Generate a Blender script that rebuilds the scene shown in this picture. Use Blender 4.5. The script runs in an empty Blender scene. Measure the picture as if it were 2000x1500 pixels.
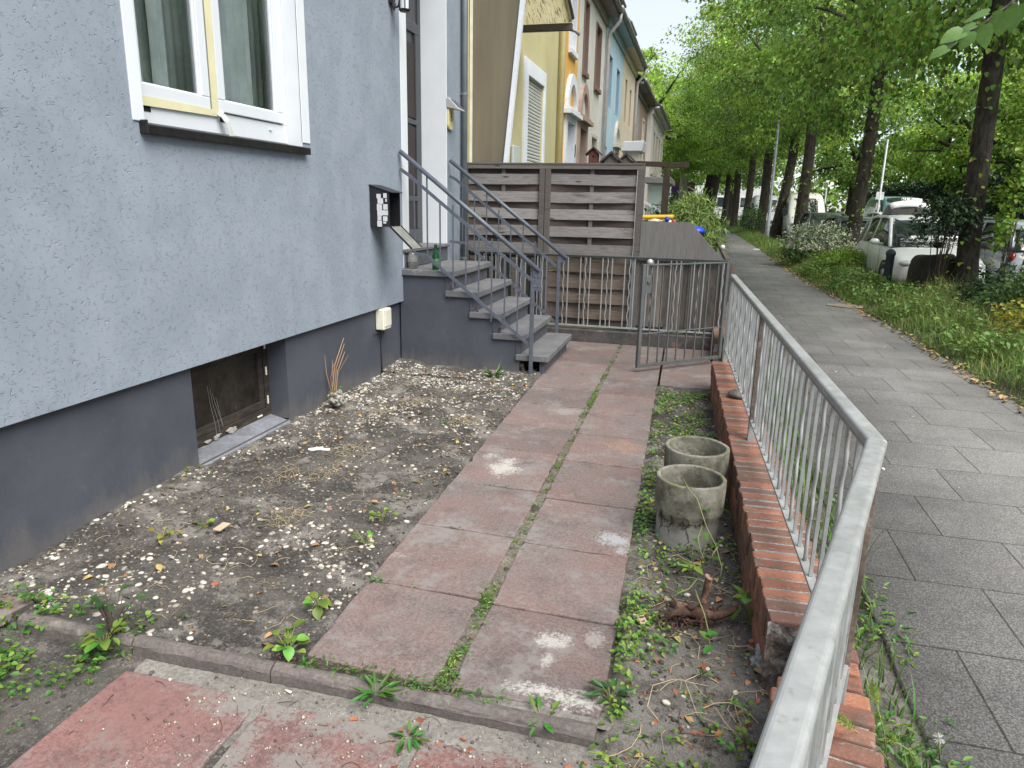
import bpy, math, random
import numpy as np
from mathutils import Vector, Matrix, noise as mnoise
random.seed(7); RNG = np.random.default_rng(11)
SC = bpy.context.scene; COL = SC.collection
PI = math.pi; R = math.radians
# ------------------------------------------------------------------ materials
class NT:
    def __init__(s, name):
        m = bpy.data.materials.new(name); m.use_nodes = True
        s.m = m; s.t = m.node_tree; s.n = s.t.nodes; s.l = s.t.links
        s.b = s.n['Principled BSDF']
    def node(s, typ, **kw):
        n = s.n.new(typ)
        for k, v in kw.items():
            if k in n.inputs: n.inputs[k].default_value = v
            else: setattr(n, k, v)
        return n
    def con(s, a, b): s.l.new(a, b)
    def setin(s, inp, v):
        if hasattr(v, 'is_linked') or hasattr(v, 'links'): s.l.new(v, inp)
        else: inp.default_value = v
    def math(s, op, a, b=None, clamp=False):
        n = s.n.new('ShaderNodeMath'); n.operation = op; n.use_clamp = clamp
        s.setin(n.inputs[0], a)
        if b is not None: s.setin(n.inputs[1], b)
        return n.outputs[0]
    def ramp(s, v, lo, hi, a=0., b=1.):
        n = s.n.new('ShaderNodeMapRange'); n.clamp = True; n.interpolation_type = 'SMOOTHSTEP'
        s.setin(n.inputs[0], v); n.inputs[1].default_value = lo; n.inputs[2].default_value = hi
        n.inputs[3].default_value = a; n.inputs[4].default_value = b
        return n.outputs[0]
    def mix(s, f, a, b, mode='MIX'):
        n = s.n.new('ShaderNodeMix'); n.data_type = 'RGBA'; n.blend_type = mode
        s.setin(n.inputs[0], f)
        for i, v in ((6, a), (7, b)):
            if isinstance(v, (tuple, list)): v = tuple(v) + (1,) if len(v) == 3 else v
            s.setin(n.inputs[i], v)
        return n.outputs[2]
    def scale_col(s, c, v):
        n = s.n.new('ShaderNodeVectorMath'); n.operation = 'SCALE'
        s.setin(n.inputs[0], c); s.setin(n.inputs['Scale'], v)
        return n.outputs[0]
    def coords(s, stretch=None, loc=(0, 0, 0), kind='Object', rot=(0, 0, 0)):
        tc = s.n.new('ShaderNodeTexCoord').outputs[kind]
        mp = s.n.new('ShaderNodeMapping'); s.con(tc, mp.inputs[0])
        mp.inputs['Location'].default_value = loc; mp.inputs['Rotation'].default_value = rot
        mp.inputs['Scale'].default_value = stretch or (1, 1, 1)
        return mp.outputs[0]
    def noise(s, vec, scale, detail=4, rough=.55, dist=0., out=0):
        n = s.n.new('ShaderNodeTexNoise'); s.con(vec, n.inputs['Vector'])
        n.inputs['Scale'].default_value = scale; n.inputs['Detail'].default_value = detail
        n.inputs['Roughness'].default_value = rough; n.inputs['Distortion'].default_value = dist
        return n.outputs[out]
    def voro(s, vec, scale, feature='F1', out=0, rnd=1.):
        n = s.n.new('ShaderNodeTexVoronoi'); n.feature = feature; s.con(vec, n.inputs['Vector'])
        n.inputs['Scale'].default_value = scale; n.inputs['Randomness'].default_value = rnd
        return n.outputs[out]
    def bump(s, h, strength=.4, dist=.01, prev=None):
        n = s.n.new('ShaderNodeBump'); n.inputs['Strength'].default_value = strength; n.inputs['Distance'].default_value = dist
        s.con(h, n.inputs['Height'])
        if prev is not None: s.con(prev, n.inputs['Normal'])
        return n.outputs[0]
    def island(s):
        return s.n.new('ShaderNodeNewGeometry').outputs['Random Per Island']
MATS = {}
def mat(name, base, rough=.75, metal=0., noises=((6, .12),), bumps=(), isl=0., patches=(), stretch=None, warm=0., spec=None, trans=0., coat=0.):
    """procedural Principled: value noises, coloured patches, island variation, bump layers"""
    if name in MATS: return MATS[name]
    t = NT(name); v = t.coords(stretch); c = t.n.new('ShaderNodeRGB'); c.outputs[0].default_value = tuple(base) + (1,)
    col = c.outputs[0]
    for k, (pc, sc, lo, hi) in enumerate(patches):
        vv = t.coords(stretch, loc=(3.7 * k + 1.3, 5.1 * k, 2.2 * k))
        f = t.ramp(t.noise(vv, sc, 6, .6), lo, hi)
        col = t.mix(f, col, pc)
    for sc, am in noises:
        col = t.scale_col(col, t.ramp(t.noise(v, sc, 5, .6), .3, .7, 1 - am, 1 + am))
    if isl: col = t.scale_col(col, t.ramp(t.island(), 0, 1, 1 - isl, 1 + isl))
    if warm:
        h = t.n.new('ShaderNodeHueSaturation'); t.con(col, h.inputs['Color'])
        r2 = t.math('FRACT', t.math('MULTIPLY', t.island(), 7.31))
        t.con(t.ramp(r2, 0, 1, .5 - warm, .5 + warm), h.inputs['Hue'])
        col = h.outputs[0]
    t.con(col, t.b.inputs['Base Color'])
    t.b.inputs['Roughness'].default_value = rough; t.b.inputs['Metallic'].default_value = metal
    if spec is not None: t.b.inputs['Specular IOR Level'].default_value = spec
    if coat: t.b.inputs['Coat Weight'].default_value = coat; t.b.inputs['Coat Roughness'].default_value = .08
    p = None
    for sc, st, di in bumps: p = t.bump(t.noise(v, sc, 5, .6), st, di, p)
    if p is not None: t.con(p, t.b.inputs['Normal'])
    if trans:
        tr = t.n.new('ShaderNodeBsdfTranslucent'); t.con(col, tr.inputs['Color'])
        mx = t.n.new('ShaderNodeMixShader'); mx.inputs[0].default_value = trans
        t.con(t.b.outputs[0], mx.inputs[1]); t.con(tr.outputs[0], mx.inputs[2])
        t.con(mx.outputs[0], t.n['Material Output'].inputs[0])
    MATS[name] = t.m
    return t.m
def glass_mat(name, tint=(.03, .04, .045), rough=.03):
    """dark window glass seen from outside: mirror-like front over a dark room"""
    if name in MATS: return MATS[name]
    t = NT(name); t.b.inputs['Base Color'].default_value = tint + (1,); t.b.inputs['Roughness'].default_value = rough
    t.b.inputs['Specular IOR Level'].default_value = .9; t.b.inputs['IOR'].default_value = 1.55
    MATS[name] = t.m; return t.m
# ------------------------------------------------------------------ mesh building
class MB:
    def __init__(s): s.V = []; s.F = []
    def add(s, vs, fs):
        b = len(s.V); s.V.extend([tuple(v) for v in vs]); s.F.extend([tuple(b + i for i in f) for f in fs])
    def box(s, x0, x1, y0, y1, z0, z1):
        if x0 > x1: x0, x1 = x1, x0
        if y0 > y1: y0, y1 = y1, y0
        if z0 > z1: z0, z1 = z1, z0
        s.add([(x0, y0, z0), (x1, y0, z0), (x1, y1, z0), (x0, y1, z0), (x0, y0, z1), (x1, y0, z1), (x1, y1, z1), (x0, y1, z1)],
              [(0, 3, 2, 1), (4, 5, 6, 7), (0, 1, 5, 4), (1, 2, 6, 5), (2, 3, 7, 6), (3, 0, 4, 7)])
    def obox(s, c, ax, ay, az):
        """box at centre c with half-axis vectors"""
        c, ax, ay, az = map(Vector, (c, ax, ay, az)); vs = []
        for k in (-1, 1):
            for i, j in ((-1, -1), (1, -1), (1, 1), (-1, 1)): vs.append(c + ax * i + ay * j + az * k)
        s.add(vs, [(0, 3, 2, 1), (4, 5, 6, 7), (0, 1, 5, 4), (1, 2, 6, 5), (2, 3, 7, 6), (3, 0, 4, 7)])
    def bar(s, a, b, w, h, up=(0, 0, 1)):
        a, b = Vector(a), Vector(b); d = (b - a); L = d.length; d.normalize(); up = Vector(up)
        sd = d.cross(up)
        if sd.length < 1e-4: sd = d.cross(Vector((1, 0, 0)))
        sd.normalize(); u = sd.cross(d)
        s.obox((a + b) / 2, d * L / 2, sd * w / 2, u * h / 2)
    def tube(s, pts, r, n=8, cap=True):
        pts = [Vector(p) for p in pts]; m = len(pts); rr = r if isinstance(r, (list, tuple)) else [r] * m
        vs = []; fs = []; pn = None
        for i, p in enumerate(pts):
            d = (pts[min(i + 1, m - 1)] - pts[max(i - 1, 0)])
            if d.length < 1e-9: d = Vector((0, 0, 1))
            d.normalize()
            if pn is None:
                pn = d.orthogonal().normalized()
            else:
                pn = pn - d * pn.dot(d)
                pn = d.orthogonal().normalized() if pn.length < 1e-6 else pn.normalized()
            q = d.cross(pn)
            for k in range(n):
                a = 2 * PI * k / n; vs.append(p + (pn * math.cos(a) + q * math.sin(a)) * rr[i])
        for i in range(m - 1):
            for k in range(n):
                k2 = (k + 1) % n; fs.append((i * n + k, i * n + k2, (i + 1) * n + k2, (i + 1) * n + k))
        if cap: fs.append(tuple(range(n))[::-1]); fs.append(tuple((m - 1) * n + k for k in range(n)))
        s.add(vs, fs)
    def lathe(s, prof, c=(0, 0, 0), n=24, axis='z'):
        vs = []; fs = []; m = len(prof)
        for r, h in prof:
            for k in range(n):
                a = 2 * PI * k / n; x, y = r * math.cos(a), r * math.sin(a)
                p = {'z': (x, y, h), 'x': (h, x, y), 'y': (x, h, y)}[axis]
                vs.append((c[0] + p[0], c[1] + p[1], c[2] + p[2]))
        for i in range(m - 1):
            for k in range(n):
                k2 = (k + 1) % n; fs.append((i * n + k, i * n + k2, (i + 1) * n + k2, (i + 1) * n + k))
        s.add(vs, fs)
    def prism(s, poly, z0, z1, plane='xy'):
        f = {'xy': lambda a, b, c: (a, b, c), 'yz': lambda a, b, c: (c, a, b), 'xz': lambda a, b, c: (a, c, b)}[plane]
        n = len(poly)
        vs = [f(a, b, z0) for a, b in poly] + [f(a, b, z1) for a, b in poly]
        fs = [tuple(range(n))[::-1], tuple(range(n, 2 * n))] + [(i, (i + 1) % n, n + (i + 1) % n, n + i) for i in range(n)]
        s.add(vs, fs)
    def ball(s, c, r, nu=12, nv=8, sq=(1, 1, 1)):
        prof = [(max(1e-4, r * math.sin(PI * i / nv)), -r * math.cos(PI * i / nv)) for i in range(nv + 1)]
        vs = []; fs = []
        for q, h in prof:
            for k in range(nu):
                a = 2 * PI * k / nu; vs.append((c[0] + q * math.cos(a) * sq[0], c[1] + q * math.sin(a) * sq[1], c[2] + h * sq[2]))
        for i in range(nv):
            for k in range(nu):
                k2 = (k + 1) % nu; fs.append((i * nu + k, i * nu + k2, (i + 1) * nu + k2, (i + 1) * nu + k))
        s.add(vs, fs)
    def build(s, name, m, parent=None, smooth=False, bevel=0., seg=2, sub=0, flip=False):
        me = bpy.data.meshes.new(name); off = world_loc(parent) if parent is not None else Vector((0, 0, 0))
        me.from_pydata([tuple(Vector(v) - off) for v in s.V], [], s.F); me.validate()
        return finish(name, me, m, parent, smooth, bevel, seg, sub)
def world_loc(o):
    v = Vector((0, 0, 0))
    while o is not None: v = v + o.location; o = o.parent
    return v
def finish(name, me, m, parent=None, smooth=False, bevel=0., seg=2, sub=0):
    if m is not None: me.materials.append(m)
    if smooth: me.polygons.foreach_set('use_smooth', [True] * len(me.polygons))
    o = bpy.data.objects.new(name, me); COL.objects.link(o)
    if parent is not None: o.parent = parent
    if bevel:
        b = o.modifiers.new('bevel', 'BEVEL'); b.width = bevel; b.segments = seg; b.limit_method = 'ANGLE'; b.angle_limit = R(40)
        try: b.harden_normals = False
        except Exception: pass
    if sub:
        q = o.modifiers.new('sub', 'SUBSURF'); q.levels = sub; q.render_levels = sub
    return o
def fast_mesh(name, verts, faces, m, parent=None, smooth=False):
    """verts (n,3) array, faces (k,4) or (k,3) array"""
    verts = np.asarray(verts, np.float32).reshape(-1, 3)
    if parent is not None: verts = verts - np.array(world_loc(parent), np.float32)
    faces = np.asarray(faces, np.int32); k = faces.shape[1]
    me = bpy.data.meshes.new(name); me.vertices.add(len(verts)); me.vertices.foreach_set('co', verts.ravel())
    me.loops.add(faces.size); me.loops.foreach_set('vertex_index', faces.ravel())
    me.polygons.add(len(faces)); me.polygons.foreach_set('loop_start', np.arange(0, faces.size, k, dtype=np.int32))
    try: me.polygons.foreach_set('loop_total', np.full(len(faces), k, np.int32))
    except Exception: pass
    me.update(calc_edges=True); me.validate()
    return finish(name, me, m, parent, smooth)
def tag(o, label=None, cat=None, group=None, kind=None):
    if label: o['label'] = label
    if cat: o['category'] = cat
    if group: o['group'] = group
    if kind: o['kind'] = kind
    return o
def thing(name, label, cat, loc=(0, 0, 0), group=None, rz=0.):
    o = bpy.data.objects.new(name, None); COL.objects.link(o); o.location = loc; o.rotation_euler = (0, 0, rz)
    o.empty_display_size = .1
    return tag(o, label, cat, group)
def copy_tree(o, parent=None):
    c = o.copy(); COL.objects.link(c)
    if parent is not None: c.parent = parent
    for ch in list(o.children): copy_tree(ch, c)
    return c
def nrm(a): return a / np.maximum(np.linalg.norm(a, axis=-1, keepdims=True), 1e-9)
def leaves(P, D, U, L, W, fold=.25, droop=.15):
    """leaf blades: base points P, direction D, up U (n,3), length L, width W (n,). six verts, two quads folded along the midrib"""
    P, D, U = (np.asarray(a, float) for a in (P, D, U)); n = len(P)
    D = nrm(D); S = nrm(np.cross(D, U)); N = np.cross(S, D)
    L = np.broadcast_to(np.asarray(L, float), (n,))[:, None]; W = np.broadcast_to(np.asarray(W, float), (n,))[:, None]
    b = P; tip = P + D * L - N * L * droop
    r1 = P + D * L * .3 + S * W * .5 + N * W * fold * .5; r2 = P + D * L * .68 + S * W * .36 + N * (W * fold * .36 - L * droop * .5)
    l1 = P + D * L * .3 - S * W * .5 + N * W * fold * .5; l2 = P + D * L * .68 - S * W * .36 + N * (W * fold * .36 - L * droop * .5)
    V = np.stack([b, r1, r2, tip, l2, l1], 1).reshape(-1, 3)
    o = (np.arange(n) * 6)[:, None]
    F = np.concatenate([o + np.array([0, 1, 2, 3]), o + np.array([0, 3, 4, 5])], 0)
    return V, F
def leaves_hd(P, D, U, L, W, fold=.2, droop=.15, heart=True):
    """rounder leaf blades with a heart-shaped or oval outline, 21 verts each"""
    P, D, U = (np.asarray(a, float) for a in (P, D, U)); n = len(P); D = nrm(D); S = nrm(np.cross(D, U)); N = np.cross(S, D)
    L = np.broadcast_to(np.asarray(L, float), (n,))[:, None]; W = np.broadcast_to(np.asarray(W, float), (n,))[:, None]
    ts = [0, .14, .3, .5, .7, .88, 1.]; ws = [.20, .43, .50, .46, .33, .15, 0.] if heart else [.02, .30, .45, .50, .40, .20, 0.]; to = [-.09, .0, .26, .47, .68, .87, 1.] if heart else ts
    rows = []
    for k in range(7):
        c = P + D * L * ts[k] - N * L * droop * ts[k] ** 2
        e = P + D * L * to[k] - N * L * droop * max(0, to[k]) ** 2 + N * W * ws[k] * fold
        rows += [e - S * W * ws[k], c, e + S * W * ws[k]]
    V = np.stack(rows, 1).reshape(-1, 3); o = (np.arange(n) * 21)[:, None]
    F = np.concatenate([o + np.array([3 * k + a, 3 * k + a + 1, 3 * k + a + 4, 3 * k + a + 3]) for k in range(6) for a in (0, 1)], 0)
    return V, F
def blades(P, H, W, bend, az, seg=3):
    """grass blades from points P, heights H, widths W, bend distance, azimuth"""
    n = len(P); d = np.stack([np.cos(az), np.sin(az), np.zeros(n)], 1); s = np.stack([-np.sin(az), np.cos(az), np.zeros(n)], 1)
    rows = []
    for i in range(seg + 1):
        t = i / seg; w = W * (1 - t ** 1.5) * .5 + .0004
        c = P + d * (bend * t * t)[:, None] + np.array([0, 0, 1.]) * (H * (t - .25 * t * t * np.minimum(1, bend / H)))[:, None]
        rows.append(c - s * w[:, None]); rows.append(c + s * w[:, None])
    V = np.stack(rows, 1).reshape(-1, 3); o = (np.arange(n) * 2 * (seg + 1))[:, None]
    F = np.concatenate([o + np.array([2 * i, 2 * i + 1, 2 * i + 3, 2 * i + 2]) for i in range(seg)], 0)
    return V, F
def rand_unit(n, rng=RNG):
    return nrm(rng.normal(size=(n, 3)))
def fbm(x, y, z=0., sc=1.):
    return mnoise.fractal(Vector((x * sc, y * sc, z)), 1., 2., 4)
_ico = None
def ico():
    global _ico
    if _ico is None:
        import bmesh
        bm = bmesh.new(); bmesh.ops.create_icosphere(bm, subdivisions=2, radius=1.)
        _ico = (np.array([v.co[:] for v in bm.verts]), np.array([[v.index for v in f.verts] for f in bm.faces])); bm.free()
    return _ico
def stones(P, S, name, m, parent=None, rough=.12, seed=0):
    """ellipsoid pebbles at P (n,3) with half-axes S (n,3), random turn and slight lumps"""
    iv, fi = ico(); n = len(P); rng = np.random.default_rng(seed + 5)
    a = rng.uniform(0, 2 * PI, n); ca, sa = np.cos(a), np.sin(a)
    lump = 1 + rough * rng.normal(size=(n, len(iv)))[:, :, None] * .35
    v = iv[None] * S[:, None, :] * lump
    x = v[:, :, 0] * ca[:, None] - v[:, :, 1] * sa[:, None]; y = v[:, :, 0] * sa[:, None] + v[:, :, 1] * ca[:, None]
    V = np.stack([x, y, v[:, :, 2]], 2) + P[:, None, :]
    F = (np.arange(n) * len(iv))[:, None, None] + fi[None]
    return fast_mesh(name, V.reshape(-1, 3), F.reshape(-1, 3), m, parent, True)
def wall_x(x, y0, y1, z0, z1, holes, mb):
    """sheet on the plane x facing +x with rectangular holes (ya,yb,za,zb)"""
    ys = sorted({y0, y1, *[h[0] for h in holes], *[h[1] for h in holes]}); zs = sorted({z0, z1, *[h[2] for h in holes], *[h[3] for h in holes]})
    ys = [y for y in ys if y0 <= y <= y1]; zs = [z for z in zs if z0 <= z <= z1]
    for i in range(len(ys) - 1):
        for j in range(len(zs) - 1):
            cy, cz = (ys[i] + ys[i + 1]) / 2, (zs[j] + zs[j + 1]) / 2
            if any(h[0] < cy < h[1] and h[2] < cz < h[3] for h in holes): continue
            mb.add([(x, ys[i], zs[j]), (x, ys[i + 1], zs[j]), (x, ys[i + 1], zs[j + 1]), (x, ys[i], zs[j + 1])], [(0, 1, 2, 3)])
def reveal_x(x, d, h, mb, sides='lrtb'):
    ya, yb, za, zb = h
    q = {'l': [(x, ya, za), (x, ya, zb), (x - d, ya, zb), (x - d, ya, za)], 'r': [(x, yb, za), (x - d, yb, za), (x - d, yb, zb), (x, yb, zb)],
         'b': [(x, ya, za), (x - d, ya, za), (x - d, yb, za), (x, yb, za)], 't': [(x, ya, zb), (x, yb, zb), (x - d, yb, zb), (x - d, ya, zb)]}
    for k in sides: mb.add(q[k], [(0, 1, 2, 3)])
def frame_x(x, d, y0, y1, z0, z1, w, mb, wb=None):
    """picture-frame of four bars on plane x (front) with depth d"""
    wb = w if wb is None else wb
    mb.box(x - d, x, y0, y1, z0, z0 + wb); mb.box(x - d, x, y0, y1, z1 - w, z1)
    mb.box(x - d, x, y0, y0 + w, z0 + wb, z1 - w); mb.box(x - d, x, y1 - w, y1, z0 + wb, z1 - w)
# ================================================================== special materials
def stucco_mat():
    t = NT('stucco'); v = t.coords()
    # worm grooves of rubbed render: cell borders of a warped voronoi, broken up by noise
    w = t.noise(v, 26, 3, .6, 0, 1)
    sub = t.n.new('ShaderNodeVectorMath'); sub.operation = 'SUBTRACT'; t.con(w, sub.inputs[0]); sub.inputs[1].default_value = (.5, .5, .5)
    sc = t.scale_col(sub.outputs[0], .045)
    ad = t.n.new('ShaderNodeVectorMath'); t.con(v, ad.inputs[0]); t.con(sc, ad.inputs[1])
    hs = None; gr = None
    for s_, wid, nz, lo in ((15, .017, 19, .555), (26, .022, 31, .555), (44, .03, 47, .57)):
        e = t.math('ABSOLUTE', t.math('SUBTRACT', t.noise(t.coords((1, .8, 1.25), loc=(s_, s_ * .37, 0)), s_, 1.5, .5, .9), .5))
        g = t.ramp(e, 0, wid, 1, 0)
        msk = t.ramp(t.noise(t.coords(loc=(s_, 1, 2)), nz, 2, .5), lo, lo + .07)
        g = t.math('MULTIPLY', g, msk)
        gr = g if gr is None else t.math('MAXIMUM', gr, g)
    fine = t.noise(v, 160, 3, .6); mid = t.noise(v, 2.6, 5, .65)
    h = t.math('SUBTRACT', t.math('MULTIPLY', fine, .22), t.math('MULTIPLY', gr, 1.))
    col = t.mix(t.ramp(mid, .35, .65), (.208, .242, .288), (.245, .281, .332))
    # faint dirt runs and smudges
    st = t.noise(t.coords((1, 5, .55), loc=(0, 0, .4)), 1.6, 5, .65)
    col = t.mix(t.math('MULTIPLY', t.ramp(st, .58, .78), .28), col, (.15, .18, .22))
    col = t.mix(t.math('MULTIPLY', gr, .05), col, (.085, .10, .125))  # groove shading painted in as a darker tint
    # damp marks low on the wall
    tc = t.n.new('ShaderNodeSeparateXYZ'); t.con(t.coords(), tc.inputs[0])
    def spot(y, z, ry, rz, amt):
        dy = t.math('DIVIDE', t.math('SUBTRACT', tc.outputs[1], y), ry); dz = t.math('DIVIDE', t.math('SUBTRACT', tc.outputs[2], z), rz)
        d = t.math('ADD', t.math('MULTIPLY', dy, dy), t.math('MULTIPLY', dz, dz))
        return t.math('MULTIPLY', t.math('MULTIPLY', t.ramp(d, 0, 1, 1, 0), t.ramp(t.noise(v, 14, 5, .7), .4, .62)), amt)
    for a in ((4.02, 1.08, .10, .30, .95), (3.92, .90, .30, .10, .9), (5.75, 1.2, .25, .3, .35), (4.6, .8, .3, .1, .5)): col = t.mix(spot(*a), col, (.15, .18, .19))
    t.con(col, t.b.inputs['Base Color']); t.b.inputs['Roughness'].default_value = .8
    t.con(t.bump(h, .75, .0045), t.b.inputs['Normal'])
    return t.m
M_stucco = stucco_mat()
M_plinth = mat('plinth_paint', (.057, .063, .079), .62, noises=((3, .10), (40, .08)), bumps=((60, .25, .003), (7, .2, .01)), patches=(((.095, .1, .115), 5, .6, .8),))
def plinth_mat():
    t = NT('plinth_paint'); v = t.coords(); sp = t.n.new('ShaderNodeSeparateXYZ'); t.con(t.n['Mapping'].outputs[0] if False else v, sp.inputs[0])
    c = t.mix(t.ramp(t.noise(v, 2.2, 5, .65), .35, .65), (.050, .055, .070), (.064, .070, .087)); c = t.mix(t.math('MULTIPLY', t.ramp(t.noise(t.coords(loc=(3, 1, 0)), 6, 6, .75), .58, .7), .5), c, (.09, .095, .108))
    low = t.math('ADD', sp.outputs[2], t.math('MULTIPLY', t.math('SUBTRACT', t.noise(t.coords((1, 1, .35)), 7, 6, .75), .5), .5))
    c = t.mix(t.math('MULTIPLY', t.ramp(low, -.02, .16, 1, 0), .55), c, (.13, .12, .108)); c = t.mix(t.ramp(t.noise(t.coords(loc=(7, 4, 0)), 42, 4, .8), .72, .76), c, (.17, .165, .165))
    t.con(c, t.b.inputs['Base Color']); t.b.inputs['Roughness'].default_value = .68; p = t.bump(t.noise(v, 60, 4, .7), .3, .003); p = t.bump(t.noise(v, 7, 5, .7), .25, .01, p); t.con(p, t.b.inputs['Normal']); return t.m
M_plinth = plinth_mat()
M_white = mat('white_render', (.60, .63, .66), .75, noises=((4, .03),), bumps=((110, .35, .003),))
M_pvc = mat('window_pvc', (.60, .63, .665), .3, noises=((2, .02),), spec=.5)
M_slate = mat('slate_sill', (.010, .009, .009), .5, noises=((12, .35), (60, .3)), bumps=((50, .3, .003),), patches=(((.05, .045, .04), 40, .64, .74),))
M_tape = mat('masking_tape', (.60, .56, .36), .7, noises=((6, .06),))
M_greytape = mat('grey_tape', (.42, .43, .42), .5, noises=((8, .1),))
M_glass = glass_mat('window_glass')
M_curtain = mat('pane_backing', (.16, .19, .2), .9, noises=((3, .2),))
M_black = mat('black_metal', (.012, .012, .014), .45, noises=((8, .2),), bumps=((90, .1, .002),))
M_blackin = mat('black_inside', (.004, .004, .005), .8)
M_flap = mat('mailbox_flap', (.17, .175, .16), .55, noises=((20, .2),))
M_paper = mat('paper_label', (.50, .51, .52), .7, noises=((60, .05),), isl=.06)
M_step = mat('step_paint', (.125, .126, .132), .75, noises=((5, .16), (70, .14)), bumps=((120, .3, .003),), patches=(((.2, .2, .2), 14, .6, .75),))
M_stepside = mat('step_edge_paint', (.068, .073, .087), .7, noises=((6, .2),), bumps=((60, .3, .004),), patches=(((.14, .13, .13), 18, .62, .72),))
M_rail = mat('rail_paint', (.088, .098, .122), .4, noises=((20, .12),), bumps=((60, .12, .002),))
M_door = mat('door_paint', (.035, .037, .044), .35, noises=((4, .1),))
M_doorglass = mat('door_glass', (.016, .009, .006), .45, noises=((70, .4),), bumps=((60, .5, .01),))
M_sign = mat('sign_cream', (.55, .5, .26), .5, noises=((9, .08),))
M_alu = mat('brushed_alu', (.5, .5, .48), .4, .4, noises=((9, .1),))
M_ink = mat('ink', (.01, .011, .01), .6)
M_cable = mat('cable', (.03, .032, .04), .5)
M_cream = mat('cream_plastic', (.68, .66, .55), .45, noises=((6, .08),))
M_oldwood = mat('dark_old_wood', (.030, .023, .017), .8, noises=((9, .5), (40, .4)), stretch=(1, .25, 1), bumps=((50, .5, .004),), patches=(((.10, .075, .05), 12, .58, .75),))
M_dirtglass = mat('dusty_cellar_glass', (.018, .015, .012), .35, noises=((8, .5), (30, .3)), patches=(((.06, .055, .045), 8, .55, .8),))
M_plaster = mat('plaster_crumbs', (.33, .31, .28), .9, noises=((30, .2),), bumps=((60, .6, .01),))
M_rubble = mat('broken_render', (.075, .06, .052), .9, noises=((30, .5),), bumps=((40, 1., .02),))
M_zinc = mat('zinc_pipe', (.15, .175, .19), .5, .25, noises=((5, .1),))
# ================================================================== grey house
XF = -2.71; XP = -2.757
house = thing('grey_house', 'grey-blue rough-rendered house with dark plinth, white window and front door', 'house', (-2.71, 4, 0))
W = (3.14, 4.62, 1.90, 3.75); D = (6.49, 7.55, .5, 4.2)
m = MB(); wall_x(XF, -2.5, 8.1, .618, 7.4, [W, D], m)
m.add([(XF, -2.5, .618), (XF, 6.49, .618), (-2.80, 6.49, .618), (-2.80, -2.5, .618)], [(0, 3, 2, 1)])
m.add([(XF, -2.5, .618), (-10.5, -2.5, .618), (-10.5, -2.5, 7.4), (XF, -2.5, 7.4)], [(0, 3, 2, 1)])
m.add([(XF, 8.1, .618), (-10.5, 8.1, .618), (-10.5, 8.1, 7.4), (XF, 8.1, 7.4)], [(0, 1, 2, 3)])
m.add([(-10.5, -2.5, .618), (-10.5, 8.1, .618), (-10.5, 8.1, 7.4), (-10.5, -2.5, 7.4)], [(0, 1, 2, 3)])
m.build('stucco_wall', M_stucco, house)
m = MB(); m.box(-2.722, XF - .003, -2.5, 6.30, .6155, .6195); m.build('drip_edge', mat('drip_edge', (.3, .29, .27), .8), house)
m = MB(); CW = (3.36, 4.34, .015, .6175)
wall_x(XP, -2.5, 6.6, -.4, .6175, [CW], m); reveal_x(XP, .15, CW, m, 'lrt'); m.build('plinth', M_plinth, house)
m = MB(); m.prism([(-3.0, 7.4), (-2.3, 7.2), (-2.3, 7.3), (-6.6, 10.2), (-10.9, 7.3), (-10.9, 7.2)], -2.7, 8.15, 'xz')
m.build('roof', mat('dark_tiles', (.09, .05, .04), .8), house)
# cellar window
m = MB(); m.prism([(XP + .012, .0), (XP + .012, -.2), (-2.95, -.2), (-2.95, .05)], CW[0] + .002, CW[1] - .002, 'xz')
cs = m.build('cellar_sill', mat('sill_screed', (.17, .175, .2), .75, noises=((5, .2), (30, .15)), patches=(((.33, .32, .32), 5, .58, .75),), bumps=((60, .3, .003),)), house, bevel=.01)
m = MB(); m.box(-2.96, -2.925, CW[0], CW[1], .03, .62); cellar = m.build('cellar_window', M_dirtglass, house)
m = MB(); frame_x(-2.902, .03, CW[0] + .002, 4.338, .028, .616, .055, m, .07); frame_x(-2.908, .03, CW[0] + .06, 4.275, .1, .56, .05, m, .055)
m.build('cellar_frame', M_oldwood, cellar, bevel=.004)
m = MB()
for z in (.56, .37, .16): m.box(-2.90, -2.892, 4.29, 4.302, z - .035, z + .025)
m.box(-2.90, -2.892, 4.16, 4.215, .055, .067)
m.build('clip', mat('clip_cream', (.72, .70, .58), .5), cellar, bevel=.002)
rng = np.random.default_rng(3); m = MB()
for y, z, s in ((3.72, .062, .022), (3.87, .064, .028), (3.62, .06, .016)):
    q = MB(); n_ = 11; pl = [(y + s * 1.9 * math.cos(a) * rng.uniform(.3, 1.3), z + s * .8 * math.sin(a) * rng.uniform(.3, 1.4)) for a in np.linspace(0, 2 * PI, n_, endpoint=False)]
    q.prism(pl, -2.9015, -2.888 + rng.uniform(-.004, .004), 'yz'); q.build('plaster_patch', M_plaster, cellar, bevel=.004)
m = MB()
m = MB()
for k in range(4): y = 3.72 + k * .022; m.tube([(-2.9235, y - .02 + .004 * (k % 2), .40 - k * .03), (-2.9225, y - .008, .28), (-2.903, y + .01 * (k % 3), .14), (-2.899, y + .012 * (k % 3), .06 + .02 * k)], .0011, 4)
m.build('paint_drip', mat('paint_drip', (.22, .21, .19), .7), cellar)
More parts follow.
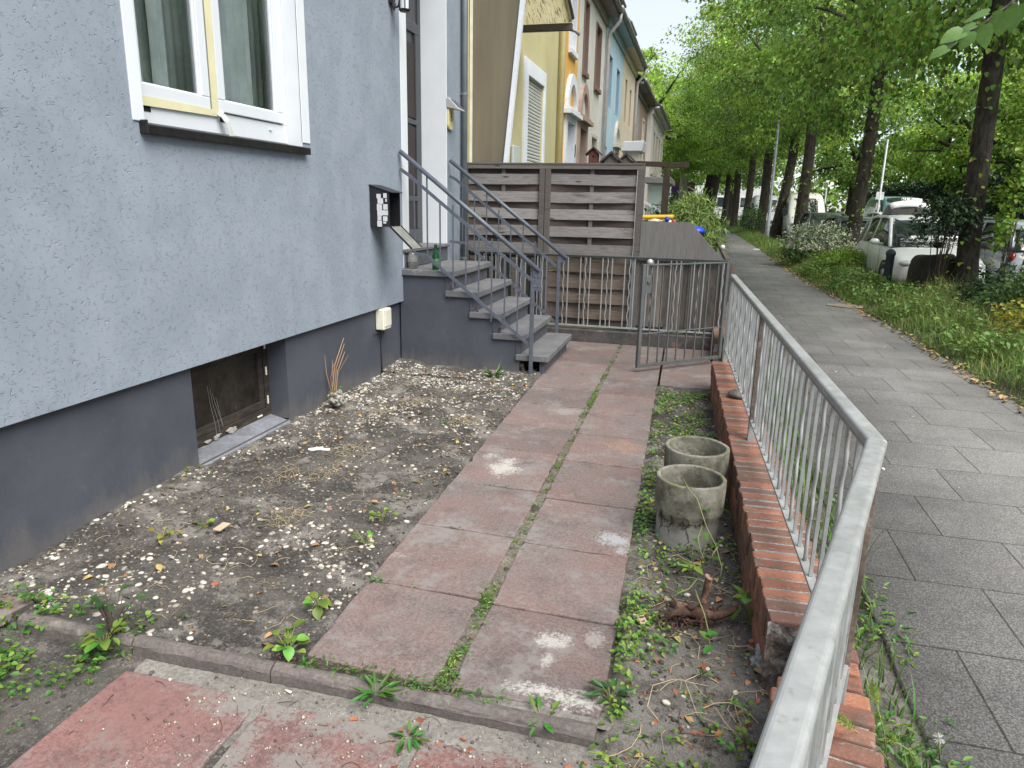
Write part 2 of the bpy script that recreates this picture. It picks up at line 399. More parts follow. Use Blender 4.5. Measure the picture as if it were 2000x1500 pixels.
# upper window
m = MB(); m.box(XF - .004, XF + .008, 3.066, 3.142, 1.905, 3.82); m.box(XF - .004, XF + .008, 4.62, 4.722, 1.925, 3.82); m.box(XF - .004, XF + .008, 3.142, 4.62, 3.75, 3.82)
m.build('window_surround', M_white, house, bevel=.004)
m = MB(); reveal_x(XF + .004, .17, W, m, 'lrt'); m.build('window_reveal', M_white, house)
m = MB(); m.prism([(-2.87, 1.918), (-2.668, 1.893), (-2.664, 1.887), (-2.664, 1.847), (-2.70, 1.847), (-2.70, 1.87), (-2.87, 1.89)], 3.112, 4.655, 'xz')
m.box(-2.72, -2.66, 3.107, 3.1125, 1.846, 1.912)
sill = m.build('window_sill', M_slate, house, bevel=.003)
win = MB(); frame_x(-2.815, .07, 3.142, 4.618, 1.915, 3.75, .07, win, .12); win.box(-2.885, -2.816, 3.80, 3.875, 2.03, 3.69)
win = win.build('window', M_pvc, house, bevel=.004)
for y0, y1, gx in ((3.2, 3.80, -2.805), (3.868, 4.56, -2.802)):
    m = MB(); frame_x(gx, .055, y0, y1, 2.04, 3.69, .07, m, .068); frame_x(gx - .014, .03, y0 + .06, y1 - .06, 2.098, 3.63, .018, m)
    s = m.build('sash', M_pvc, win, bevel=.005)
    m = MB(); m.box(gx - .034, gx - .028, y0 + .065, y1 - .065, 2.1, 3.62)
    t = NT('sash_glass'); t.b.inputs['Base Color'].default_value = (.02, .03, .032, 1); t.b.inputs['Roughness'].default_value = .02
    t.b.inputs['Transmission Weight'].default_value = 1.; t.b.inputs['IOR'].default_value = 1.5; t.b.inputs['Specular IOR Level'].default_value = .8
    t.b.inputs['Base Color'].default_value = (.8, .84, .84, 1)
    m.build('pane', t.m, s)
m = MB()
for y0, y1 in ((4.17, 4.45), (3.3, 3.42), (3.55, 3.66)):
    n = 22
    for i in range(n):
        a, b = y0 + (y1 - y0) * i / n, y0 + (y1 - y0) * (i + 1) / n; f = lambda y: -2.98 + .018 * math.sin((y - y0) * 140)
        m.add([(f(a), a, 1.95), (f(b), b, 1.95), (f(b), b, 3.7), (f(a), a, 3.7)], [(0, 1, 2, 3)])
m.build('curtain', mat('curtain', (.62, .68, .68), .9), win)
m = MB(); n = 90
for i in range(n):
    a, b = 3.15 + 1.95 * i / n, 3.15 + 1.95 * (i + 1) / n; f = lambda y: -3.02 + .008 * math.sin(y * 95)
    m.add([(f(a), a, 1.93), (f(b), b, 1.93), (f(b), b, 3.74), (f(a), a, 3.74)], [(0, 1, 2, 3)])
m.build('pane_backing', mat('grey_backing', (.37, .41, .41), .9, noises=((1.2, .25),)), win)  # added sheet behind the glass that gives the panes their grey tone
m = MB(); m.box(-4.6, -4.58, 2.6, 5.2, 1.5, 3.9); m.box(-4.6, -2.9, 2.6, 5.2, 1.5, 1.52); m.box(-4.6, -2.9, 2.58, 2.6, 1.5, 3.9); m.box(-4.6, -2.9, 5.2, 5.22, 1.5, 3.9); m.box(-4.6, -2.9, 2.6, 5.2, 3.9, 3.92)
m.build('room', mat('room_wall', (.06, .09, .092), .9, noises=((1, .3),)), house)
m = MB(); m.box(-2.802, -2.7995, 3.803, 3.862, 2.02, 3.69); m.prism([(3.2, 2.045), (3.865, 2.045), (3.865, 2.01), (3.5, 2.003), (3.26, 1.998), (3.2, 2.012)], -2.803, -2.8005, 'yz')
m.build('masking_tape', M_tape, win)
m = MB(); pts = [(-2.795, 3.852, 2.035), (-2.78, 3.868, 2.02), (-2.765, 3.885, 1.985), (-2.757, 3.895, 1.94), (-2.752, 3.9, 1.905)]
for i in range(4): m.bar(pts[i], pts[i + 1], .045, .003, (1, 0, 0))
m.build('tape_end', M_greytape, win)
m = MB(); m.box(-2.8142, -2.812, 3.885, 3.945, 1.985, 2.038); m.box(-2.8142, -2.812, 3.25, 3.318, 1.972, 2.025); m.build('packer', M_blackin, win)
m = MB(); m.box(-2.8142, -2.808, 4.39, 4.42, 1.985, 1.995); m.build('drain_cap', M_pvc, win)
# door
m = MB(); m.box(XF - .003, XF + .006, 6.345, 6.488, .93, 4.3); m.box(XF - .003, XF + .006, 6.488, 7.56, 4.2, 4.3); m.box(XF - .02, XF + .006, 7.551, 7.568, .93, 4.2)
m.build('door_surround', M_white, house, bevel=.003)
m = MB(); reveal_x(XF + .002, .34, D, m, 'lrt'); m.build('door_reveal', M_white, house)
m = MB(); m.box(-3.06, -3.0, 6.42, 7.6, .9, 4.3); door = m.build('front_door', M_door, house)
m = MB(); frame_x(-2.985, .05, 6.495, 7.548, 1.1, 4.19, .075, m); frame_x(-2.975, .04, 6.57, 7.475, 1.1, 3.3, .10, m, .16)
for z in (1.55, 2.32): m.box(-2.999, -2.972, 6.6, 7.44, z, z + .05)
m.build('door_frame', M_door, door, bevel=.008)
m = MB()
for za, zb in ((1.27, 1.54), (1.62, 2.3), (2.39, 3.1)): m.box(-2.999, -2.985, 6.68, 7.37, za, zb)
m.build('door_panel', M_doorglass, door)
m = MB(); m.tube([(-2.972, 6.72, 2.0), (-2.92, 6.72, 2.0), (-2.92, 6.84, 2.0)], .011, 8); m.build('door_handle', M_alu, door)
# ================================================================== front steps
steps = thing('front_steps', 'dark grey painted flight of five concrete steps with landing below the front door', 'steps', (-2.0, 6.9, 0))
rise = [.925, .742, .555, .368, .18]; front = [-2.195, -1.955, -1.725, -1.5, -1.268]; Y0, Y1 = 6.30, 7.56
m = MB(); wing = []
prof = [(-2.74, -.25), (-2.74, .866), (-2.245, .866)]
for i in range(1, 5): prof += [(front[i - 1] - .055, rise[i] - .061), (front[i] - .055, rise[i] - .061)] if i < 4 else [(front[3] - .055, .118), (-1.55, .118)]
prof += [(-1.55, -.25)]
m.prism(prof, Y0 + .03, Y1 - .02, 'xz'); m.build('side_wall', M_plinth, steps)
m = MB(); m.box(-1.36, -1.318, Y0 + .05, Y1 - .03, -.1, .118); m.build('riser', M_stepside, steps, bevel=.004)
for i in range(4):
    m = MB(); m.box(front[i] - .085, front[i] - .04, Y0 + .02, Y1 - .015, rise[i + 1] + .001, rise[i] - .062)
    m.build('riser', M_stepside, steps, bevel=.004)
for i in range(5):
    x0 = -2.72 if i == 0 else front[i - 1] - .083
    m = MB(); m.box(x0, front[i], Y0, Y1, rise[i] - .06, rise[i])
    o = m.build('tread' if i else 'landing', M_step, steps, bevel=.009, seg=3)
m = MB(); m.box(-3.0, -2.69, 6.35, 7.545, .926, 1.075); m.build('threshold', M_stepside, steps, bevel=.008)
m = MB(); m.box(-3.02, -2.668, 6.33, 7.548, 1.0755, 1.105); m.build('door_sill', M_step, steps, bevel=.005)
rng = np.random.default_rng(5); m = MB()
for cx, cz in ((-2.235, .70), (-2.0, .52), (-1.77, .33), (-2.22, .76), (-1.76, .37), (-1.5, .06), (-1.45, .02)):
    for k in range(2):
        q0, q1, s = cx + rng.normal() * .012, cz + rng.normal() * .02, rng.uniform(.016, .034); pl = [(q0 + s * math.cos(a) * rng.uniform(.4, 1.1), q1 + 1.5 * s * math.sin(a) * rng.uniform(.4, 1.1)) for a in np.linspace(0, 2 * PI, 13, endpoint=False)]
        m.prism(pl, Y0 + .0265 - .003 * k, Y0 + .032, 'xz')
m.build('broken_edge', M_rubble, steps)
def stair_rail(name, label, y, hr, mid, low, post, bal, plate):
    t = thing(name, label, 'railing', (post[0], y, 0), 'grey metal handrails beside the front steps')
    P = lambda q: (q[0], y, q[1])
    m = MB(); m.tube([P(hr[0]), P(hr[1])], .021, 14); m.build('handrail', M_rail, t, True)
    m = MB()
    for i in range(len(mid) - 1): m.bar(P(mid[i]), P(mid[i + 1]), .008, .03, (0, 0, 1))
    m.build('upper_bar', M_rail, t, bevel=.001)
    m = MB()
    for i in range(len(low) - 1): m.bar(P(low[i]), P(low[i + 1]), .008, .03, (0, 0, 1))
    m.build('lower_bar', M_rail, t, bevel=.001)
    m = MB(); m.box(post[0] - .016, post[0] + .016, y - .016, y + .016, post[1], post[2]); m.build('post', M_rail, t, bevel=.002)
    for x, z0, z1 in bal:
        m = MB(); m.box(x - .006, x + .006, y - .006, y + .006, z0, z1); m.build('baluster', M_rail, t, bevel=.001)
    if plate:
        m = MB(); m.box(post[0] + .0, post[0] + .075, y - .004, y + .004, post[2] - .10, post[2] + .09)
        for dx in (.02, .055):
            for dz in (-.06, .03): m.ball((post[0] + dx, y - .006, post[2] + dz), .008, 8, 6)
        m.build('bracket_plate', M_rail, t)
    else:
        m = MB(); m.box(post[0] - .01, post[0] + .07, y - .004, y + .004, post[2] - .02, post[2] + .05); m.build('bracket_plate', M_rail, t)
    return t
def lin(pl, x):
    for (a, b), (c, d) in zip(pl[:-1], pl[1:]):
        if min(a, c) <= x <= max(a, c): return b + (d - b) * (x - a) / (c - a)
    return pl[-1][1] if x > pl[-1][0] else pl[0][1]
yl = 6.27
hrL = ((-2.69, 1.985), (-1.365, .962)); midL = ((-2.695, 1.832), (-2.62, 1.785), (-1.425, .868)); lowL = ((-2.56, 1.075), (-2.445, 1.06), (-1.425, .268))
bal = []
xs = [-2.56 + .1245 * k for k in range(10)]
for k, x in enumerate(xs):
    zt = lin(hrL, x) - .01 if k % 2 == 1 and k in (1,) else lin(midL, x) + (.07 if k % 3 == 0 else -.005)
    zb = lin(lowL, x) - (.09 if k % 3 == 0 and k else .0)
    if k == 0: zt = lin(midL, x)
    bal.append((x, zb, zt))
stair_rail('stair_railing', 'grey metal handrail on the near side of the steps, standing in front of the treads', yl, hrL, midL, lowL, (-1.425, -.03, .885), bal, True)
yr = 7.6
hrR = ((-2.68, 1.985), (-1.36, .985)); midR = ((-2.69, 1.822), (-2.62, 1.79), (-1.445, .875)); lowR = ((-2.69, 1.125), (-2.5, 1.11), (-1.445, .275))
bal = [(x, lin(lowR, x), lin(hrR, x) if k in (2, 5) else lin(midR, x) + (.07 if k % 3 == 0 else 0)) for k, x in enumerate([-2.54 + .138 * k for k in range(8)])]
stair_rail('stair_railing', 'grey metal handrail on the far side of the steps, against the wooden fence', yr, hrR, midR, lowR, (-1.445, .0, .96), bal, False)
# ================================================================== things on the house
mb = thing('mailbox', 'black metal mailbox with white paper labels and its flap hanging open on the grey wall', 'mailbox', (XF, 5.76, 1.33))
m = MB(); x0, x1, y0, y1, z0, z1 = XF + .002, -2.53, 5.65, 5.875, 1.335, 1.615; th = .004
m.box(x0, x1, y0, y0 + th, z0, z1); m.box(x0, x1, y1 - th, y1, z0, z1); m.box(x0, x1, y0 + th, y1 - th, z0, z0 + th); m.box(x0, x0 + th, y0 + th, y1 - th, z0 + th, z1)
m.prism([(x0, z1), (x1, z1), (x0, z1 + .055)], y0, y0 + th, 'xz'); m.prism([(x0, z1), (x1, z1), (x0, z1 + .055)], y1 - th, y1, 'xz')
m.build('box_body', M_black, mb, bevel=.001)
m = MB(); m.prism([(x0, 1.672), (-2.505, 1.612), (-2.505, 1.618), (x0, 1.679)], 5.64, 5.885, 'xz'); m.build('lid', M_black, mb, bevel=.001)
m = MB(); m.bar((-2.528, 5.762, 1.335), (-2.335, 5.762, 1.158), .212, .005, (1, 0, 1)); m.build('flap', M_flap, mb, bevel=.001)
m = MB(); m.bar((-2.528, 5.652, 1.338), (-2.335, 5.652, 1.161), .004, .016, (1, 0, 1)); m.bar((-2.528, 5.872, 1.338), (-2.335, 5.872, 1.161), .004, .016, (1, 0, 1)); m.build('flap_rim', M_black, mb)
for dx, z, w, h in ((-2.625, 1.585, .038, .035), (-2.567, 1.59, .032, .038), (-2.61, 1.545, .05, .045), (-2.558, 1.552, .014, .025), (-2.62, 1.495, .046, .05), (-2.566, 1.498, .04, .045), (-2.618, 1.447, .044, .045), (-2.57, 1.45, .052, .04), (-2.622, 1.405, .034, .036), (-2.57, 1.402, .04, .04), (-2.622, 1.36, .042, .048), (-2.575, 1.37, .026, .016)):
    q = MB(); q.box(dx - w / 2, dx + w / 2, y0 - .0022, y0 - .0007, z - h / 2, z + h / 2); q.build('paper_label', M_paper, mb)
wl = thing('wall_lamp', 'black lantern lamp on a curved bracket high on the grey wall beside the door', 'lamp', (XF, 6.17, 3.2))
m = MB(); m.prism([(6.12, 3.17), (6.2, 3.17), (6.215, 3.3), (6.105, 3.3)], XF + .002, XF + .03, 'yz'); m.tube([(XF + .03, 6.16, 3.2), (-2.66, 6.16, 3.14), (-2.63, 6.16, 3.15), (-2.61, 6.16, 3.22), (-2.58, 6.16, 3.24)], .012, 8)
m.tube([(XF + .02, 6.16, 3.18), (-2.67, 6.16, 3.12)], [.02, .008], 8)
m.build('bracket', M_black, wl)
m = MB(); m.lathe([(.005, 3.27), (.055, 3.245), (.06, 3.235), (.045, 3.23)], (-2.58, 6.16, 0), 10); m.lathe([(.045, 3.125), (.05, 3.12), (.04, 3.105), (.005, 3.1)], (-2.58, 6.16, 0), 10)
for a in range(6): m.tube([(-2.58 + .045 * math.cos(a * PI / 3), 6.16 + .045 * math.sin(a * PI / 3), 3.12), (-2.58 + .05 * math.cos(a * PI / 3), 6.16 + .05 * math.sin(a * PI / 3), 3.235)], .005, 5)
m.build('lantern_frame', M_black, wl)
m = MB(); m.lathe([(.038, 3.125), (.042, 3.23)], (-2.58, 6.16, 0), 12); m.build('lantern_glass', mat('lantern_glass', (.6, .66, .7), .2), wl)
hn = thing('house_number_sign', 'cream solar house number sign with a little slanted silver roof and the number 8', 'sign', (XF, 7.72, 2.45))
poly = [(7.565, 2.52), (7.715, 2.52), (7.72, 2.35)] + [(7.637 + .082 * math.cos(a), 2.345 - .05 * math.sin(a)) for a in np.linspace(.1, PI - .1, 9)] + [(7.555, 2.35)]
m = MB(); m.prism(poly, XF + .002, XF + .03, 'yz'); m.build('plate', M_sign, hn, bevel=.006)
m = MB(); m.prism([(XF + .002, 2.615), (XF + .03, 2.615), (XF + .15, 2.50), (XF + .15, 2.49), (XF + .002, 2.52)], 7.55, 7.735, 'xz'); roof = m.build('solar_roof', M_alu, hn, bevel=.004)
m = MB(); m.prism([(XF + .045, 2.603), (XF + .138, 2.514), (XF + .14, 2.517), (XF + .048, 2.606)], 7.565, 7.72, 'xz'); m.build('solar_cell', mat('solar_cell', (.1, .1, .13), .25), roof)
def ring_yz(m, cy, cz, r, w, x, n=16, sq=1.):
    for k in range(n):
        a, b = 2 * PI * k / n, 2 * PI * (k + 1) / n
        m.add([(x, cy + (r - w) * math.cos(a) * sq, cz + (r - w) * math.sin(a)), (x, cy + r * math.cos(a) * sq, cz + r * math.sin(a)), (x, cy + r * math.cos(b) * sq, cz + r * math.sin(b)), (x, cy + (r - w) * math.cos(b) * sq, cz + (r - w) * math.sin(b))], [(0, 1, 2, 3)])
m = MB(); ring_yz(m, 7.64, 2.452, .023, .010, XF + .0315); ring_yz(m, 7.64, 2.412, .026, .011, XF + .0315); m.build('number', M_ink, hn)
ub = thing('junction_box', 'small cream plastic junction box on the dark plinth with a thin cable running down', 'junction box', (XP, 5.87, .5))
m = MB(); m.box(XP + .002, XP + .085, 5.79, 5.955, .42, .61); m.build('box_body', M_cream, ub, bevel=.012, seg=3)
m = MB(); m.box(XP + .086, XP + .093, 5.805, 5.94, .45, .6); m.build('cover', M_cream, ub, bevel=.004)
m = MB(); m.tube([(XP + .03, 5.9, .42), (XP + .025, 5.9, .36), (XP + .012, 5.885, .33), (XP + .01, 5.885, .2), (XP + .012, 5.882, .0)], .006, 6); m.tube([(XP + .03, 5.84, .42), (XP + .03, 5.85, .36), (XP + .014, 5.88, .335)], .005, 6)
m.bar((XP + .02, 5.72, .4), (XP + .02, 5.87, .4), .01, .004)
m.build('cable', M_cable, ub, True)
# bottle and jar on the landing
bt = thing('beer_bottle', 'green glass bottle standing on the edge of the landing', 'bottle', (-2.395, 6.375, .925))
t = NT('green_glass'); t.b.inputs['Base Color'].default_value = (.02, .22, .05, 1); t.b.inputs['Roughness'].default_value = .05; t.b.inputs['Transmission Weight'].default_value = .75; t.b.inputs['IOR'].default_value = 1.45
m = MB(); m.lathe([(.001, .926), (.031, .926), (.033, .935), (.033, 1.045), (.03, 1.065), (.018, 1.095), (.0135, 1.12), (.0135, 1.15), (.0155, 1.152), (.0155, 1.163), (.011, 1.163), (.011, 1.12), (.015, 1.095), (.027, 1.06), (.029, 1.04), (.029, .94), (.001, .94)], (-2.395, 6.375, 0), 20)
m.build('glass', t.m, bt, True)
m = MB(); m.lathe([(.0335, .965), (.0335, 1.03)], (-2.395, 6.375, 0), 20); m.build('label_band', mat('bottle_label', (.03, .16, .06), .5, patches=(((.55, .6, .6), 60, .62, .66),)), bt, True)
jr = thing('glass_jar', 'open glass jar with dark brown dregs on the landing against the wall', 'jar', (-2.64, 6.40, .925))
t = NT('clear_glass'); t.b.inputs['Base Color'].default_value = (.85, .85, .82, 1); t.b.inputs['Roughness'].default_value = .05; t.b.inputs['Transmission Weight'].default_value = .9
m = MB(); m.lathe([(.001, .926), (.046, .926), (.049, .935), (.049, 1.035), (.041, 1.055), (.041, 1.075), (.038, 1.075), (.038, 1.053), (.0455, 1.033), (.0455, .94), (.001, .94)], (-2.64, 6.40, 0), 24); m.build('glass', t.m, jr, True)
m = MB(); m.lathe([(.001, .941), (.044, .941), (.044, .978), (.001, .983)], (-2.64, 6.40, 0), 20); m.build('dregs', mat('dregs', (.06, .02, .01), .3, noises=((40, .4),)), jr, True)
# downpipe at the house corner
dp = thing('downpipe', 'grey downpipe at the corner between the grey house and the yellow house', 'downpipe', (-2.66, 8.03, 0))
m = MB(); m.tube([(-2.66, 8.03, .1), (-2.66, 8.03, 7.1)], .034, 14); m.build('pipe', M_zinc, dp, True)
m = MB()
for z in (.9, 2.7, 4.5, 6.2): m.lathe([(.037, z), (.037, z + .03)], (-2.66, 8.03, 0), 14); m.box(-2.71, -2.655, 8.01, 8.03, z + .005, z + .025)
m.build('pipe_clip', M_zinc, dp)
# ================================================================== camera model (also used to turn measured photo points into places on the ground)
FPX = 1385.; CAMZ = 1.55
def _cam():
    y = np.array([372., -346., FPX]); y /= np.linalg.norm(y); d = np.array([-110., 5450., FPX]); d -= y * (d @ y); d /= np.linalg.norm(d)
    z = -d; x = np.cross(y, z); return np.stack([x, y, z])
CR = _cam()
def gp(u, v, z=0.):
    """ground point (height z) that the photograph shows at pixel u,v"""
    d = CR @ np.array([u - 1000., v - 750., FPX]); s = (z - CAMZ) / d[2]
    return (d[0] * s, d[1] * s, z)
# ================================================================== ground, soil, path, pavement
def spots_mat(name, base, spots, dust, isl=.1, dustlo=.56):
    t = NT(name); v = t.coords()
    c = t.mix(t.ramp(t.noise(v, 2.3, 5, .65), .35, .65), base, tuple(x * y for x, y in zip(base, (1.16, .96, .93))))
    c = t.mix(t.math('MULTIPLY', t.ramp(t.noise(t.coords(loc=(4, 1, 0)), 5., 6, .7), .48, .7), .55), c, tuple(x * .55 for x in base))
    c = t.scale_col(c, t.ramp(t.noise(v, 70, 4, .7), .3, .7, .74, 1.26))
    c = t.scale_col(c, t.ramp(t.noise(v, 260, 2, .8), .3, .7, .72, 1.28))
    c = t.scale_col(c, t.ramp(t.island(), 0, 1, 1 - isl, 1 + isl))
    c = t.mix(t.math('MULTIPLY', t.ramp(t.noise(t.coords(loc=(2, 7, 0)), 95, 3, .8), .62, .70), .55), c, dust)
    # fine grey dust lying on the stone
    c = t.mix(t.math('MULTIPLY', t.ramp(t.math('ADD', t.math('MULTIPLY', t.noise(t.coords(loc=(9, 3, 0)), 3.1, 6, .75), .7), t.math('MULTIPLY', t.noise(v, 26, 5, .7), .3)), dustlo, dustlo + .12), .75), c, dust)
    sp = t.n.new('ShaderNodeSeparateXYZ'); t.con(v, sp.inputs[0]); nz = t.noise(v, 12, 6, .75); nf = t.noise(v, 70, 5, .8)
    for x, y, rx, ry, col, am in spots:
        dx = t.math('DIVIDE', t.math('SUBTRACT', sp.outputs[0], x), rx); dy = t.math('DIVIDE', t.math('SUBTRACT', sp.outputs[1], y), ry)
        d = t.math('ADD', t.math('MULTIPLY', dx, dx), t.math('MULTIPLY', dy, dy))
        f = t.math('ADD', t.math('SUBTRACT', 1., d), t.math('ADD', t.math('MULTIPLY', t.math('SUBTRACT', nz, .5), 4.2), t.math('MULTIPLY', t.math('SUBTRACT', nf, .5), 3.6)))
        c = t.mix(t.math('MULTIPLY', t.ramp(f, .1, 1.1), am), c, col)
    t.con(c, t.b.inputs['Base Color']); t.b.inputs['Roughness'].default_value = .82
    p = t.bump(t.noise(v, 150, 4, .7), .35, .002); p = t.bump(t.noise(v, 14, 5, .7), .3, .008, p)
    t.con(p, t.b.inputs['Normal']); return t.m
cem = (.40, .385, .355); blu = (.31, .325, .34)
spots = [gp(985, 912)[:2] + (.13, .17, cem, .9), gp(955, 890)[:2] + (.06, .06, cem, .6), gp(1082, 1250)[:2] + (.085, .06, cem, .85), gp(1165, 1245)[:2] + (.05, .08, cem, .4), gp(1068, 1290)[:2] + (.03, .05, cem, .7),
         gp(1030, 1345)[:2] + (.10, .04, cem, .9), gp(1110, 1365)[:2] + (.12, .06, cem, 1.), gp(1195, 1052)[:2] + (.10, .10, blu, .8), gp(1210, 1075)[:2] + (.05, .04, blu, .7),
         gp(1110, 803)[:2] + (.16, .12, (.30, .26, .24), .5), gp(1215, 872)[:2] + (.2, .16, (.34, .2, .13), .45), gp(745, 1080)[:2] + (.12, .05, (.33, .3, .28), .5)]
M_slab = spots_mat('red_slab', (.143, .116, .108), spots, (.205, .19, .18), .10, .49)
M_slabf = spots_mat('dusty_slab', (.165, .098, .092), [gp(300, 1350)[:2] + (.3, .24, (.195, .10, .092), .6), (-1.30, 1.70, .26, .085, (.195, .184, .166), 1.), (-.85, 1.72, .5, .09, (.195, .184, .166), 1.), (-.25, 1.68, .25, .16, (.19, .18, .162), .95), (-1.22, 1.4, .07, .4, (.195, .184, .166), .9), (-.7, 1.45, .12, .3, (.195, .184, .166), .85), (-1.0, 1.52, .12, .09, (.195, .184, .166), .8)], (.185, .175, .158), .06, .50)
def soil_mat():
    t = NT('soil'); v = t.coords()
    c = t.mix(t.ramp(t.noise(v, 2.2, 6, .7), .38, .62), (.034, .030, .026), (.092, .083, .073))
    c = t.mix(t.math('MULTIPLY', t.ramp(t.noise(t.coords(loc=(7, 2, 0)), 3.3, 6, .72), .52, .62), .85), c, (.19, .176, .157))
    c = t.mix(t.math('MULTIPLY', t.ramp(t.noise(t.coords(loc=(1, 8, 0)), 7, 5, .7), .56, .68), .7), c, (.022, .019, .017))
    c = t.mix(t.math('MULTIPLY', t.ramp(t.noise(t.coords(loc=(3, 4, 0)), 55, 4, .8), .5, .7), .5), c, (.26, .24, .21))
    sp = t.n.new('ShaderNodeSeparateXYZ'); t.con(v, sp.inputs[0]); zone = t.math('MULTIPLY', t.ramp(sp.outputs[0], -.5, -.1), t.ramp(sp.outputs[1], 2.9, 1.9))
    c = t.mix(t.math('MULTIPLY', zone, t.ramp(t.noise(t.coords(loc=(6, 6, 0)), 4, 6, .72), .36, .52)), c, (.19, .176, .157))
    c = t.scale_col(c, t.ramp(t.noise(v, 180, 4, .8), .3, .7, .6, 1.4))
    t.con(c, t.b.inputs['Base Color']); t.b.inputs['Roughness'].default_value = .95
    p = t.bump(t.noise(v, 45, 6, .75), .9, .012); p = t.bump(t.noise(v, 220, 4, .8), .7, .003, p); t.con(p, t.b.inputs['Normal'])
    return t.m
M_soil = soil_mat()
M_sand = mat('sandy_dust', (.18, .168, .15), .95, noises=((4, .2), (60, .22), (250, .2)), bumps=((60, .7, .006), (260, .6, .002)), patches=(((.15, .135, .12), 6, .55, .7),))
M_ground = mat('far_ground', (.045, .065, .022), .95, noises=((.5, .3), (8, .3)))
m = MB(); m.add([(-600, -300, -.16), (600, -300, -.16), (600, 900, -.16), (-600, 900, -.16)], [(0, 1, 2, 3)])
tag(m.build('ground', M_ground), kind='structure')
def soilgrid(name, x0, x1, y0, y1, st, hf, M):
    xs = np.arange(x0, x1 + st * .5, st); ys = np.arange(y0, y1 + st * .5, st); nx, ny = len(xs), len(ys)
    V = [(x, y, hf(x, y)) for y in ys for x in xs]
    idx = np.arange(nx * ny).reshape(ny, nx)
    F = np.stack([idx[:-1, :-1], idx[:-1, 1:], idx[1:, 1:], idx[1:, :-1]], -1).reshape(-1, 4)
    return tag(fast_mesh(name, V, F, M, None, True), kind='structure')
EY = 1.845
def pathL(y): return -1.226 - .026 * (y - 1.94)
def pathR(y): return -.175 - .0195 * (y - 1.94)
def seamL(y): return -.730 - .0095 * (y - 1.94)
def seamR(y): return -.686 - .0135 * (y - 1.94)
def soilh(x, y):
    h = .022 * fbm(x, y, 0, 1.6) + .011 * fbm(x, y, 3, 5) + .006 * fbm(x, y, 5, 17)
    if y < EY: return -.048 + .35 * h
    if seamL(y) < x < seamR(y): return -.017 + .3 * h
    if pathL(y) - .01 < x < pathR(y) + .01: return -.035
    b = -.008 + h
    if x < 0: b += .05 * max(0, 1 - (x + 2.757) / .35) * (.5 + .5 * math.sin(y * 2.1)) * (1 if y > 4.4 or y < 3.3 else .2) - .0
    if x < -1 and y > 5.9: b += .02
    if x > pathR(y): b += -.01 + .02 * max(0, 1 - abs(y - 2.2) / .5)
    return b
soilgrid('garden_soil', -2.80, .62, .25, 6.38, .021, soilh, M_soil)
def slabset(name, rects, zt, th, M, gap=.007, seed=1, tilt=.003):
    rng = np.random.default_rng(seed); m = MB()
    for (q) in rects:
        # q: four xy corners; slightly uneven thickness at the corners, worn edge left to the bevel
        dz = rng.uniform(-tilt, tilt, 4); cx, cy = np.mean(q, 0); n = 9
        q = [np.array(p) + (np.array([cx, cy]) - p) * (gap / np.linalg.norm(np.array([cx, cy]) - p)) for p in q]
        per = []
        for i in range(4):
            a, b = q[i], q[(i + 1) % 4]; nn = np.array([(b - a)[1], -(b - a)[0]]); nn /= np.linalg.norm(nn)
            for k in range(n):
                w = rng.normal() * .0022 - (abs(rng.normal()) * .010 if rng.random() < .05 else 0)
                if k == 0: w -= abs(rng.normal()) * .004
                p = a + (b - a) * k / n + nn * w; per.append((p[0], p[1], zt + dz[i] + (dz[(i + 1) % 4] - dz[i]) * k / n))
        N = len(per); base = [(p[0], p[1], zt - th) for p in per]
        m.add(per + base, [tuple(range(N))] + [(i, N + i, N + (i + 1) % N, (i + 1) % N) for i in range(N)])
    return tag(m.build(name, M, bevel=.006, seg=2), kind='structure')
def seamL(y): return -.730 - .0095 * (y - 1.94)
def seamR(y): return -.686 - .0135 * (y - 1.94)
yl_ = [1.895, 2.46, 3.03, 3.605, 4.23, 4.76, 5.33, 5.88, 6.43, 7.0, 7.57, 8.08]; yr_ = [1.91, 2.433, 2.985, 3.53, 4.13, 4.687, 5.25, 5.83, 6.40, 6.97, 7.54, 8.08]
rects = []
for ys, fl, fr, sk in ((yl_, pathL, seamL, .02), (yr_, seamR, pathR, .025)):
    for a, b in zip(ys[:-1], ys[1:]):
        rects.append([(fl(a), a + .0), (fr(a), a - sk + .012), (fr(b), b - sk + .012), (fl(b), b)])
rects[0][0] = (rects[0][0][0], 1.93); rects[0][1] = (rects[0][1][0], 1.895)
for a, b in ((6.3, 6.9), (6.9, 7.5), (7.5, 8.08)): rects.append([(pathR(a) + .01, a), (.22, a - .03), (.26, b - .03), (pathR(b) + .01, b)])
slabset('path', rects, 0., .05, M_slab)
slabset('front_paving', [[(-1.80, .6), (-1.26, .6), (-1.265, 1.735), (-1.80, 1.74)], [(-1.235, .5), (-.72, .5), (-.725, 1.73), (-1.24, 1.735)], [(-.70, .5), (-.15, .5), (-.16, 1.72), (-.70, 1.73)]], -.038, .05, M_slabf, tilt=.002, seed=4)
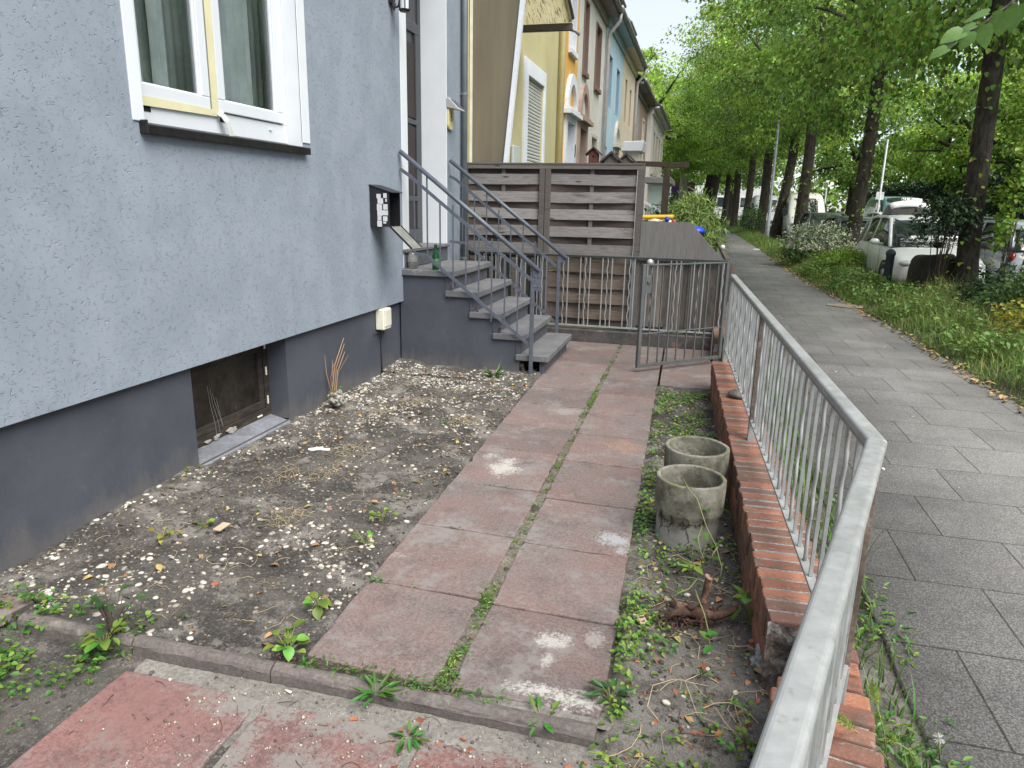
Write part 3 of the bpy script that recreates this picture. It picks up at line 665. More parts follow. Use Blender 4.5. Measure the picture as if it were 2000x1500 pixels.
# loose sand spilled over the front slabs: a thin heap with a ragged edge
def sandh(x, y):
    e = fbm(x, y, 9, 2.2) * .6 + fbm(x, y, 2, 8) * .35 + fbm(x, y, 7, 30) * .25
    edge = max(0, 1 - abs(y - 1.76) / .16)
    lf = max(0, min(1, (x + 1.55) / .4)); seam = max(0, 1 - abs(x + 1.25) / .06) + max(0, 1 - abs(x + .71) / .08)
    rt = max(0, min(1, (x + .35) / .25)); fd = -2.5 * max(0, (x + .17) / .1) - 2.5 * max(0, (-1.78 - x) / .05)
    return -.047 + .010 * (e * .9 + edge * 1.0 * (.3 + .7 * lf) + seam * .3 - .12 + fd)
soilgrid('spilled_sand', -1.85, -.03, .5, 1.815, .013, sandh, M_sand)
def sandb(x, y):
    e = fbm(x, y, 4, 3) * .7 + fbm(x, y, 1, 11) * .4
    return -.012 + .010 * (e + 1.15 - ((x + .36) / .22) ** 2 * 1.1 - ((y - 1.885) / .085) ** 2)
soilgrid('drifted_sand', -.70, -.14, 1.868, 2.03, .010, sandb, M_sand)
def jointh(x, y): return -.0085 + .007 * fbm(x, y, 2, 9) + .003 * fbm(x, y, 4, 30)
V = []; F = []
for i, y in enumerate(np.arange(1.88, 8.06, .02)):
    for k in range(5): x = seamL(y) - .006 + (seamR(y) - seamL(y) + .012) * k / 4; V.append((x, y, jointh(x, y)))
    if i: a, b = 5 * (i - 1), 5 * i; F += [(a + k, a + k + 1, b + k + 1, b + k) for k in range(4)]
tag(fast_mesh('joint_sand', V, F, mat('joint_sand', (.135, .12, .095), .95, noises=((9, .25), (90, .35)), patches=(((.07, .085, .025), 5, .52, .62), ((.05, .04, .03), 9, .56, .66)), bumps=((120, .8, .006),)), None, True), kind='structure')
# edging stones
M_edge = mat('edging_concrete', (.118, .100, .092), .85, noises=((5, .15), (80, .2), (260, .15)), bumps=((170, .5, .003),), patches=(((.18, .168, .15), 8, .57, .7),))
for x0, x1, lab in ((-2.36, -1.852, 'short weathered edging stone at the left, half buried among green weeds'), (-1.846, -1.292, 'middle edging stone with a rounded top between dark soil and red slab'), (-1.286, -.185, 'long edging stone with a rounded top across the foot of the slab path')):
    m = MB(); prof = [(EY - .03, -.12), (EY - .03, -.012)] + [(EY - .03 * math.cos(a), -.012 + .026 * math.sin(a)) for a in np.linspace(.2, PI - .2, 7)] + [(EY + .03, -.012), (EY + .03, -.12)]
    N = 14; rg = np.random.default_rng(int(-x0 * 100)); vs = []; L = len(prof)
    for k in range(N + 1):
        x = x0 + (x1 - x0) * k / N
        for (a, b) in prof: vs.append((x, a + rg.normal() * .0012, b + (rg.normal() * .0014 if b > -.1 else 0) - .004 * (x - x0)))
    fs = [(i * L + j, (i + 1) * L + j, (i + 1) * L + (j + 1) % L, i * L + (j + 1) % L) for i in range(N) for j in range(L)] + [tuple(range(L)), tuple(N * L + j for j in range(L))[::-1]]
    m.add(vs, fs); tag(m.build('edging_stone', M_edge, bevel=.003), lab, 'edging stone', 'edging stones across the foot of the path')
m = MB(); q = gp(20, 1200); m.prism([(-2.74, 1.80), (-2.42, 1.80), (-2.40, 1.93), (-2.74, 1.95)], -.03, .012)
tag(m.build('paving_fragment', M_slab, bevel=.006), 'broken reddish piece of paving slab against the plinth at the lower left edge', 'slab fragment')
# sidewalk
def pave_mat():
    t = NT('sidewalk_slabs'); v = t.coords()
    br = t.n.new('ShaderNodeTexBrick'); mp = t.coords(loc=(.245, -.02, 0)); t.con(mp, br.inputs['Vector'])
    br.offset = .5; br.inputs['Scale'].default_value = 1; br.inputs['Brick Width'].default_value = .507; br.inputs['Row Height'].default_value = .517
    br.inputs['Mortar Size'].default_value = .0045; br.inputs['Mortar Smooth'].default_value = .25; br.inputs['Bias'].default_value = 0
    br.inputs['Color1'].default_value = (.86, .86, .86, 1); br.inputs['Color2'].default_value = (1.12, 1.12, 1.12, 1); br.inputs['Mortar'].default_value = (.42, .39, .35, 1)
    c = t.mix(t.ramp(t.noise(v, 140, 3, .9), .42, .62), (.095, .092, .089), (.29, .28, .27))
    far = t.noise(v, 1.2, 5, .7); c = t.scale_col(c, t.ramp(far, .3, .7, .78, 1.18))
    c = t.mix(t.math('MULTIPLY', t.ramp(t.noise(t.coords(loc=(5, 5, 0)), 2.6, 6, .7), .54, .72), .45), c, (.19, .175, .155))
    c = t.mix(1., c, br.outputs['Color'], 'MULTIPLY')
    t.con(c, t.b.inputs['Base Color']); t.b.inputs['Roughness'].default_value = .7
    p = t.bump(t.math('SUBTRACT', 1., br.outputs['Fac']), .8, .006); p = t.bump(t.noise(v, 170, 3, .85), .45, .0025, p)
    t.con(p, t.b.inputs['Normal']); return t.m
st = [(-3, .78, 3.3), (1.96, .79, 2.95), (4, .78, 2.78), (6.5, .78, 2.69), (8.3, .45, 2.68), (10.2, .45, 2.655), (13, .45, 2.55), (15.8, .45, 2.4), (20, .45, 2.3), (25.4, .45, 2.25), (34, .4, 2.18), (43, .3, 2.06), (60, -.2, 1.7)]
def vr(y): return float(np.interp(y, [s[0] for s in st], [s[2] for s in st]))
V = []; F = []
yy = np.concatenate([np.arange(1.93, 12, .12), np.arange(12, 60, .8)])
for i, y in enumerate(yy):
    l = np.interp(y, [s[0] for s in st], [s[1] for s in st]); r = vr(y) + .05 * fbm(y, 0, 1, 1.5)
    V += [(l + .02 * fbm(y, 3, 1, 2.), y, 0.002), (r, y, 0.002), (l, y, -.1), (r, y, -.1)]
    if i: a = 4 * (i - 1); b = 4 * i; F += [(a, a + 1, b + 1, b), (a + 2, a, b, b + 2), (a + 1, a + 3, b + 3, b + 1)]
tag(fast_mesh('sidewalk', V, F, pave_mat()), kind='structure')
# natural stone setts below the pavement
M_sett = mat('granite_sett', (.33, .34, .36), .7, noises=((9, .12), (90, .22)), bumps=((60, .5, .006),), isl=.12)
m = MB(); rg = np.random.default_rng(2)
for r in range(4):
    x = .80 + rg.uniform(-.02, .02) + .05 * r
    while x < 3.2:
        w = rg.uniform(.13, .2); m.box(x, x + w - .012, 1.915 - .165 * r - .15, 1.915 - .165 * r, -.12, .002 + rg.uniform(-.004, .004)); x += w
tag(m.build('sett_strip', M_sett, bevel=.012, seg=2), kind='structure')
# verge
M_verge = mat('verge_soil', (.05, .045, .028), .95, noises=((2, .3), (40, .3)), bumps=((30, .7, .02),), patches=(((.045, .07, .02), 2.5, .5, .62),))
def vh(x, y): 
    e = x - vr(y)
    return -.03 + .05 * min(1, max(0, e / .3)) + .10 * min(1, max(0, (e - .3) / 1.2)) * (1 if y < 30 else .4) + .03 * fbm(x, y, 0, .9)
V = []; F = []; K = 16
for i, y in enumerate(np.arange(.5, 62, .35)):
    xr = 6.6 if y < 15 else 3.7 + 2.9 * max(0, 1 - (y - 15) / .8)
    if y > 34: xr = 3.4
    for k in range(K): x = vr(y) - .06 + (xr - vr(y) + .06) * k / (K - 1); V.append((x, y, vh(x, y) if k < K - 1 else -.14))
    if i:
        a, b = (i - 1) * K, i * K; F += [(a + k, a + k + 1, b + k + 1, b + k) for k in range(K - 1)]
tag(fast_mesh('verge', V, F, M_verge, None, True), kind='structure')
M_asph = mat('asphalt', (.055, .055, .057), .85, noises=((.6, .2), (60, .3)), bumps=((80, .4, .004),))
m = MB(); m.add([(3.3, -20, -.12), (13, -20, -.12), (13, 58, -.12), (9, 120, -.12), (1, 120, -.12), (3.3, 58, -.12)], [(0, 1, 2, 3, 4, 5)]); tag(m.build('road', M_asph), kind='structure')
m = MB(); m.add([(-12, 57, -.115), (3.3, 57, -.115), (3.3, 62.5, -.115), (-12, 62.5, -.115)], [(0, 1, 2, 3)]); tag(m.build('side_street', mat('pale_asphalt', (.2, .2, .2), .85)), kind='structure')
# ================================================================== pebbles, rubble, litter (uncountable ground cover)
M_peb = mat('white_pebble', (.36, .335, .285), .6, noises=((30, .15), (120, .15)), isl=.38, warm=.012, bumps=((90, .2, .002),))
M_pebd = mat('brown_pebble', (.17, .145, .115), .6, noises=((30, .2),), isl=.4)
rng = np.random.default_rng(21)
def bedpts(n, f, x0=-2.74, x1=-1.24, y0=1.88, y1=6.25):
    out = []
    while len(out) < n:
        x, y = rng.uniform(x0, x1), rng.uniform(y0, y1)
        if rng.random() < f(x, y): out.append((x, y))
    return np.array(out)
def dens(x, y):
    if x > pathL(y) - .02: return 0
    d = .10 + .9 * max(0, 1 - (x + 2.757) / .32) ** 1.1 * (1 if y > 3.0 else .35)
    d += .22 * (y > 4.4) + .30 * (y > 5.0) * (x < -1.6) + .1 * (y < 2.6)
    d += .25 * (x > -1.9) * (y < 2.9)
    c = .5 + 1.3 * fbm(x, y, 3, 2.1)
    return max(0., min(1, d * c * (.6 + 1.2 * fbm(x, y, 8, 7) + .4)))
P = bedpts(2700, dens); S = (.0042 + .0105 * rng.random((len(P), 1)) ** 1.9) * rng.uniform(.75, 1.25, (len(P), 3)) * np.array([1.2, .85, .55])
big = rng.random(len(P)) < .03; S[big] *= 1.25
Z = np.array([soilh(x, y) for x, y in P]) + S[:, 2] * rng.uniform(-.45, .4, len(P))
tag(stones(np.column_stack([P, Z]), S, 'pebbles', M_peb, None, .25), kind='stuff')
P = bedpts(1500, lambda x, y: .3 if x < pathL(y) - .01 else 0); S = rng.uniform(.003, .009, (len(P), 1)) * rng.uniform(.7, 1.3, (len(P), 3)) * np.array([1.2, .9, .7])
P2 = np.column_stack([rng.uniform(-.17, .32, 500), rng.uniform(1.5, 6.2, 500)]); S2 = rng.uniform(.003, .009, (500, 1)) * rng.uniform(.7, 1.3, (500, 3)) * np.array([1.2, .9, .7])
P = np.concatenate([P, P2]); S = np.concatenate([S, S2]); Z = np.array([soilh(x, y) for x, y in P]) + S[:, 2] * .3
tag(stones(np.column_stack([P, Z]), S, 'gravel', M_pebd), kind='stuff')
P = np.column_stack([rng.uniform(-.15, .36, 130), rng.uniform(1.2, 6., 130)]); S = rng.uniform(.005, .013, (130, 1)) * rng.uniform(.8, 1.2, (130, 3)) * np.array([1.2, .9, .6])
Z = np.array([soilh(x, y) for x, y in P]) + S[:, 2] * .4
tag(stones(np.column_stack([P, Z]), S, 'pebbles', M_peb), kind='stuff')
P = bedpts(4200, lambda x, y: .6 if x < pathL(y) - .01 else 0); P2 = np.array([strip0 for strip0 in zip(rng.uniform(-.17, .33, 1300), rng.uniform(1.3, 6.2, 1300))]); P3 = np.array(list(zip(rng.uniform(-2.6, -1.82, 500), rng.uniform(1.1, 1.8, 500)))); P = np.concatenate([P, P2, P3])
S = (.002 + .007 * rng.random((len(P), 1)) ** 2.5) * rng.uniform(.7, 1.3, (len(P), 3)) * np.array([1.1, 1, .75]); Z = np.array([soilh(x, y) for x, y in P]) + S[:, 2] * .3
tag(stones(np.column_stack([P, Z]), S, 'soil_crumbs', mat('soil_crumb', (.075, .066, .057), .95, isl=.6, noises=((90, .3),)), None, .3), kind='stuff')
P = np.column_stack([rng.uniform(-1.5, -.02, 1500), rng.uniform(1.15, 1.8, 1500)]); S = (.0012 + .004 * rng.random((1500, 1)) ** 3) * rng.uniform(.7, 1.3, (1500, 3)); Z = np.array([max(sandh(x, y), -.037) for x, y in P]) + S[:, 2] * .4
tag(stones(np.column_stack([P, Z]), S, 'grit', mat('grit', (.25, .225, .19), .9, isl=.65, noises=((60, .2),)), None, .3), kind='stuff')
P = np.column_stack([rng.uniform(-1.75, .0, 22), rng.uniform(1.15, 1.8, 22)]); S = rng.uniform(.002, .005, (22, 1)) * rng.uniform(.7, 1.3, (22, 3)); Z = np.array([max(sandh(x, y), -.037) for x, y in P]) + S[:, 2] * .5
tag(stones(np.column_stack([P, Z]), S, 'grit', M_peb, None, .25), kind='stuff')
# brick chips
M_chip = mat('brick_chip', (.30, .10, .05), .85, noises=((30, .2),), isl=.35)
m = MB(); rg = np.random.default_rng(9)
cpos = [gp(*p) for p in ((1245, 1290), (1330, 1420), (1355, 1425), (1350, 1455), (1405, 1425), (1465, 1265), (1470, 1250), (1325, 1440), (1375, 1310), (1260, 1350), (1380, 1380), (1480, 1370), (770, 1475), (820, 1390), (855, 1432), (905, 1425), (915, 1447), (835, 1450), (1145, 1470), (1110, 1480), (645, 1115), (420, 1140), (1460, 1410), (1300, 1140), (1425, 1045), (1250, 1085), (1280, 1400), (1310, 1395), (690, 1385))]
cpos += [(rg.uniform(-.1, .35), rg.uniform(1.35, 2.4), 0) for _ in range(70)] + [(rg.uniform(-1.2, -.1), rg.uniform(1.25, 1.75), 0) for _ in range(25)] + [(rg.uniform(-2.6, -1.4), rg.uniform(2, 6), 0) for _ in range(18)]
for i, (x, y, _) in enumerate(cpos):
    s = rg.uniform(.004, .011) if i < 29 else rg.uniform(.002, .006); a = rg.uniform(0, PI); z = (max(soilh(x, y), sandh(x, y)) if y < 1.82 else soilh(x, y)) + s * .3
    m.obox((x, y, z), (s * 1.3 * math.cos(a), s * 1.3 * math.sin(a), rg.normal() * .002), (-s * .7 * math.sin(a), s * .7 * math.cos(a), rg.normal() * .003), (0, rg.normal() * .002, s * .4))
tag(m.build('brick_rubble', M_chip, bevel=.0015), kind='stuff')
# dry straw, twigs and dead leaves
M_straw = mat('straw', (.36, .29, .17), .8, isl=.4, noises=((20, .1),))
M_twig = mat('twig', (.07, .05, .035), .85, isl=.4, noises=((40, .2),))
def strands(n, pf, L, r, M, name, curl=.5, lift=.01, seed=0, zf=soilh):
    rg = np.random.default_rng(seed); m = MB()
    for i in range(n):
        x, y = pf(rg); a = rg.uniform(0, 2 * PI); l = rg.uniform(*L); pts = []; k = 5; c = rg.normal() * curl
        for j in range(k):
            px_, py_ = x + math.cos(a) * l * j / k, y + math.sin(a) * l * j / k; a += c / k
            pts.append((px_, py_, zf(px_, py_) + r * 1.2 + lift * math.sin(PI * j / (k - 1)) * rg.uniform(.2, 1)))
        m.tube(pts, [r * (1 - .6 * j / k) for j in range(k)], 4, False)
    return tag(m.build(name, M, None, True), kind='stuff')
bed = lambda rg: (rg.uniform(-2.7, -1.32), rg.uniform(1.95, 6.2))
strip = lambda rg: (rg.uniform(-.15, .3), rg.uniform(1.5, 6.1))
strands(330, bed, (.03, .13), .0012, M_straw, 'straw', 1.2, .012, 1); strands(230, bed, (.03, .16), .0016, M_twig, 'twigs', .8, .012, 2)
strands(260, strip, (.03, .12), .0012, M_straw, 'straw', 1.4, .015, 3); strands(160, strip, (.03, .14), .0015, M_twig, 'twigs', .8, .012, 4)
strands(26, lambda rg: (rg.uniform(-.1, .28), rg.uniform(1.7, 3.2)), (.15, .34), .0018, M_straw, 'straw', 2.2, .03, 8)
heaps = [gp(745, 800), gp(640, 920), gp(565, 925), gp(680, 880), gp(905, 820), gp(560, 1010), gp(815, 785), gp(1330, 1380), gp(1370, 1330)]
def heap(rg): h = heaps[rg.integers(len(heaps))]; return (h[0] + rg.normal() * .05, h[1] + rg.normal() * .06)
heaps = heaps[:-2]
strands(230, heap, (.04, .14), .0012, M_straw, 'straw', 3., .03, 5)
fz = lambda x, y: max(sandh(x, y), -.038)
strands(60, lambda rg: (rg.uniform(-1.75, 0), rg.uniform(1.2, 1.8)), (.02, .08), .0012, M_twig, 'twigs', .6, .006, 6, fz)
M_dead = mat('dead_leaf', (.26, .17, .07), .8, isl=.45, warm=.03, noises=((30, .2),))
def flat_leaves(pts, L, M, name, seed=0, zf=soilh, tilt=.25, kind='stuff'):
    rg = np.random.default_rng(seed); n = len(pts); a = rg.uniform(0, 2 * PI, n)
    P = np.array([(x, y, zf(x, y) + .006) for x, y in pts]); D = np.stack([np.cos(a), np.sin(a), rg.normal(size=n) * tilt], 1)
    U = np.stack([rg.normal(size=n) * tilt, rg.normal(size=n) * tilt, np.ones(n)], 1); l = rg.uniform(*L, n)
    V, F = leaves(P, D, U, l, l * .62, .5, .2); return tag(fast_mesh(name, V, F, M, None, True), kind=kind)
rg = np.random.default_rng(4)
flat_leaves([bed(rg) for _ in range(160)] + [strip(rg) for _ in range(110)], (.018, .05), M_dead, 'dead_leaves', 3)
flat_leaves([(vr(y) + abs(rg.normal()) * .1 - .12, y) for y in rg.uniform(5, 24, 700)], (.03, .08), mat('dry_leaf_litter', (.33, .24, .11), .85, isl=.45, warm=.03), 'leaf_litter', 5, lambda x, y: .01)
flat_leaves([(rg.uniform(.8, vr(y)), y) for y in rg.uniform(2, 22, 70)], (.012, .035), mat('pale_litter', (.5, .46, .34), .8, isl=.4), 'leaf_litter', 6, lambda x, y: .003, .1)
# ================================================================== brick garden wall
def brick_mat():
    t = NT('brick'); v = t.coords()
    r = t.island(); r2 = t.math('FRACT', t.math('MULTIPLY', r, 13.7))
    c = t.mix(r, (.20, .082, .053), (.33, .135, .078)); c = t.mix(t.math('MULTIPLY', t.ramp(r2, .4, .9), .8), c, (.105, .062, .05))
    c = t.mix(t.math('MULTIPLY', t.ramp(t.noise(t.coords((.35, 1, 1)), 17, 5, .7), .45, .68), .7), c, (.075, .05, .04))
    c = t.mix(t.math('MULTIPLY', t.ramp(t.noise(t.coords(loc=(2, 9, 1)), 5, 5, .7), .5, .7), .55), c, (.11, .085, .07))
    c = t.mix(t.math('MULTIPLY', t.ramp(t.noise(t.coords(loc=(2, 3, 1)), 26, 5, .75), .60, .7), .6), c, (.30, .28, .26))
    c = t.mix(t.math('MULTIPLY', t.ramp(t.noise(t.coords(loc=(6, 3, 1)), 9, 5, .7), .56, .72), .5), c, (.10, .11, .045))
    c = t.scale_col(c, t.ramp(t.noise(v, 150, 3, .7), .3, .7, .82, 1.18))
    t.con(c, t.b.inputs['Base Color']); t.b.inputs['Roughness'].default_value = .82
    p = t.bump(t.noise(v, 70, 5, .75), .55, .005); p = t.bump(t.noise(v, 250, 3, .8), .4, .002, p); t.con(p, t.b.inputs['Normal']); return t.m
M_brick = brick_mat()
M_mortar = mat('mortar', (.20, .193, .18), .9, noises=((20, .25), (90, .3)), bumps=((90, .8, .004),), patches=(((.09, .085, .06), 9, .5, .68),))
ZB = .25
def wl_x(y): return .191 + (6.163 - y) * .0317
bw = thing('brick_wall', 'low red brick wall topped with bricks on edge, carrying the long galvanised railing', 'garden wall', (.37, 4.2, 0))
rng = np.random.default_rng(12); dirw = Vector((-.0317, 1, 0)).normalized(); acr = Vector((dirw.y, -dirw.x, 0))
m = MB(); mf = MB(); y = 2.20
while y < 6.26:
    hw = .0315; c = Vector((wl_x(y + hw), y + hw, 0)) + acr * .12
    L = .12 + rng.uniform(-.005, .004); ang = rng.normal() * .014; dv = Vector((dirw.x * math.cos(ang) - dirw.y * math.sin(ang), dirw.x * math.sin(ang) + dirw.y * math.cos(ang), 0)); av = Vector((dv.y, -dv.x, 0))
    m.obox((c.x + rng.normal() * .002, c.y, ZB - .055 + rng.normal() * .0025), av * L, dv * .0288, (rng.normal() * .001, 0, .055))
    y += .0735
m.build('coping_bricks', M_brick, bw, bevel=.006, seg=3)
for r in range(5):
    z = ZB - .118 - .072 * r; y = 2.2 + (.12 if r % 2 else 0)
    while y < 6.25:
        L = min(.235, 6.27 - y)
        if L > .05:
            for sgn, off in ((1, .052), (-1, .19)):
                c = Vector((wl_x(y + L / 2), y + L / 2, 0)) + acr * off; mf.obox((c.x, c.y, z - .031), acr * .05, dirw * (L / 2 - .004), (0, 0, .031))
        y += .245
mf.build('stretcher_bricks', M_brick, bw, bevel=.005)
m = MB()
for k in range(20):
    y0, y1 = 2.215 + 4.03 * k / 20, 2.215 + 4.03 * (k + 1) / 20
    m.add([(wl_x(y) + o, y, z) for y in (y0, y1) for o, z in ((.007, -.2), (.007, ZB - .0045), (.231, ZB - .0045), (.231, -.2))], [(0, 1, 5, 4), (1, 2, 6, 5), (2, 3, 7, 6)] + ([(0, 3, 2, 1)] if k == 0 else []) + ([(4, 5, 6, 7)] if k == 19 else []))
m.build('mortar_joints', M_mortar, bw)
m = MB(); rg = np.random.default_rng(3)
n = 16; gx = np.linspace(-.002, .19, n); gz = np.linspace(-.03, ZB - .115 + .11, n); vs = [(wl_x(2.19) + a, 2.197 - .014 * max(0, fbm(a, b, 1, 22) + .35) - .01 * fbm(a, b, 5, 60), b) for b in gz for a in gx]
m.add(vs, [(j * n + i, j * n + i + 1, (j + 1) * n + i + 1, (j + 1) * n + i) for i in range(n - 1) for j in range(n - 1)])
m.build('broken_face', mat('broken_mortar', (.13, .105, .09), .95, noises=((14, .4), (60, .4)), bumps=((60, 1., .01),), patches=(((.24, .23, .21), 16, .5, .6),)), bw, True)
m = MB()
for a, z in ((.06, .175), (.085, .175), (.06, .13), (.085, .13)): m.box(wl_x(2.19) + a, wl_x(2.19) + a + .014, 2.172, 2.199, z, z + .016)
lump = thing('mortar_lump', 'crumbling grey lump of old mortar at the broken end of the brick wall', 'mortar lump', gp(1492, 1312))
m = MB(); x, y, _ = gp(1490, 1310); rg = np.random.default_rng(8)
m.ball((x, y + .03, .02), .05, 40, 26, (.9, .9, .8)); rv = lambda v: 1 + .55 * fbm(v[0], v[1], v[2], 26) + .3 * fbm(v[0], v[2], v[1], 70)
m.V = [(x + (v[0] - x) * rv(v), y + .03 + (v[1] - y - .03) * rv(v), .02 + (v[2] - .02) * rv(v)) for v in m.V]
m.build('lump', mat('old_mortar', (.30, .295, .285), .95, noises=((40, .35),), bumps=((70, .9, .01),)), lump)
# second wall under the near railing
C0 = Vector((.47, 1.83, 0)); E0 = Vector((.075, .49, 0)); d2 = (E0 - C0).normalized()
bw2 = thing('brick_wall', 'short darker brick wall turning toward the viewer under the near end of the railing', 'garden wall', (.4, 1.4, 0))
m = MB(); rg = np.random.default_rng(6); y = 2.15; k = 0
while y > .35:
    f = min(1, max(0, (2.15 - y) / .5)); rx = .565 - .03 * f if y > 1.5 else .535 - (1.5 - y) * .28
    a = .02 + .17 * f; av = Vector((math.cos(a), -math.sin(a), 0)); L = .065 + .06 * min(1, (2.15 - y) / .35)
    c = Vector((rx, y, ZB - .055)) - av * L; dv = Vector((-av.y, av.x, 0))
    m.obox((c.x, c.y, c.z + rg.normal() * .0025), av * (L + rg.uniform(-.006, .008)), dv * .030, (0, rg.normal() * .002, .055)); y -= .073; k += 1
m.build('coping_bricks', M_brick, bw2, bevel=.008, seg=3)
m = MB(); pl = []; pr = []
for y in np.arange(2.17, .3, -.1):
    f = min(1, max(0, (2.15 - y) / .5)); rx = (.565 - .03 * f if y > 1.5 else .535 - (1.5 - y) * .28) - .012; L = .125 + .11 * min(1, max(0, (2.15 - y)) / .35); pr.append((rx, y)); pl.append((rx - L, y + .02))
m.prism(pl[::-1] + pr, -.2, ZB - .012, 'xy'); m.build('mortar_joints', M_mortar, bw2)
m = MB(); rg = np.random.default_rng(2)
for r in range(4):
    z = ZB - .118 - .072 * r
    for i in range(len(pr) - 1):
        a, b = Vector(pr[i] + (0,)), Vector(pr[i + 1] + (0,)); d = (b - a); n = Vector((-d.y, d.x, 0)).normalized()
        m.obox(((a + b) / 2 - n * (-.0) + Vector((.0, 0, z - .031))), d * .46, n * .012, (0, 0, .031))
m.build('stretcher_bricks', M_brick, bw2, bevel=.004)
# stone left on the wall
st_ = thing('cobblestone', 'flat grey-brown stone lying on top of the brick wall beside the railing', 'stone', gp(1442, 775, ZB))
x, y, _ = gp(1442, 776, ZB); m = MB(); m.ball((x + .01, y, ZB + .026), .075, 20, 12, (1.15, 1.1, .42)); m.build('stone', mat('field_stone', (.15, .135, .12), .8, noises=((20, .2), (120, .2)), bumps=((30, .4, .01),)), st_, True)
# ================================================================== galvanised railing
def galv_mat(name='galvanised', base=(.36, .37, .365), rust=.62):
    t = NT(name); v = t.coords()
    c = t.mix(t.ramp(t.noise(v, 6, 5, .7), .3, .7), tuple(x * .86 for x in base), tuple(min(1, x * 1.1) for x in base))
    c = t.mix(t.math('MULTIPLY', t.ramp(t.noise(t.coords((1, 1, .3), loc=(3, 2, 1)), 19, 5, .7), rust, rust + .14), .7), c, (.19, .15, .10))
    c = t.mix(t.math('MULTIPLY', t.ramp(t.noise(t.coords(loc=(8, 2, 1)), 40, 4, .7), .58, .7), .5), c, (.22, .23, .2))
    t.con(c, t.b.inputs['Base Color']); t.b.inputs['Metallic'].default_value = .45
    t.con(t.ramp(t.noise(v, 25, 4, .7), .3, .7, .38, .62), t.b.inputs['Roughness'])
    t.con(t.bump(t.noise(v, 60, 4, .7), .12, .003), t.b.inputs['Normal']); return t.m
M_galv = galv_mat(); M_galvd = galv_mat('galvanised_dull', (.27, .275, .27), .55)
M_galvbar = galv_mat('galvanised_bar', (.36, .37, .365), .54)
M_brown = mat('rusty_brown_steel', (.10, .072, .055), .7, noises=((9, .3), (60, .3)), patches=(((.22, .2, .18), 12, .55, .7),))
rl = thing('metal_railing', 'galvanised steel railing with an angled handrail running along the top of the brick wall', 'railing', (.4, 4, ZB))
RT = 1.006; A = Vector((.296, 6.30, 0)); C = Vector((.462, 1.835, 0)); E = Vector((.050, .42, 0))
def rail_section(a, b, nb, first, posts, wav):
    d = (b - a).normalized()
    m = MB(); zt = RT - .014
    m.bar(a + Vector((0, 0, zt)) - (d * .0), b + Vector((0, 0, zt)) + d * .014, .047, .028); m.build('handrail', M_galv, rl, bevel=.010, seg=4)
    m = MB(); m.bar(a + Vector((0, 0, RT - .034)), b + Vector((0, 0, RT - .034)), .034, .010); m.build('upper_bar', M_galvd, rl, bevel=.001)
    m = MB(); m.bar(a + Vector((0, 0, .365)), b + Vector((0, 0, .365)), .03, .012); m.build('lower_bar', M_galv, rl, bevel=.001)
    L = (b - a).length; n = nb
    for i in range(n):
        s = first + (L - first * 1.6) * i / (n - 1); p = a + d * s; q = MB()
        if i % 3 == wav:
            nrm_ = Vector((-d.y, d.x, 0)); pts = []
            for k in range(25): t = k / 24; pts.append(p + nrm_ * .0 + d * (.006 * math.sin(t * 2 * PI * 4)) + Vector((0, 0, .372 + t * (RT - .41))))
            q.tube(pts, .007, 6); q.build('baluster', M_galvbar, rl, True)
        else:
            q.box(p.x - .006, p.x + .006, p.y - .006, p.y + .006, .372, RT - .04); q.build('baluster', M_galv if i % 4 == 1 else M_galvbar, rl, bevel=.001)
    for s, M in posts:
        p = a + d * s; q = MB(); q.bar(p + Vector((0, 0, ZB - .02)), p + Vector((0, 0, RT - .03)), .035, .035, d); q.build('post', M, rl, bevel=.002)
        q = MB(); q.bar(p + Vector((0, 0, ZB - .02)), p + Vector((0, 0, ZB + .115)), .038, .038, d); q.build('post_foot', M_galv, rl, bevel=.003)
L1 = (C - A).length
rail_section(A, C, 41, .06, [(.0, M_galvd), (L1 - (C - Vector((.377, 4.13, 0))).length, M_brown), (L1 - .012, M_brown)], 2)
rail_section(C, E, 13, .07, [((E - C).length - .02, M_galvd)], 1)
# ================================================================== gate, posts and boundary railing
M_gate = galv_mat('gate_steel', (.13, .137, .137), .55)
gt = thing('garden_gate', 'grey steel garden gate standing open, its knob and rusty lock at the free edge', 'gate', (.29, 7.42, 0))
H0 = Vector((.285, 7.42, 0)); F0 = Vector((-.478, 6.70, 0)); gd = (F0 - H0).normalized(); gL = (F0 - H0).length; gn = Vector((-gd.y, gd.x, 0))
P = lambda s, z: H0 + gd * s + Vector((0, 0, z))
m = MB(); m.bar(P(.0, .05), P(.0, 1.04), .032, .032, gd); m.bar(P(gL, .05), P(gL, 1.03), .034, .034, gd); m.bar(P(.017, .065), P(gL - .018, .065), .03, .03); m.bar(P(.017, 1.02), P(gL - .018, 1.02), .03, .014); m.bar(P(.017, .375), P(gL - .018, .375), .022, .010)
m.build('gate_frame', M_gate, gt, bevel=.002)
for i in range(1, 9):
    q = MB(); p = P(gL * i / 9, 0); q.bar(p + Vector((0, 0, .08)), p + Vector((0, 0, .37)), .011, .011, gd)
    q.bar(p + Vector((0, 0, .38)), p + Vector((0, 0, 1.013)), .011, .011, gd); q.build('baluster', M_gate, gt)
m = MB(); m.bar(P(gL - .09, .84), P(gL - .02, .84), .034, .16); m.build('lock_case', M_gate, gt, bevel=.002)
m = MB(); p = P(gL - .055, .86) + gn * .022; m.obox(p, gd * .018, gn * .006, (0, 0, .012)); p2 = P(gL - .055, .86) - gn * .022; m.obox(p2, gd * .018, gn * .006, (0, 0, .012)); m.build('rusty_cylinder', M_brown, gt, bevel=.002)
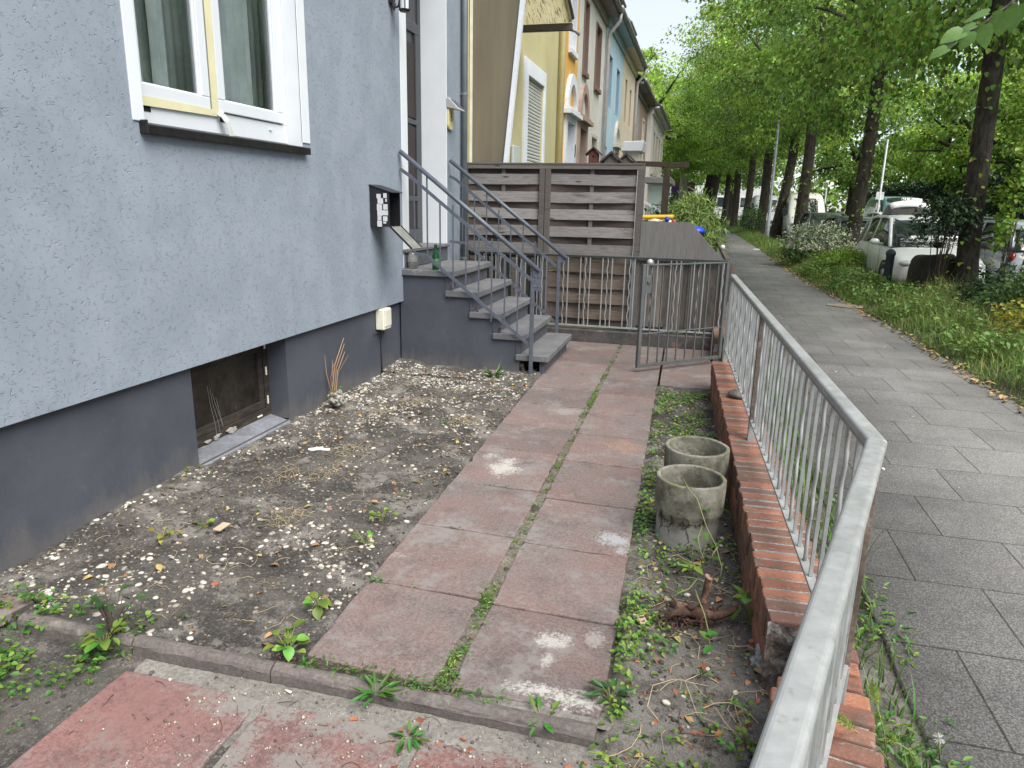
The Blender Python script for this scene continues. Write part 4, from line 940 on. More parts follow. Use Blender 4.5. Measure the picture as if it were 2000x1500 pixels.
m = MB(); p = P(gL - .07, 1.045); m.ball(p, .029, 18, 12); m.tube([P(gL - .07, 1.02), p], .01, 8); m.build('knob', mat('pale_knob', (.55, .53, .47), .3, .5), gt, True)
gp_ = thing('gate_post', 'square steel post with rusty upper half at the hinge of the gate', 'post', (.335, 7.46, 0))
m = MB(); m.box(.32, .36, 7.44, 7.48, -.1, .62); m.build('lower_half', M_galv, gp_, bevel=.003)
m = MB(); m.box(.3202, .3598, 7.4402, 7.4798, .621, 1.01); m.build('upper_half', M_brown, gp_, bevel=.003)
YB = 8.15
br_ = thing('boundary_railing', 'low steel railing with straight and twisted bars in front of the weathered wooden fence', 'railing', (-1.1, YB, 0))
m = MB(); m.box(-2.62, .32, YB - .004, YB + .004, .965, .985); m.box(-2.62, .32, YB - .02, YB + .02, .9851, .995); m.build('top_bar', M_gate, br_, bevel=.001)
m = MB(); m.box(-2.62, .32, YB - .014, YB + .014, .17, .188); m.build('lower_bar', M_galv, br_, bevel=.001)
x = -2.56; k = 0
while x < .28:
    q = MB()
    if k % 3 == 1: q.tube([(x + .006 * math.sin(t * 9 * PI), YB, .188 + t * .775) for t in np.linspace(0, 1, 26)], .007, 6)
    else: q.box(x - .006, x + .006, YB - .006, YB + .006, .188, .964)
    q.build('baluster', M_galvbar if k % 2 else M_galv, br_); x += .054 if k % 3 < 2 else .145; k += 1
for x in (-1.76, -.70, .30):
    q = MB(); q.box(x - .018, x + .018, YB + .0142, YB + .05, -.05, .964); q.build('post', M_brown if x > 0 else M_galvd, br_, bevel=.002)
kb = MB(); kb.box(-2.7, .26, 8.09, 8.24, -.1, .14); tag(kb.build('kerb', mat('dark_kerb', (.065, .058, .055), .85, noises=((6, .3), (60, .25)), bumps=((50, .5, .006),), patches=(((.16, .09, .075), 6, .58, .7),)), bevel=.01), kind='structure')
m = MB(); rg = np.random.default_rng(4); y = 7.36
nb = thing('brick_wall', 'stub of dark mossy brick wall behind the open gate, below the rusty post', 'garden wall', (.33, 8, 0))
for r in range(4):
    y = 7.5 + (.12 if r % 2 else 0)
    while y < 10.2:
        m.box(.225, .42, y, min(y + .235, 10.25), .25 - .072 * r - .066, .25 - .072 * r); y += .245
m.build('bricks', mat('dark_brick', (.15, .085, .06), .85, noises=((12, .3), (80, .3)), isl=.3, bumps=((60, .6, .006),), patches=(((.07, .08, .03), 8, .55, .7),)), nb, bevel=.006)
m = MB(); m.box(.235, .41, 7.51, 10.2, -.2, .24); m.build('mortar_joints', M_mortar, nb)
# ================================================================== wooden fence
def wood_mat(name, a, b, dark, dlo=.5):
    t = NT(name); v = t.coords((.45, 4, 9)); g = t.noise(v, 9, 6, .65, 1.2)
    r = t.island()
    c = t.mix(t.ramp(g, .35, .65), a, b); c = t.scale_col(c, t.ramp(r, 0, 1, .66, 1.22))
    off = t.n.new('ShaderNodeCombineXYZ'); t.con(t.math('MULTIPLY', r, 37.), off.inputs[0])
    ad = t.n.new('ShaderNodeVectorMath'); t.con(t.coords((.8, 1, 3)), ad.inputs[0]); t.con(off.outputs[0], ad.inputs[1])
    st = t.noise(ad.outputs[0], 2.2, 6, .7); c = t.mix(t.math('MULTIPLY', t.ramp(st, dlo, dlo + .2), .8), c, dark)
    kn = t.voro(ad.outputs[0], 3.1, 'F1'); c = t.mix(t.math('MULTIPLY', t.ramp(kn, .04, .14, 1, 0), .85), c, tuple(x * .4 for x in dark))
    fine = t.noise(t.coords((.3, 10, 34)), 16, 4, .7); c = t.scale_col(c, t.ramp(fine, .3, .7, .72, 1.22))
    t.con(c, t.b.inputs['Base Color']); t.b.inputs['Roughness'].default_value = .85
    t.con(t.bump(fine, .5, .004), t.b.inputs['Normal']); return t.m
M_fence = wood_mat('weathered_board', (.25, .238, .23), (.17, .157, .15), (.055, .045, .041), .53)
M_fencein = wood_mat('rear_board_wood', (.085, .064, .055), (.055, .040, .034), (.026, .019, .017), .5)  # rear boards, darker and browner than the front ones
M_fencelow = wood_mat('brown_board', (.155, .122, .098), (.105, .08, .062), (.045, .033, .027), .5)
M_fpost = wood_mat('weathered_post', (.145, .128, .116), (.105, .092, .082), (.055, .045, .04), .56)
def vwood(name, a, b, dark):
    t = NT(name); c = t.mix(t.ramp(t.noise(t.coords((9, 4, .45)), 9, 6, .65, 1.2), .35, .65), a, b); r = t.island(); c = t.scale_col(c, t.ramp(r, 0, 1, .6, 1.3))
    c = t.mix(t.math('MULTIPLY', t.ramp(t.noise(t.coords((2.2, 1, .6)), 2.2, 6, .7), .5, .68), .7), c, dark)
    f = t.noise(t.coords((34, 10, .3)), 16, 4, .7); c = t.scale_col(c, t.ramp(f, .3, .7, .75, 1.2)); t.con(c, t.b.inputs['Base Color']); t.b.inputs['Roughness'].default_value = .85
    t.con(t.bump(f, .4, .004), t.b.inputs['Normal']); return t.m
M_vboard = vwood('upright_board', (.165, .147, .133), (.092, .072, .06), (.04, .029, .024)); M_ply = vwood('grey_plywood', (.215, .206, .197), (.17, .16, .152), (.12, .108, .10))
fence = thing('wooden_fence', 'weathered grey fence of woven board panels behind the stair handrails and steel bars', 'fence', (-1.7, 8.24, 0))
def fence_panel(x0, x1, z0, z1, nb, xm, A, B, parent_y=8.24):
    t = fence
    m = MB(); mi = MB(); h = (z1 - z0) / nb; rg = np.random.default_rng(int(-x0 * 50))
    for k in range(nb):
        zc = z1 - h * (k + .5); fr = (k % 2 == 1)
        tgt = m if fr else mi; N = 18; vs = []; tl = rg.normal() * .003; wv = rg.uniform(0, 6)
        for i in range(N + 1):
            x = x0 + .005 + (x1 - x0 - .01) * i / N; u = (x - x0) / (x1 - x0)
            bow = .020 * math.sin(PI * u) * (1 if fr else -1.); yy = parent_y - bow - (.006 if fr else -.002); dz = .004 * math.sin(u * 3 + wv) + tl * (u - .5) * 2 + rg.normal() * .0006
            hh = h * .60 if fr else h * .50
            for a, b in ((-.006, -hh), (-.006, hh), (.006, hh), (.006, -hh)): vs.append((x, yy + a, zc + b + dz))
        fs = [(i * 4 + j, i * 4 + (j + 1) % 4, (i + 1) * 4 + (j + 1) % 4, (i + 1) * 4 + j) for i in range(N) for j in range(4)] + [(3, 2, 1, 0), (N * 4, N * 4 + 1, N * 4 + 2, N * 4 + 3)]
        tgt.add(vs, fs)
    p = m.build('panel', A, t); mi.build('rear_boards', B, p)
    m = MB(); m.box(xm - .022, xm + .022, parent_y + .005, parent_y - .016, z0, z1); m.build('batten', M_fpost, p)
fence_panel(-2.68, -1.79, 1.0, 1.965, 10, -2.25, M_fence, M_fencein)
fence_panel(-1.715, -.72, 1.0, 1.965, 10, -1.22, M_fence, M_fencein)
fence_panel(-1.72, -.70, .17, .975, 9, -1.25, M_fencelow, M_fencelow)
for x, w, z in ((-2.70, .05, 1.97), (-1.788, .062, 1.97), (-1.72, .062, 1.97), (-.675, .075, 1.965)):
    m = MB(); m.box(x - w / 2, x + w / 2, 8.19, 8.265, .0, z); m.build('post', M_fpost, fence, bevel=.004)
for x0, x1 in ((-2.71, -1.715), (-1.712, -.645)):
    m = MB(); m.box(x0, x1, 8.185, 8.28, 1.975, 1.998); m.box(x0, x1, 8.1895, 8.215, 1.93, 1.974); m.build('cap_rail', M_fpost, fence, bevel=.004)
m = MB(); m.box(-2.69, -1.82, 8.268, 8.28, .16, .99); m.build('dark_gap_sheet', mat('dark_backing', (.03, .035, .028), .9, noises=((7, .4),)), fence)  # added dark sheet that blacks out the gaps between the boards
pb = thing('plywood_sheet', 'grey weathered plywood sheet with a sloping right edge standing above the railing', 'board', (-.3, 8.2, .95))
m = MB(); m.prism([(-.645, .95), (-.645, 1.378), (-.11, 1.382), (.262, .99), (.255, .95)], 8.185, 8.2, 'xz'); m.build('sheet', M_ply, pb, bevel=.002)
vb = thing('board_panel', 'upright old boards in grey and brown behind the open gate', 'fence panel', (-.2, 8.22, .2))
m = MB(); x = -.645; rg = np.random.default_rng(3)
while x < .25:
    w = rg.uniform(.07, .15); w = min(w, .27 - x); y = 8.215 + rg.uniform(0, .014); m.box(x, x + w - .003, y, y + .016, .19 + rg.uniform(0, .02), .975 + rg.uniform(-.02, .0)); x += w
m.build('upright_boards', M_vboard, vb, bevel=.002)
lowl = thing('board_panel', 'pale boards seen through the bars under the stair handrails', 'fence panel', (-2.2, 8.3, .2))
m = MB(); rg = np.random.default_rng(5); x = -2.66
while x < -1.84: w = rg.uniform(.05, .1); m.box(x, x + w, 8.24, 8.255, .16, .93); x += w + rg.uniform(.01, .06)
m.build('upright_boards', M_fpost, lowl)
# ================================================================== concrete pipes
def conc_mat():
    t = NT('mossy_concrete'); v = t.coords()
    c = t.mix(t.ramp(t.noise(v, 9, 6, .7), .35, .65), (.26, .25, .205), (.125, .12, .09))
    c = t.mix(t.math('MULTIPLY', t.ramp(t.noise(t.coords(loc=(1, 3, 0)), 7, 6, .75), .46, .62), .8), c, (.06, .056, .034))
    sp = t.n.new('ShaderNodeSeparateXYZ'); t.con(v, sp.inputs[0])
    low = t.math('ADD', sp.outputs[2], t.math('MULTIPLY', t.noise(v, 14, 5, .7), .16)); c = t.mix(t.math('MULTIPLY', t.ramp(low, .14, .24, 1, 0), .5), c, (.33, .33, .315))
    c = t.mix(t.math('MULTIPLY', t.ramp(t.noise(t.coords(loc=(5, 3, 4)), 40, 5, .8), .58, .68), .6), c, (.06, .052, .04))
    c = t.mix(t.math('MULTIPLY', t.ramp(t.math('ADD', t.noise(t.coords(loc=(2, 2, 2)), 11, 5, .7), t.math('MULTIPLY', sp.outputs[2], .4)), .62, .76), .6), c, (.14, .15, .05))
    t.con(c, t.b.inputs['Base Color']); t.b.inputs['Roughness'].default_value = .92
    p = t.bump(t.noise(v, 80, 5, .8), .7, .005); t.con(p, t.b.inputs['Normal']); return t.m
M_conc = conc_mat()
def cpipe(label, x, y, R_, H, lean):
    t = thing('concrete_pipe', label, 'concrete pipe', (0, 0, 0), 'old concrete pipe ends standing in the soil'); p = []
    k = R_ / .16
    prof = [(.143, -.02), (.144, .08), (.145, .125), (.156, .15), (.16, .165), (.161, .23), (.161, H - .008), (.1605, H - .002), (.158, H), (.145, H), (.1425, H - .002), (.142, H - .008), (.140, .2), (.138, .14), (.105, .11), (.1, .03), (.001, .025)]
    m = MB(); m.lathe([(r * k, z) for r, z in prof], (0, 0, 0), 48)
    rg = np.random.default_rng(int(y * 10)); m.V = [(vx * (1 + .007 * fbm(vx, vy, vz + y, 14)), vy * (1 + .007 * fbm(vx, vy, vz + y, 14)), vz + .0025 * fbm(vx, vy, y, 9)) for vx, vy, vz in m.V]
    m.build('pipe_wall', M_conc, t, True); t.location = (x, y, -.01); t.rotation_euler = lean; return t
cpipe('nearer concrete pipe end with a wide rim and dark roots clinging to its side', .047, 3.30, .163, .31, (.0, .02, .3))
cpipe('farther concrete pipe end, mossy green, tucked behind the nearer one against the wall', .077, 3.80, .170, .30, (.0, -.01, 1.9))
# ================================================================== uprooted stump, cut vine
M_root = mat('root_bark', (.075, .038, .025), .9, noises=((20, .35), (90, .3)), stretch=(1, 1, .5), bumps=((60, .9, .008),), patches=(((.16, .10, .075), 14, .56, .7),))
M_rootcut = mat('cut_wood', (.28, .17, .12), .85, noises=((60, .2),))
sr = thing('uprooted_stump', 'dug-up reddish brown stump with two thick roots and torn rootlets lying on the soil', 'tree root', gp(1370, 1195))
def G(u, v, z=0.): return Vector(gp(u, v, z))
m = MB(); rg = np.random.default_rng(14)
m.tube([G(1373, 1190, .05), G(1375, 1170, .06), G(1380, 1150, .095), G(1384, 1130, .15)], [.024, .013, .0125, .0145], 10)
m.tube([G(1300, 1203, .03), G(1322, 1196, .05), G(1345, 1192, .05), G(1372, 1200, .04), G(1400, 1203, .035), G(1442, 1190, .05)], [.008, .015, .02, .025, .019, .014], 10)
m.tube([G(1310, 1180, .05), G(1330, 1186, .055), G(1360, 1196, .045)], [.012, .016, .02], 9)
m.tube([G(1340, 1190, .06), G(1350, 1185, .075), G(1362, 1182, .06)], [.008, .012, .01], 8)
for k in range(75):
    p = G(1340 + rg.normal() * 30, 1200 + rg.normal() * 8, .03); pts = [p]
    d = Vector((rg.normal(), rg.normal() - .4, rg.normal() * .4 - .1)).normalized()
    for j in range(5): d = (d + Vector((rg.normal(), rg.normal(), rg.normal() - .3)) * .5).normalized(); p = p + d * .022; p.z = max(p.z, .002); pts.append(p)
    m.tube(pts, [.0035 * (1 - j / 7) for j in range(6)], 5)
m.V = [(x + .008 * fbm(x, y, z, 45), y + .008 * fbm(y, x, z, 45), z + .007 * fbm(z, y, x, 45)) for x, y, z in m.V]
m.build('root_wood', M_root, sr, True)
m = MB(); c = G(1384, 1128, .153); m.tube([c, c + Vector((.002, .0, .004))], [.018, .017], 12); c = G(1444, 1190, .05); m.tube([c, c + Vector((.004, -.002, 0))], .016, 10); m.build('cut_face', M_rootcut, sr)
M_vine = mat('vine_stem', (.20, .22, .075), .6, noises=((30, .15),)); M_leaf = mat('young_leaf', (.15, .26, .04), .5, isl=.4, warm=.04, trans=.3, noises=((30, .1),))
M_leafd = mat('dark_leaf', (.035, .085, .022), .42, isl=.3, warm=.015, trans=.2, noises=((30, .15),)); M_leafm = mat('mid_leaf', (.07, .17, .025), .5, isl=.35, warm=.03, trans=.3, noises=((30, .1),))
M_leafy = mat('yellow_leaf', (.33, .32, .06), .55, isl=.3, warm=.03, trans=.3)
vn = thing('vine_cutting', 'thin pale green rose-like stem trailing from the nearer concrete pipe down over the stump', 'plant', gp(1395, 1100))
m = MB()
vpts = [[G(1333, 933, .3), G(1345, 955, .31), G(1362, 975, .28), G(1380, 1030, .16), G(1398, 1065, .12), G(1410, 1110, .08), G(1405, 1135, .03)], [G(1371, 1028, .14), G(1363, 1052, .12), G(1368, 1075, .08), G(1376, 1096, .05)], [G(1358, 1152, .12), G(1362, 1165, .12), G(1376, 1200, .1), G(1384, 1235, .06), G(1387, 1262, .03)],
        [G(1362, 1130, .07), G(1346, 1150, .07), G(1325, 1158, .05), G(1312, 1170, .03)], [G(1402, 1068, .12), G(1392, 1082, .1), G(1388, 1098, .06)]]
for p in vpts: m.tube(p, [.0029 - .0014 * i / len(p) for i in range(len(p))], 6)
m.build('stem', M_vine, vn, True)
P = [G(1375, 1040, .12), G(1405, 1095, .08), G(1362, 1060, .1), G(1330, 1160, .04), G(1386, 985, .2), G(1392, 1000, .17), G(1380, 995, .2), G(1396, 1012, .12), G(1385, 1250, .05), G(1392, 1262, .04), G(1378, 1240, .06)]; rg = np.random.default_rng(2)
D = rand_unit(11, rg); D[:, 2] *= .3; V, F = leaves(P, D, np.tile([0, 0, 1.], (11, 1)), .048, .034); fast_mesh('leaf', V, F, M_leafm, vn, True)
# ================================================================== plants
def plant(name, label, cat, pos, n, L, h, M, seed=0, spread=.05, wl=.6, up=.5, stems=True, group=None, M2=None, hd=True):
    rg = np.random.default_rng(seed + 100); t = thing(name, label, cat, pos, group); x, y, z = pos
    a = rg.uniform(0, 2 * PI, n); hh = h * rg.uniform(.25, 1, n); rr = spread * rg.uniform(.1, 1, n)
    B = np.column_stack([x + rr * np.cos(a), y + rr * np.sin(a), z + hh]); D = np.column_stack([np.cos(a), np.sin(a), rg.normal(size=n) * .35 + up - .3]); U = np.column_stack([rg.normal(size=n) * .25, rg.normal(size=n) * .25, np.ones(n)])
    l = L * rg.uniform(.6, 1.15, n); V, F = (leaves_hd(B, D, U, l, l * wl, .3, .3, False) if hd and wl > .5 else leaves(B, D, U, l, l * wl, .3, .25)); fast_mesh('leaf', V, F, M, t, True)
    if stems:
        m = MB()
        for i in range(n): m.tube([(x + .2 * rr[i] * math.cos(a[i]), y + .2 * rr[i] * math.sin(a[i]), z - .01), (x + .5 * rr[i] * math.cos(a[i]), y + .5 * rr[i] * math.sin(a[i]), z + hh[i] * .6), tuple(B[i])], .0016, 4, False)
        m.build('stem', M2 or M_vine, t, True)
    return t
pg = 'small green weeds growing around the slab path'
plant('seedling', 'bright green seedling with round leaves beside the broken end of the brick wall', 'plant', gp(1462, 1215), 14, .06, .13, M_leaf, 1, .055, .8, group=pg)
plant('seedling', 'three-leaved bright weed touching the left edge of the red slab path', 'plant', gp(622, 1186), 9, .05, .04, M_leaf, 2, .03, .8, group=pg)
plant('seedling', 'bushy bright weed between the edging stone and the corner of the first red slab', 'plant', gp(562, 1275), 16, .055, .09, M_leaf, 3, .05, .75, group=pg)
plant('ivy_shoot', 'upright dark glossy shoot on thin brown stems at the left end of the edging', 'plant', gp(222, 1245), 17, .045, .20, M_leafd, 4, .09, .8, M2=M_twig, hd=False)
plant('seedling', 'bright leafy weed at the foot of the dark ivy shoot', 'plant', gp(205, 1260), 14, .05, .06, M_leaf, 5, .06, .7, group=pg)
plant('weed_rosette', 'spiky green rosette in front of the long edging stone', 'plant', gp(735, 1375, -.04), 34, .075, .05, M_leafm, 6, .02, .2, .9, False)
plant('weed_rosette', 'feathery small weed on the sandy front slabs', 'plant', gp(800, 1445, -.035), 26, .045, .02, M_leafm, 7, .03, .25, .4, False)
plant('seedling', 'dark long-leaved weed at the front right corner of the slab path', 'plant', gp(1193, 1372, -.01), 13, .075, .06, M_leafd, 8, .03, .32, .6, group=pg)
plant('seedling', 'cluster of small clover-like leaves in the dark soil left of the path', 'plant', gp(747, 1012), 14, .028, .04, M_leaf, 9, .06, .85, group=pg)
plant('seedling', 'low weed with scattered leaves close to the left edge of the path', 'plant', gp(715, 1062), 12, .03, .04, M_leaf, 10, .06, .7, group=pg)
plant('seedling', 'small pale green weed in the middle of the pebble bed', 'plant', gp(398, 1030), 8, .035, .04, M_leaf, 11, .04, .7, group=pg)
plant('seedling', 'yellowing wilted weed in the pebble bed toward the lower left', 'plant', gp(318, 1050), 9, .045, .03, M_leafy, 12, .06, .6, group=pg)
plant('seedling', 'tiny green sprig against the plinth just left of the cellar window', 'plant', gp(358, 930), 6, .03, .08, M_leaf, 13, .03, .6, group=pg)
plant('seedling', 'small sprig beside the cable at the far end of the plinth', 'plant', gp(744, 728), 8, .04, .07, M_leafm, 14, .03, .6, group=pg)
plant('grass_tuft', 'brown and green spiky tuft at the foot of the stair side wall', 'plant', gp(966, 738), 26, .13, .02, M_leafm, 15, .03, .1, 1.3, False)
plant('seedling', 'small weed beside the foot of the near handrail post', 'plant', gp(1042, 728), 9, .035, .04, M_leaf, 16, .04, .6, group=pg)
plant('weed_rosette', 'straggly weed hanging over the right part of the long edging stone', 'plant', gp(1058, 1418, -.02), 12, .045, .03, M_leafm, 17, .07, .4, .4)
plant('weed_rosette', 'small green tuft on the slab edge near the second row of slabs', 'plant', gp(738, 1135), 18, .03, .01, M_leafm, 18, .02, .2, .8, False)
plant('seedling', 'leafy weed growing between the nearer concrete pipe and the brick wall', 'plant', gp(1388, 1010), 12, .05, .14, M_leafm, 19, .06, .6, group=pg)
plant('seedling', 'bright oval-leaved weed above the uprooted stump', 'plant', gp(1350, 1115), 8, .055, .03, M_leaf, 20, .03, .5, group=pg)
plant('seedling', 'little green sprig on the bare sand near the bottom right of the strip', 'plant', gp(1455, 1448), 9, .03, .03, M_leaf, 21, .02, .6, group=pg)
# dry stalks with a pale root ball by the plinth
ds = thing('dry_stalks', 'bundle of tall dry stalks growing from a pale root ball beside the cellar window', 'plant', (-2.5, 4.72, 0))
m = MB(); rg = np.random.default_rng(5); bx, by = -2.69, 4.87
for (o, hgt, r) in ((.115, .47, .0042), (.10, .42, .003), (.085, .36, .0032), (-.045, .33, .003), (-.02, .29, .0024), (.015, .27, .002), (.13, .33, .002)):
    b = Vector((bx + rg.normal() * .014, by + rg.normal() * .014, .05)); tip = b + Vector((o * .967, o * .252, hgt)); mid = b.lerp(tip, .5) + Vector((-.02 if o > 0 else -.014, -.005, .02))
    m.tube([b - Vector((0, 0, .1)), b, mid, tip], [r * 1.2, r * 1.2, r, r * .4], 6)
m.build('stalk', mat('dry_stalk', (.36, .22, .12), .8, isl=.25), ds, True)
m = MB()
for k in range(70): m.ball((bx + .085 + rg.normal() * .024, by - .10 + rg.normal() * .028, .06 + rg.normal() * .026), rg.uniform(.007, .02), 8, 6)
m.build('root_ball', mat('pale_root_ball', (.27, .255, .22), .95, noises=((40, .4),), bumps=((60, .8, .01),), patches=(((.16, .13, .1), 20, .55, .65),)), ds)
B = np.array([(bx + .03, by - .03, .1)] * 12) + rg.normal(size=(12, 3)) * .025; V, F = leaves(B, rand_unit(12, rg), np.tile([0, 0, 1.], (12, 1)), .04, .025); fast_mesh('leaf', V, F, M_leafm, ds, True)
tw = thing('bent_twig', 'bent dark twig standing in the pebbles with a white scrap at its foot', 'twig', gp(650, 870))
m = MB(); m.tube([G(640, 876, .01), G(652, 850, .06), G(659, 842, .08), G(660, 850, .05), G(662, 868, .0)], .006, 6); m.build('stick', M_twig, tw, True)
m = MB(); q = G(625, 878, .012); m.obox(q, (.06, .02, 0), (-.006, .014, 0), (0, 0, .006)); m.obox(q + Vector((-.03, .0, .004)), (.04, .025, .002), (-.005, .01, 0), (0, 0, .005)); m.build('white_scrap', mat('white_scrap', (.62, .62, .6), .8, noises=((40, .15),)), tw, bevel=.004)
# low ground cover, uncountable
def cover(name, pts, n_per, L, M, seed, zf=soilh, h=.03, sp=.035, wl=.65):
    rg = np.random.default_rng(seed); P = []; D = []; U = []; l = []
    for x, y in pts:
        for k in range(rg.integers(max(2, n_per // 2), n_per + 1)):
            a = rg.uniform(0, 2 * PI); r = sp * rg.uniform(.1, 1); px_, py_ = x + r * math.cos(a), y + r * math.sin(a)
            P.append((px_, py_, zf(px_, py_) + rg.uniform(.002, h))); D.append((math.cos(a), math.sin(a), rg.normal() * .35 + .1)); U.append((rg.normal() * .3, rg.normal() * .3, 1)); l.append(rg.uniform(*L))
    l = np.array(l); V, F = leaves(P, D, U, l, l * wl, .3, .2); return tag(fast_mesh(name, V, F, M, None, True), kind='stuff')
rc = np.random.default_rng(6); m = MB()
for k in range(26):
    a = rc.uniform(-2.5, -.9); z = rc.uniform(.06, .17); pts = []
    for j in range(7):
        r_ = .138 + .02 * max(0, min(1, (z - .1) / .05)) + .006; pts.append((.047 + r_ * math.cos(a), 3.30 + r_ * math.sin(a), z)); a += rc.normal() * .09; z += rc.normal() * .018 - .006
    m.tube(pts, [.003 * (1 - j / 9) for j in range(7)], 5, False)
rt_ = thing('root_tangle', 'tangle of dark dead roots clinging to the side of the nearer concrete pipe', 'tree root', (.047, 3.15, 0)); m.build('roots', M_twig, rt_, True)
rg = np.random.default_rng(31)
def stripcl(n, f=lambda x, y: 1):
    out = []
    while len(out) < n:
        x, y = rg.uniform(-.19, .3), rg.uniform(1.45, 6.1)
        if x > wl_x(y) - .02: continue
        if rg.random() < f(x, y) * max(0, min(1, .55 + 1.7 * fbm(x, y, 4, 2.6))): out.append((x, y))
    return out
cover('ground_weeds', stripcl(430, lambda x, y: 1. if x < -.03 or y > 4.2 else .35), 8, (.010, .024), M_leaf, 1); cover('ground_weeds', stripcl(150, lambda x, y: .9 if x < .02 or y > 4 else .5), 8, (.012, .03), M_leafm, 2)
cover('ground_weeds', [(pathR(y) + abs(rg.normal()) * .035 + .02, y) for y in rg.uniform(1.5, 6.1, 120)], 8, (.012, .028), M_leaf, 3, h=.05)
lw = []
while len(lw) < 170:
    x, y = rg.uniform(-2.6, -1.8), rg.uniform(1.15, 1.95)
    if x < -1.84 and fbm(x, y, 2, 3) > -.1: lw.append((x, y))
cover('ground_weeds', lw, 9, (.012, .032), M_leafm, 4, h=.05); cover('ground_weeds', lw[::2], 7, (.012, .03), M_leaf, 5, h=.06)
cover('ground_weeds', [bed(rg) for _ in range(16)], 4, (.012, .03), M_leafm, 6)
seam = [(seamL(y) + .004 + (seamR(y) - seamL(y)) * rg.uniform(.1, .9), y) for y in np.concatenate([rg.uniform(1.85, 8., 90), rg.uniform(1.85, 2.5, 60), rg.uniform(4.9, 6.1, 40)]) if fbm(0, y, 1, 1.9) > -.22]
cover('joint_moss', seam, 9, (.008, .02), M_leafm, 7, lambda x, y: -.008, .018, .022, .35); cover('joint_moss', seam[::3], 9, (.010, .024), M_leaf, 8, lambda x, y: -.008, .026, .025, .3)
M_moss = mat('moss', (.075, .075, .03), .95, noises=((30, .3),), isl=.3, patches=(((.12, .09, .05), 12, .5, .6),), bumps=((120, .9, .01),))
P = np.array([(x, y, -.014) for x, y in seam[::2] + [(seamL(y) + .035, y) for y in rg.uniform(1.9, 8, 90)]]); S = rg.uniform(.008, .022, (len(P), 1)) * np.array([.8, 1.2, .5]); tag(stones(P, S, 'joint_moss', M_moss, None, .2), kind='stuff')
tr = [];
for ys, fl, fr in ((yl_, pathL, seamL), (yr_, seamR, pathR)):
    for y in ys[1:]:
        u0 = rg.uniform(0, .6)
        for k in range(rg.integers(0, 9)): u = min(1, u0 + abs(rg.normal()) * .22); tr.append((fl(y) + (fr(y) - fl(y)) * u, y + .004))
cover('joint_moss', tr, 6, (.006, .015), M_leafm, 9, lambda x, y: -.012, .014, .012, .4)
ed = [(rg.uniform(-1.2, -.5), 1.885 + rg.normal() * .015) for _ in range(46)]
cover('joint_moss', ed, 8, (.012, .028), M_leafm, 10, lambda x, y: -.01, .03, .025, .3); cover('joint_moss', [(x - .1, y) for x, y in ed[:18]], 8, (.012, .02), mat('reddish_moss', (.09, .035, .025), .9, isl=.3), 11, lambda x, y: -.01, .02, .025, .4)
# weeds between wall and pavement
M_grass = mat('grass_blade', (.085, .18, .03), .55, isl=.35, warm=.025, trans=.3); M_gold = mat('dry_grass', (.34, .30, .13), .7, isl=.3, warm=.02, trans=.2)
e1 = [(rg.uniform(.58, .86) - .02 * (y > 3), y) for y in np.concatenate([rg.uniform(1.3, 2.2, 46), rg.uniform(2.4, 3.1, 34), rg.uniform(3, 7, 50)]) if fbm(1, y, 2, 3.) > -.25]
fl_ = lambda x, y: -.01
cover('edge_weeds', e1, 7, (.02, .05), M_leafm, 12, fl_, .04, .05, .35); cover('edge_weeds', e1[::2], 6, (.015, .04), M_leaf, 13, fl_, .03, .05, .4)
n = 900; y = rg.uniform(1.6, 7.5, n); x = rg.uniform(.56, .80, n); H = rg.uniform(.06, .26, n) * np.where(y > 2.9, 1.25, .6)
V, F = blades(np.column_stack([x, y, np.full(n, -.02)]), H, np.full(n, .006), H * rg.uniform(.2, .8, n), rg.uniform(0, 2 * PI, n)); tag(fast_mesh('edge_grass', V, F, M_grass, None, True), kind='stuff')
m = MB(); m.add([(.42, .2, -.02), (.84, .2, -.02), (.82, 7.6, -.02), (.36, 7.6, -.02)], [(0, 1, 2, 3)]); tag(m.build('edge_soil', M_soil), kind='structure')
# wild barley and a seed head beside the near wall
def barley(label, base, tip, L, seed):
    rg = np.random.default_rng(seed); t = thing('barley_head', label, 'grass', tuple(base), 'wild barley heads at the foot of the near railing'); b, e = Vector(base), Vector(tip); d = (e - b).normalized(); md = b.lerp(e, .5) + Vector((0, 0, .02))
    m = MB(); m.tube([b, md, e], [.0022, .0018, .0012], 6); m.build('stalk', M_vine, t, True)
    n = 34; s = np.linspace(0, L, n); ax = np.array((e - md).normalized()); P = np.array(e)[None] + ax[None] * s[:, None]; sd = nrm(np.cross(ax, [0, 0, 1.])); ot = np.cross(sd, ax)
    ph = np.arange(n) * 2.4; D = ax[None] * 1. + (sd[None] * np.cos(ph)[:, None] + ot[None] * np.sin(ph)[:, None]) * .42; V, F = leaves(P, D, np.tile(ot, (n, 1)), np.full(n, .042), np.full(n, .006), .2, 0); fast_mesh('ear', V, F, mat('green_ear', (.32, .42, .11), .6, isl=.25, trans=.3), t)
barley('bent barley head leaning left over the dark bricks', G(1760, 1520, -.02), G(1668, 1425, .27), .10, 1)
barley('tallest barley head standing upright beside the brick wall corner', G(1735, 1500, -.02), G(1712, 1375, .30), .09, 2)
barley('short barley head low among the weeds below the tall ones', G(1790, 1500, -.02), G(1752, 1450, .14), .05, 3)
dc = thing('dandelion_clock', 'fluffy white dandelion seed head on a thin stem beside the pavement', 'flower', gp(1838, 1480)); m = MB(); b = G(1836, 1490, -.01); e = G(1834, 1442, .10); m.tube([b, e], .002, 6); m.build('stem', M_vine, dc, True)
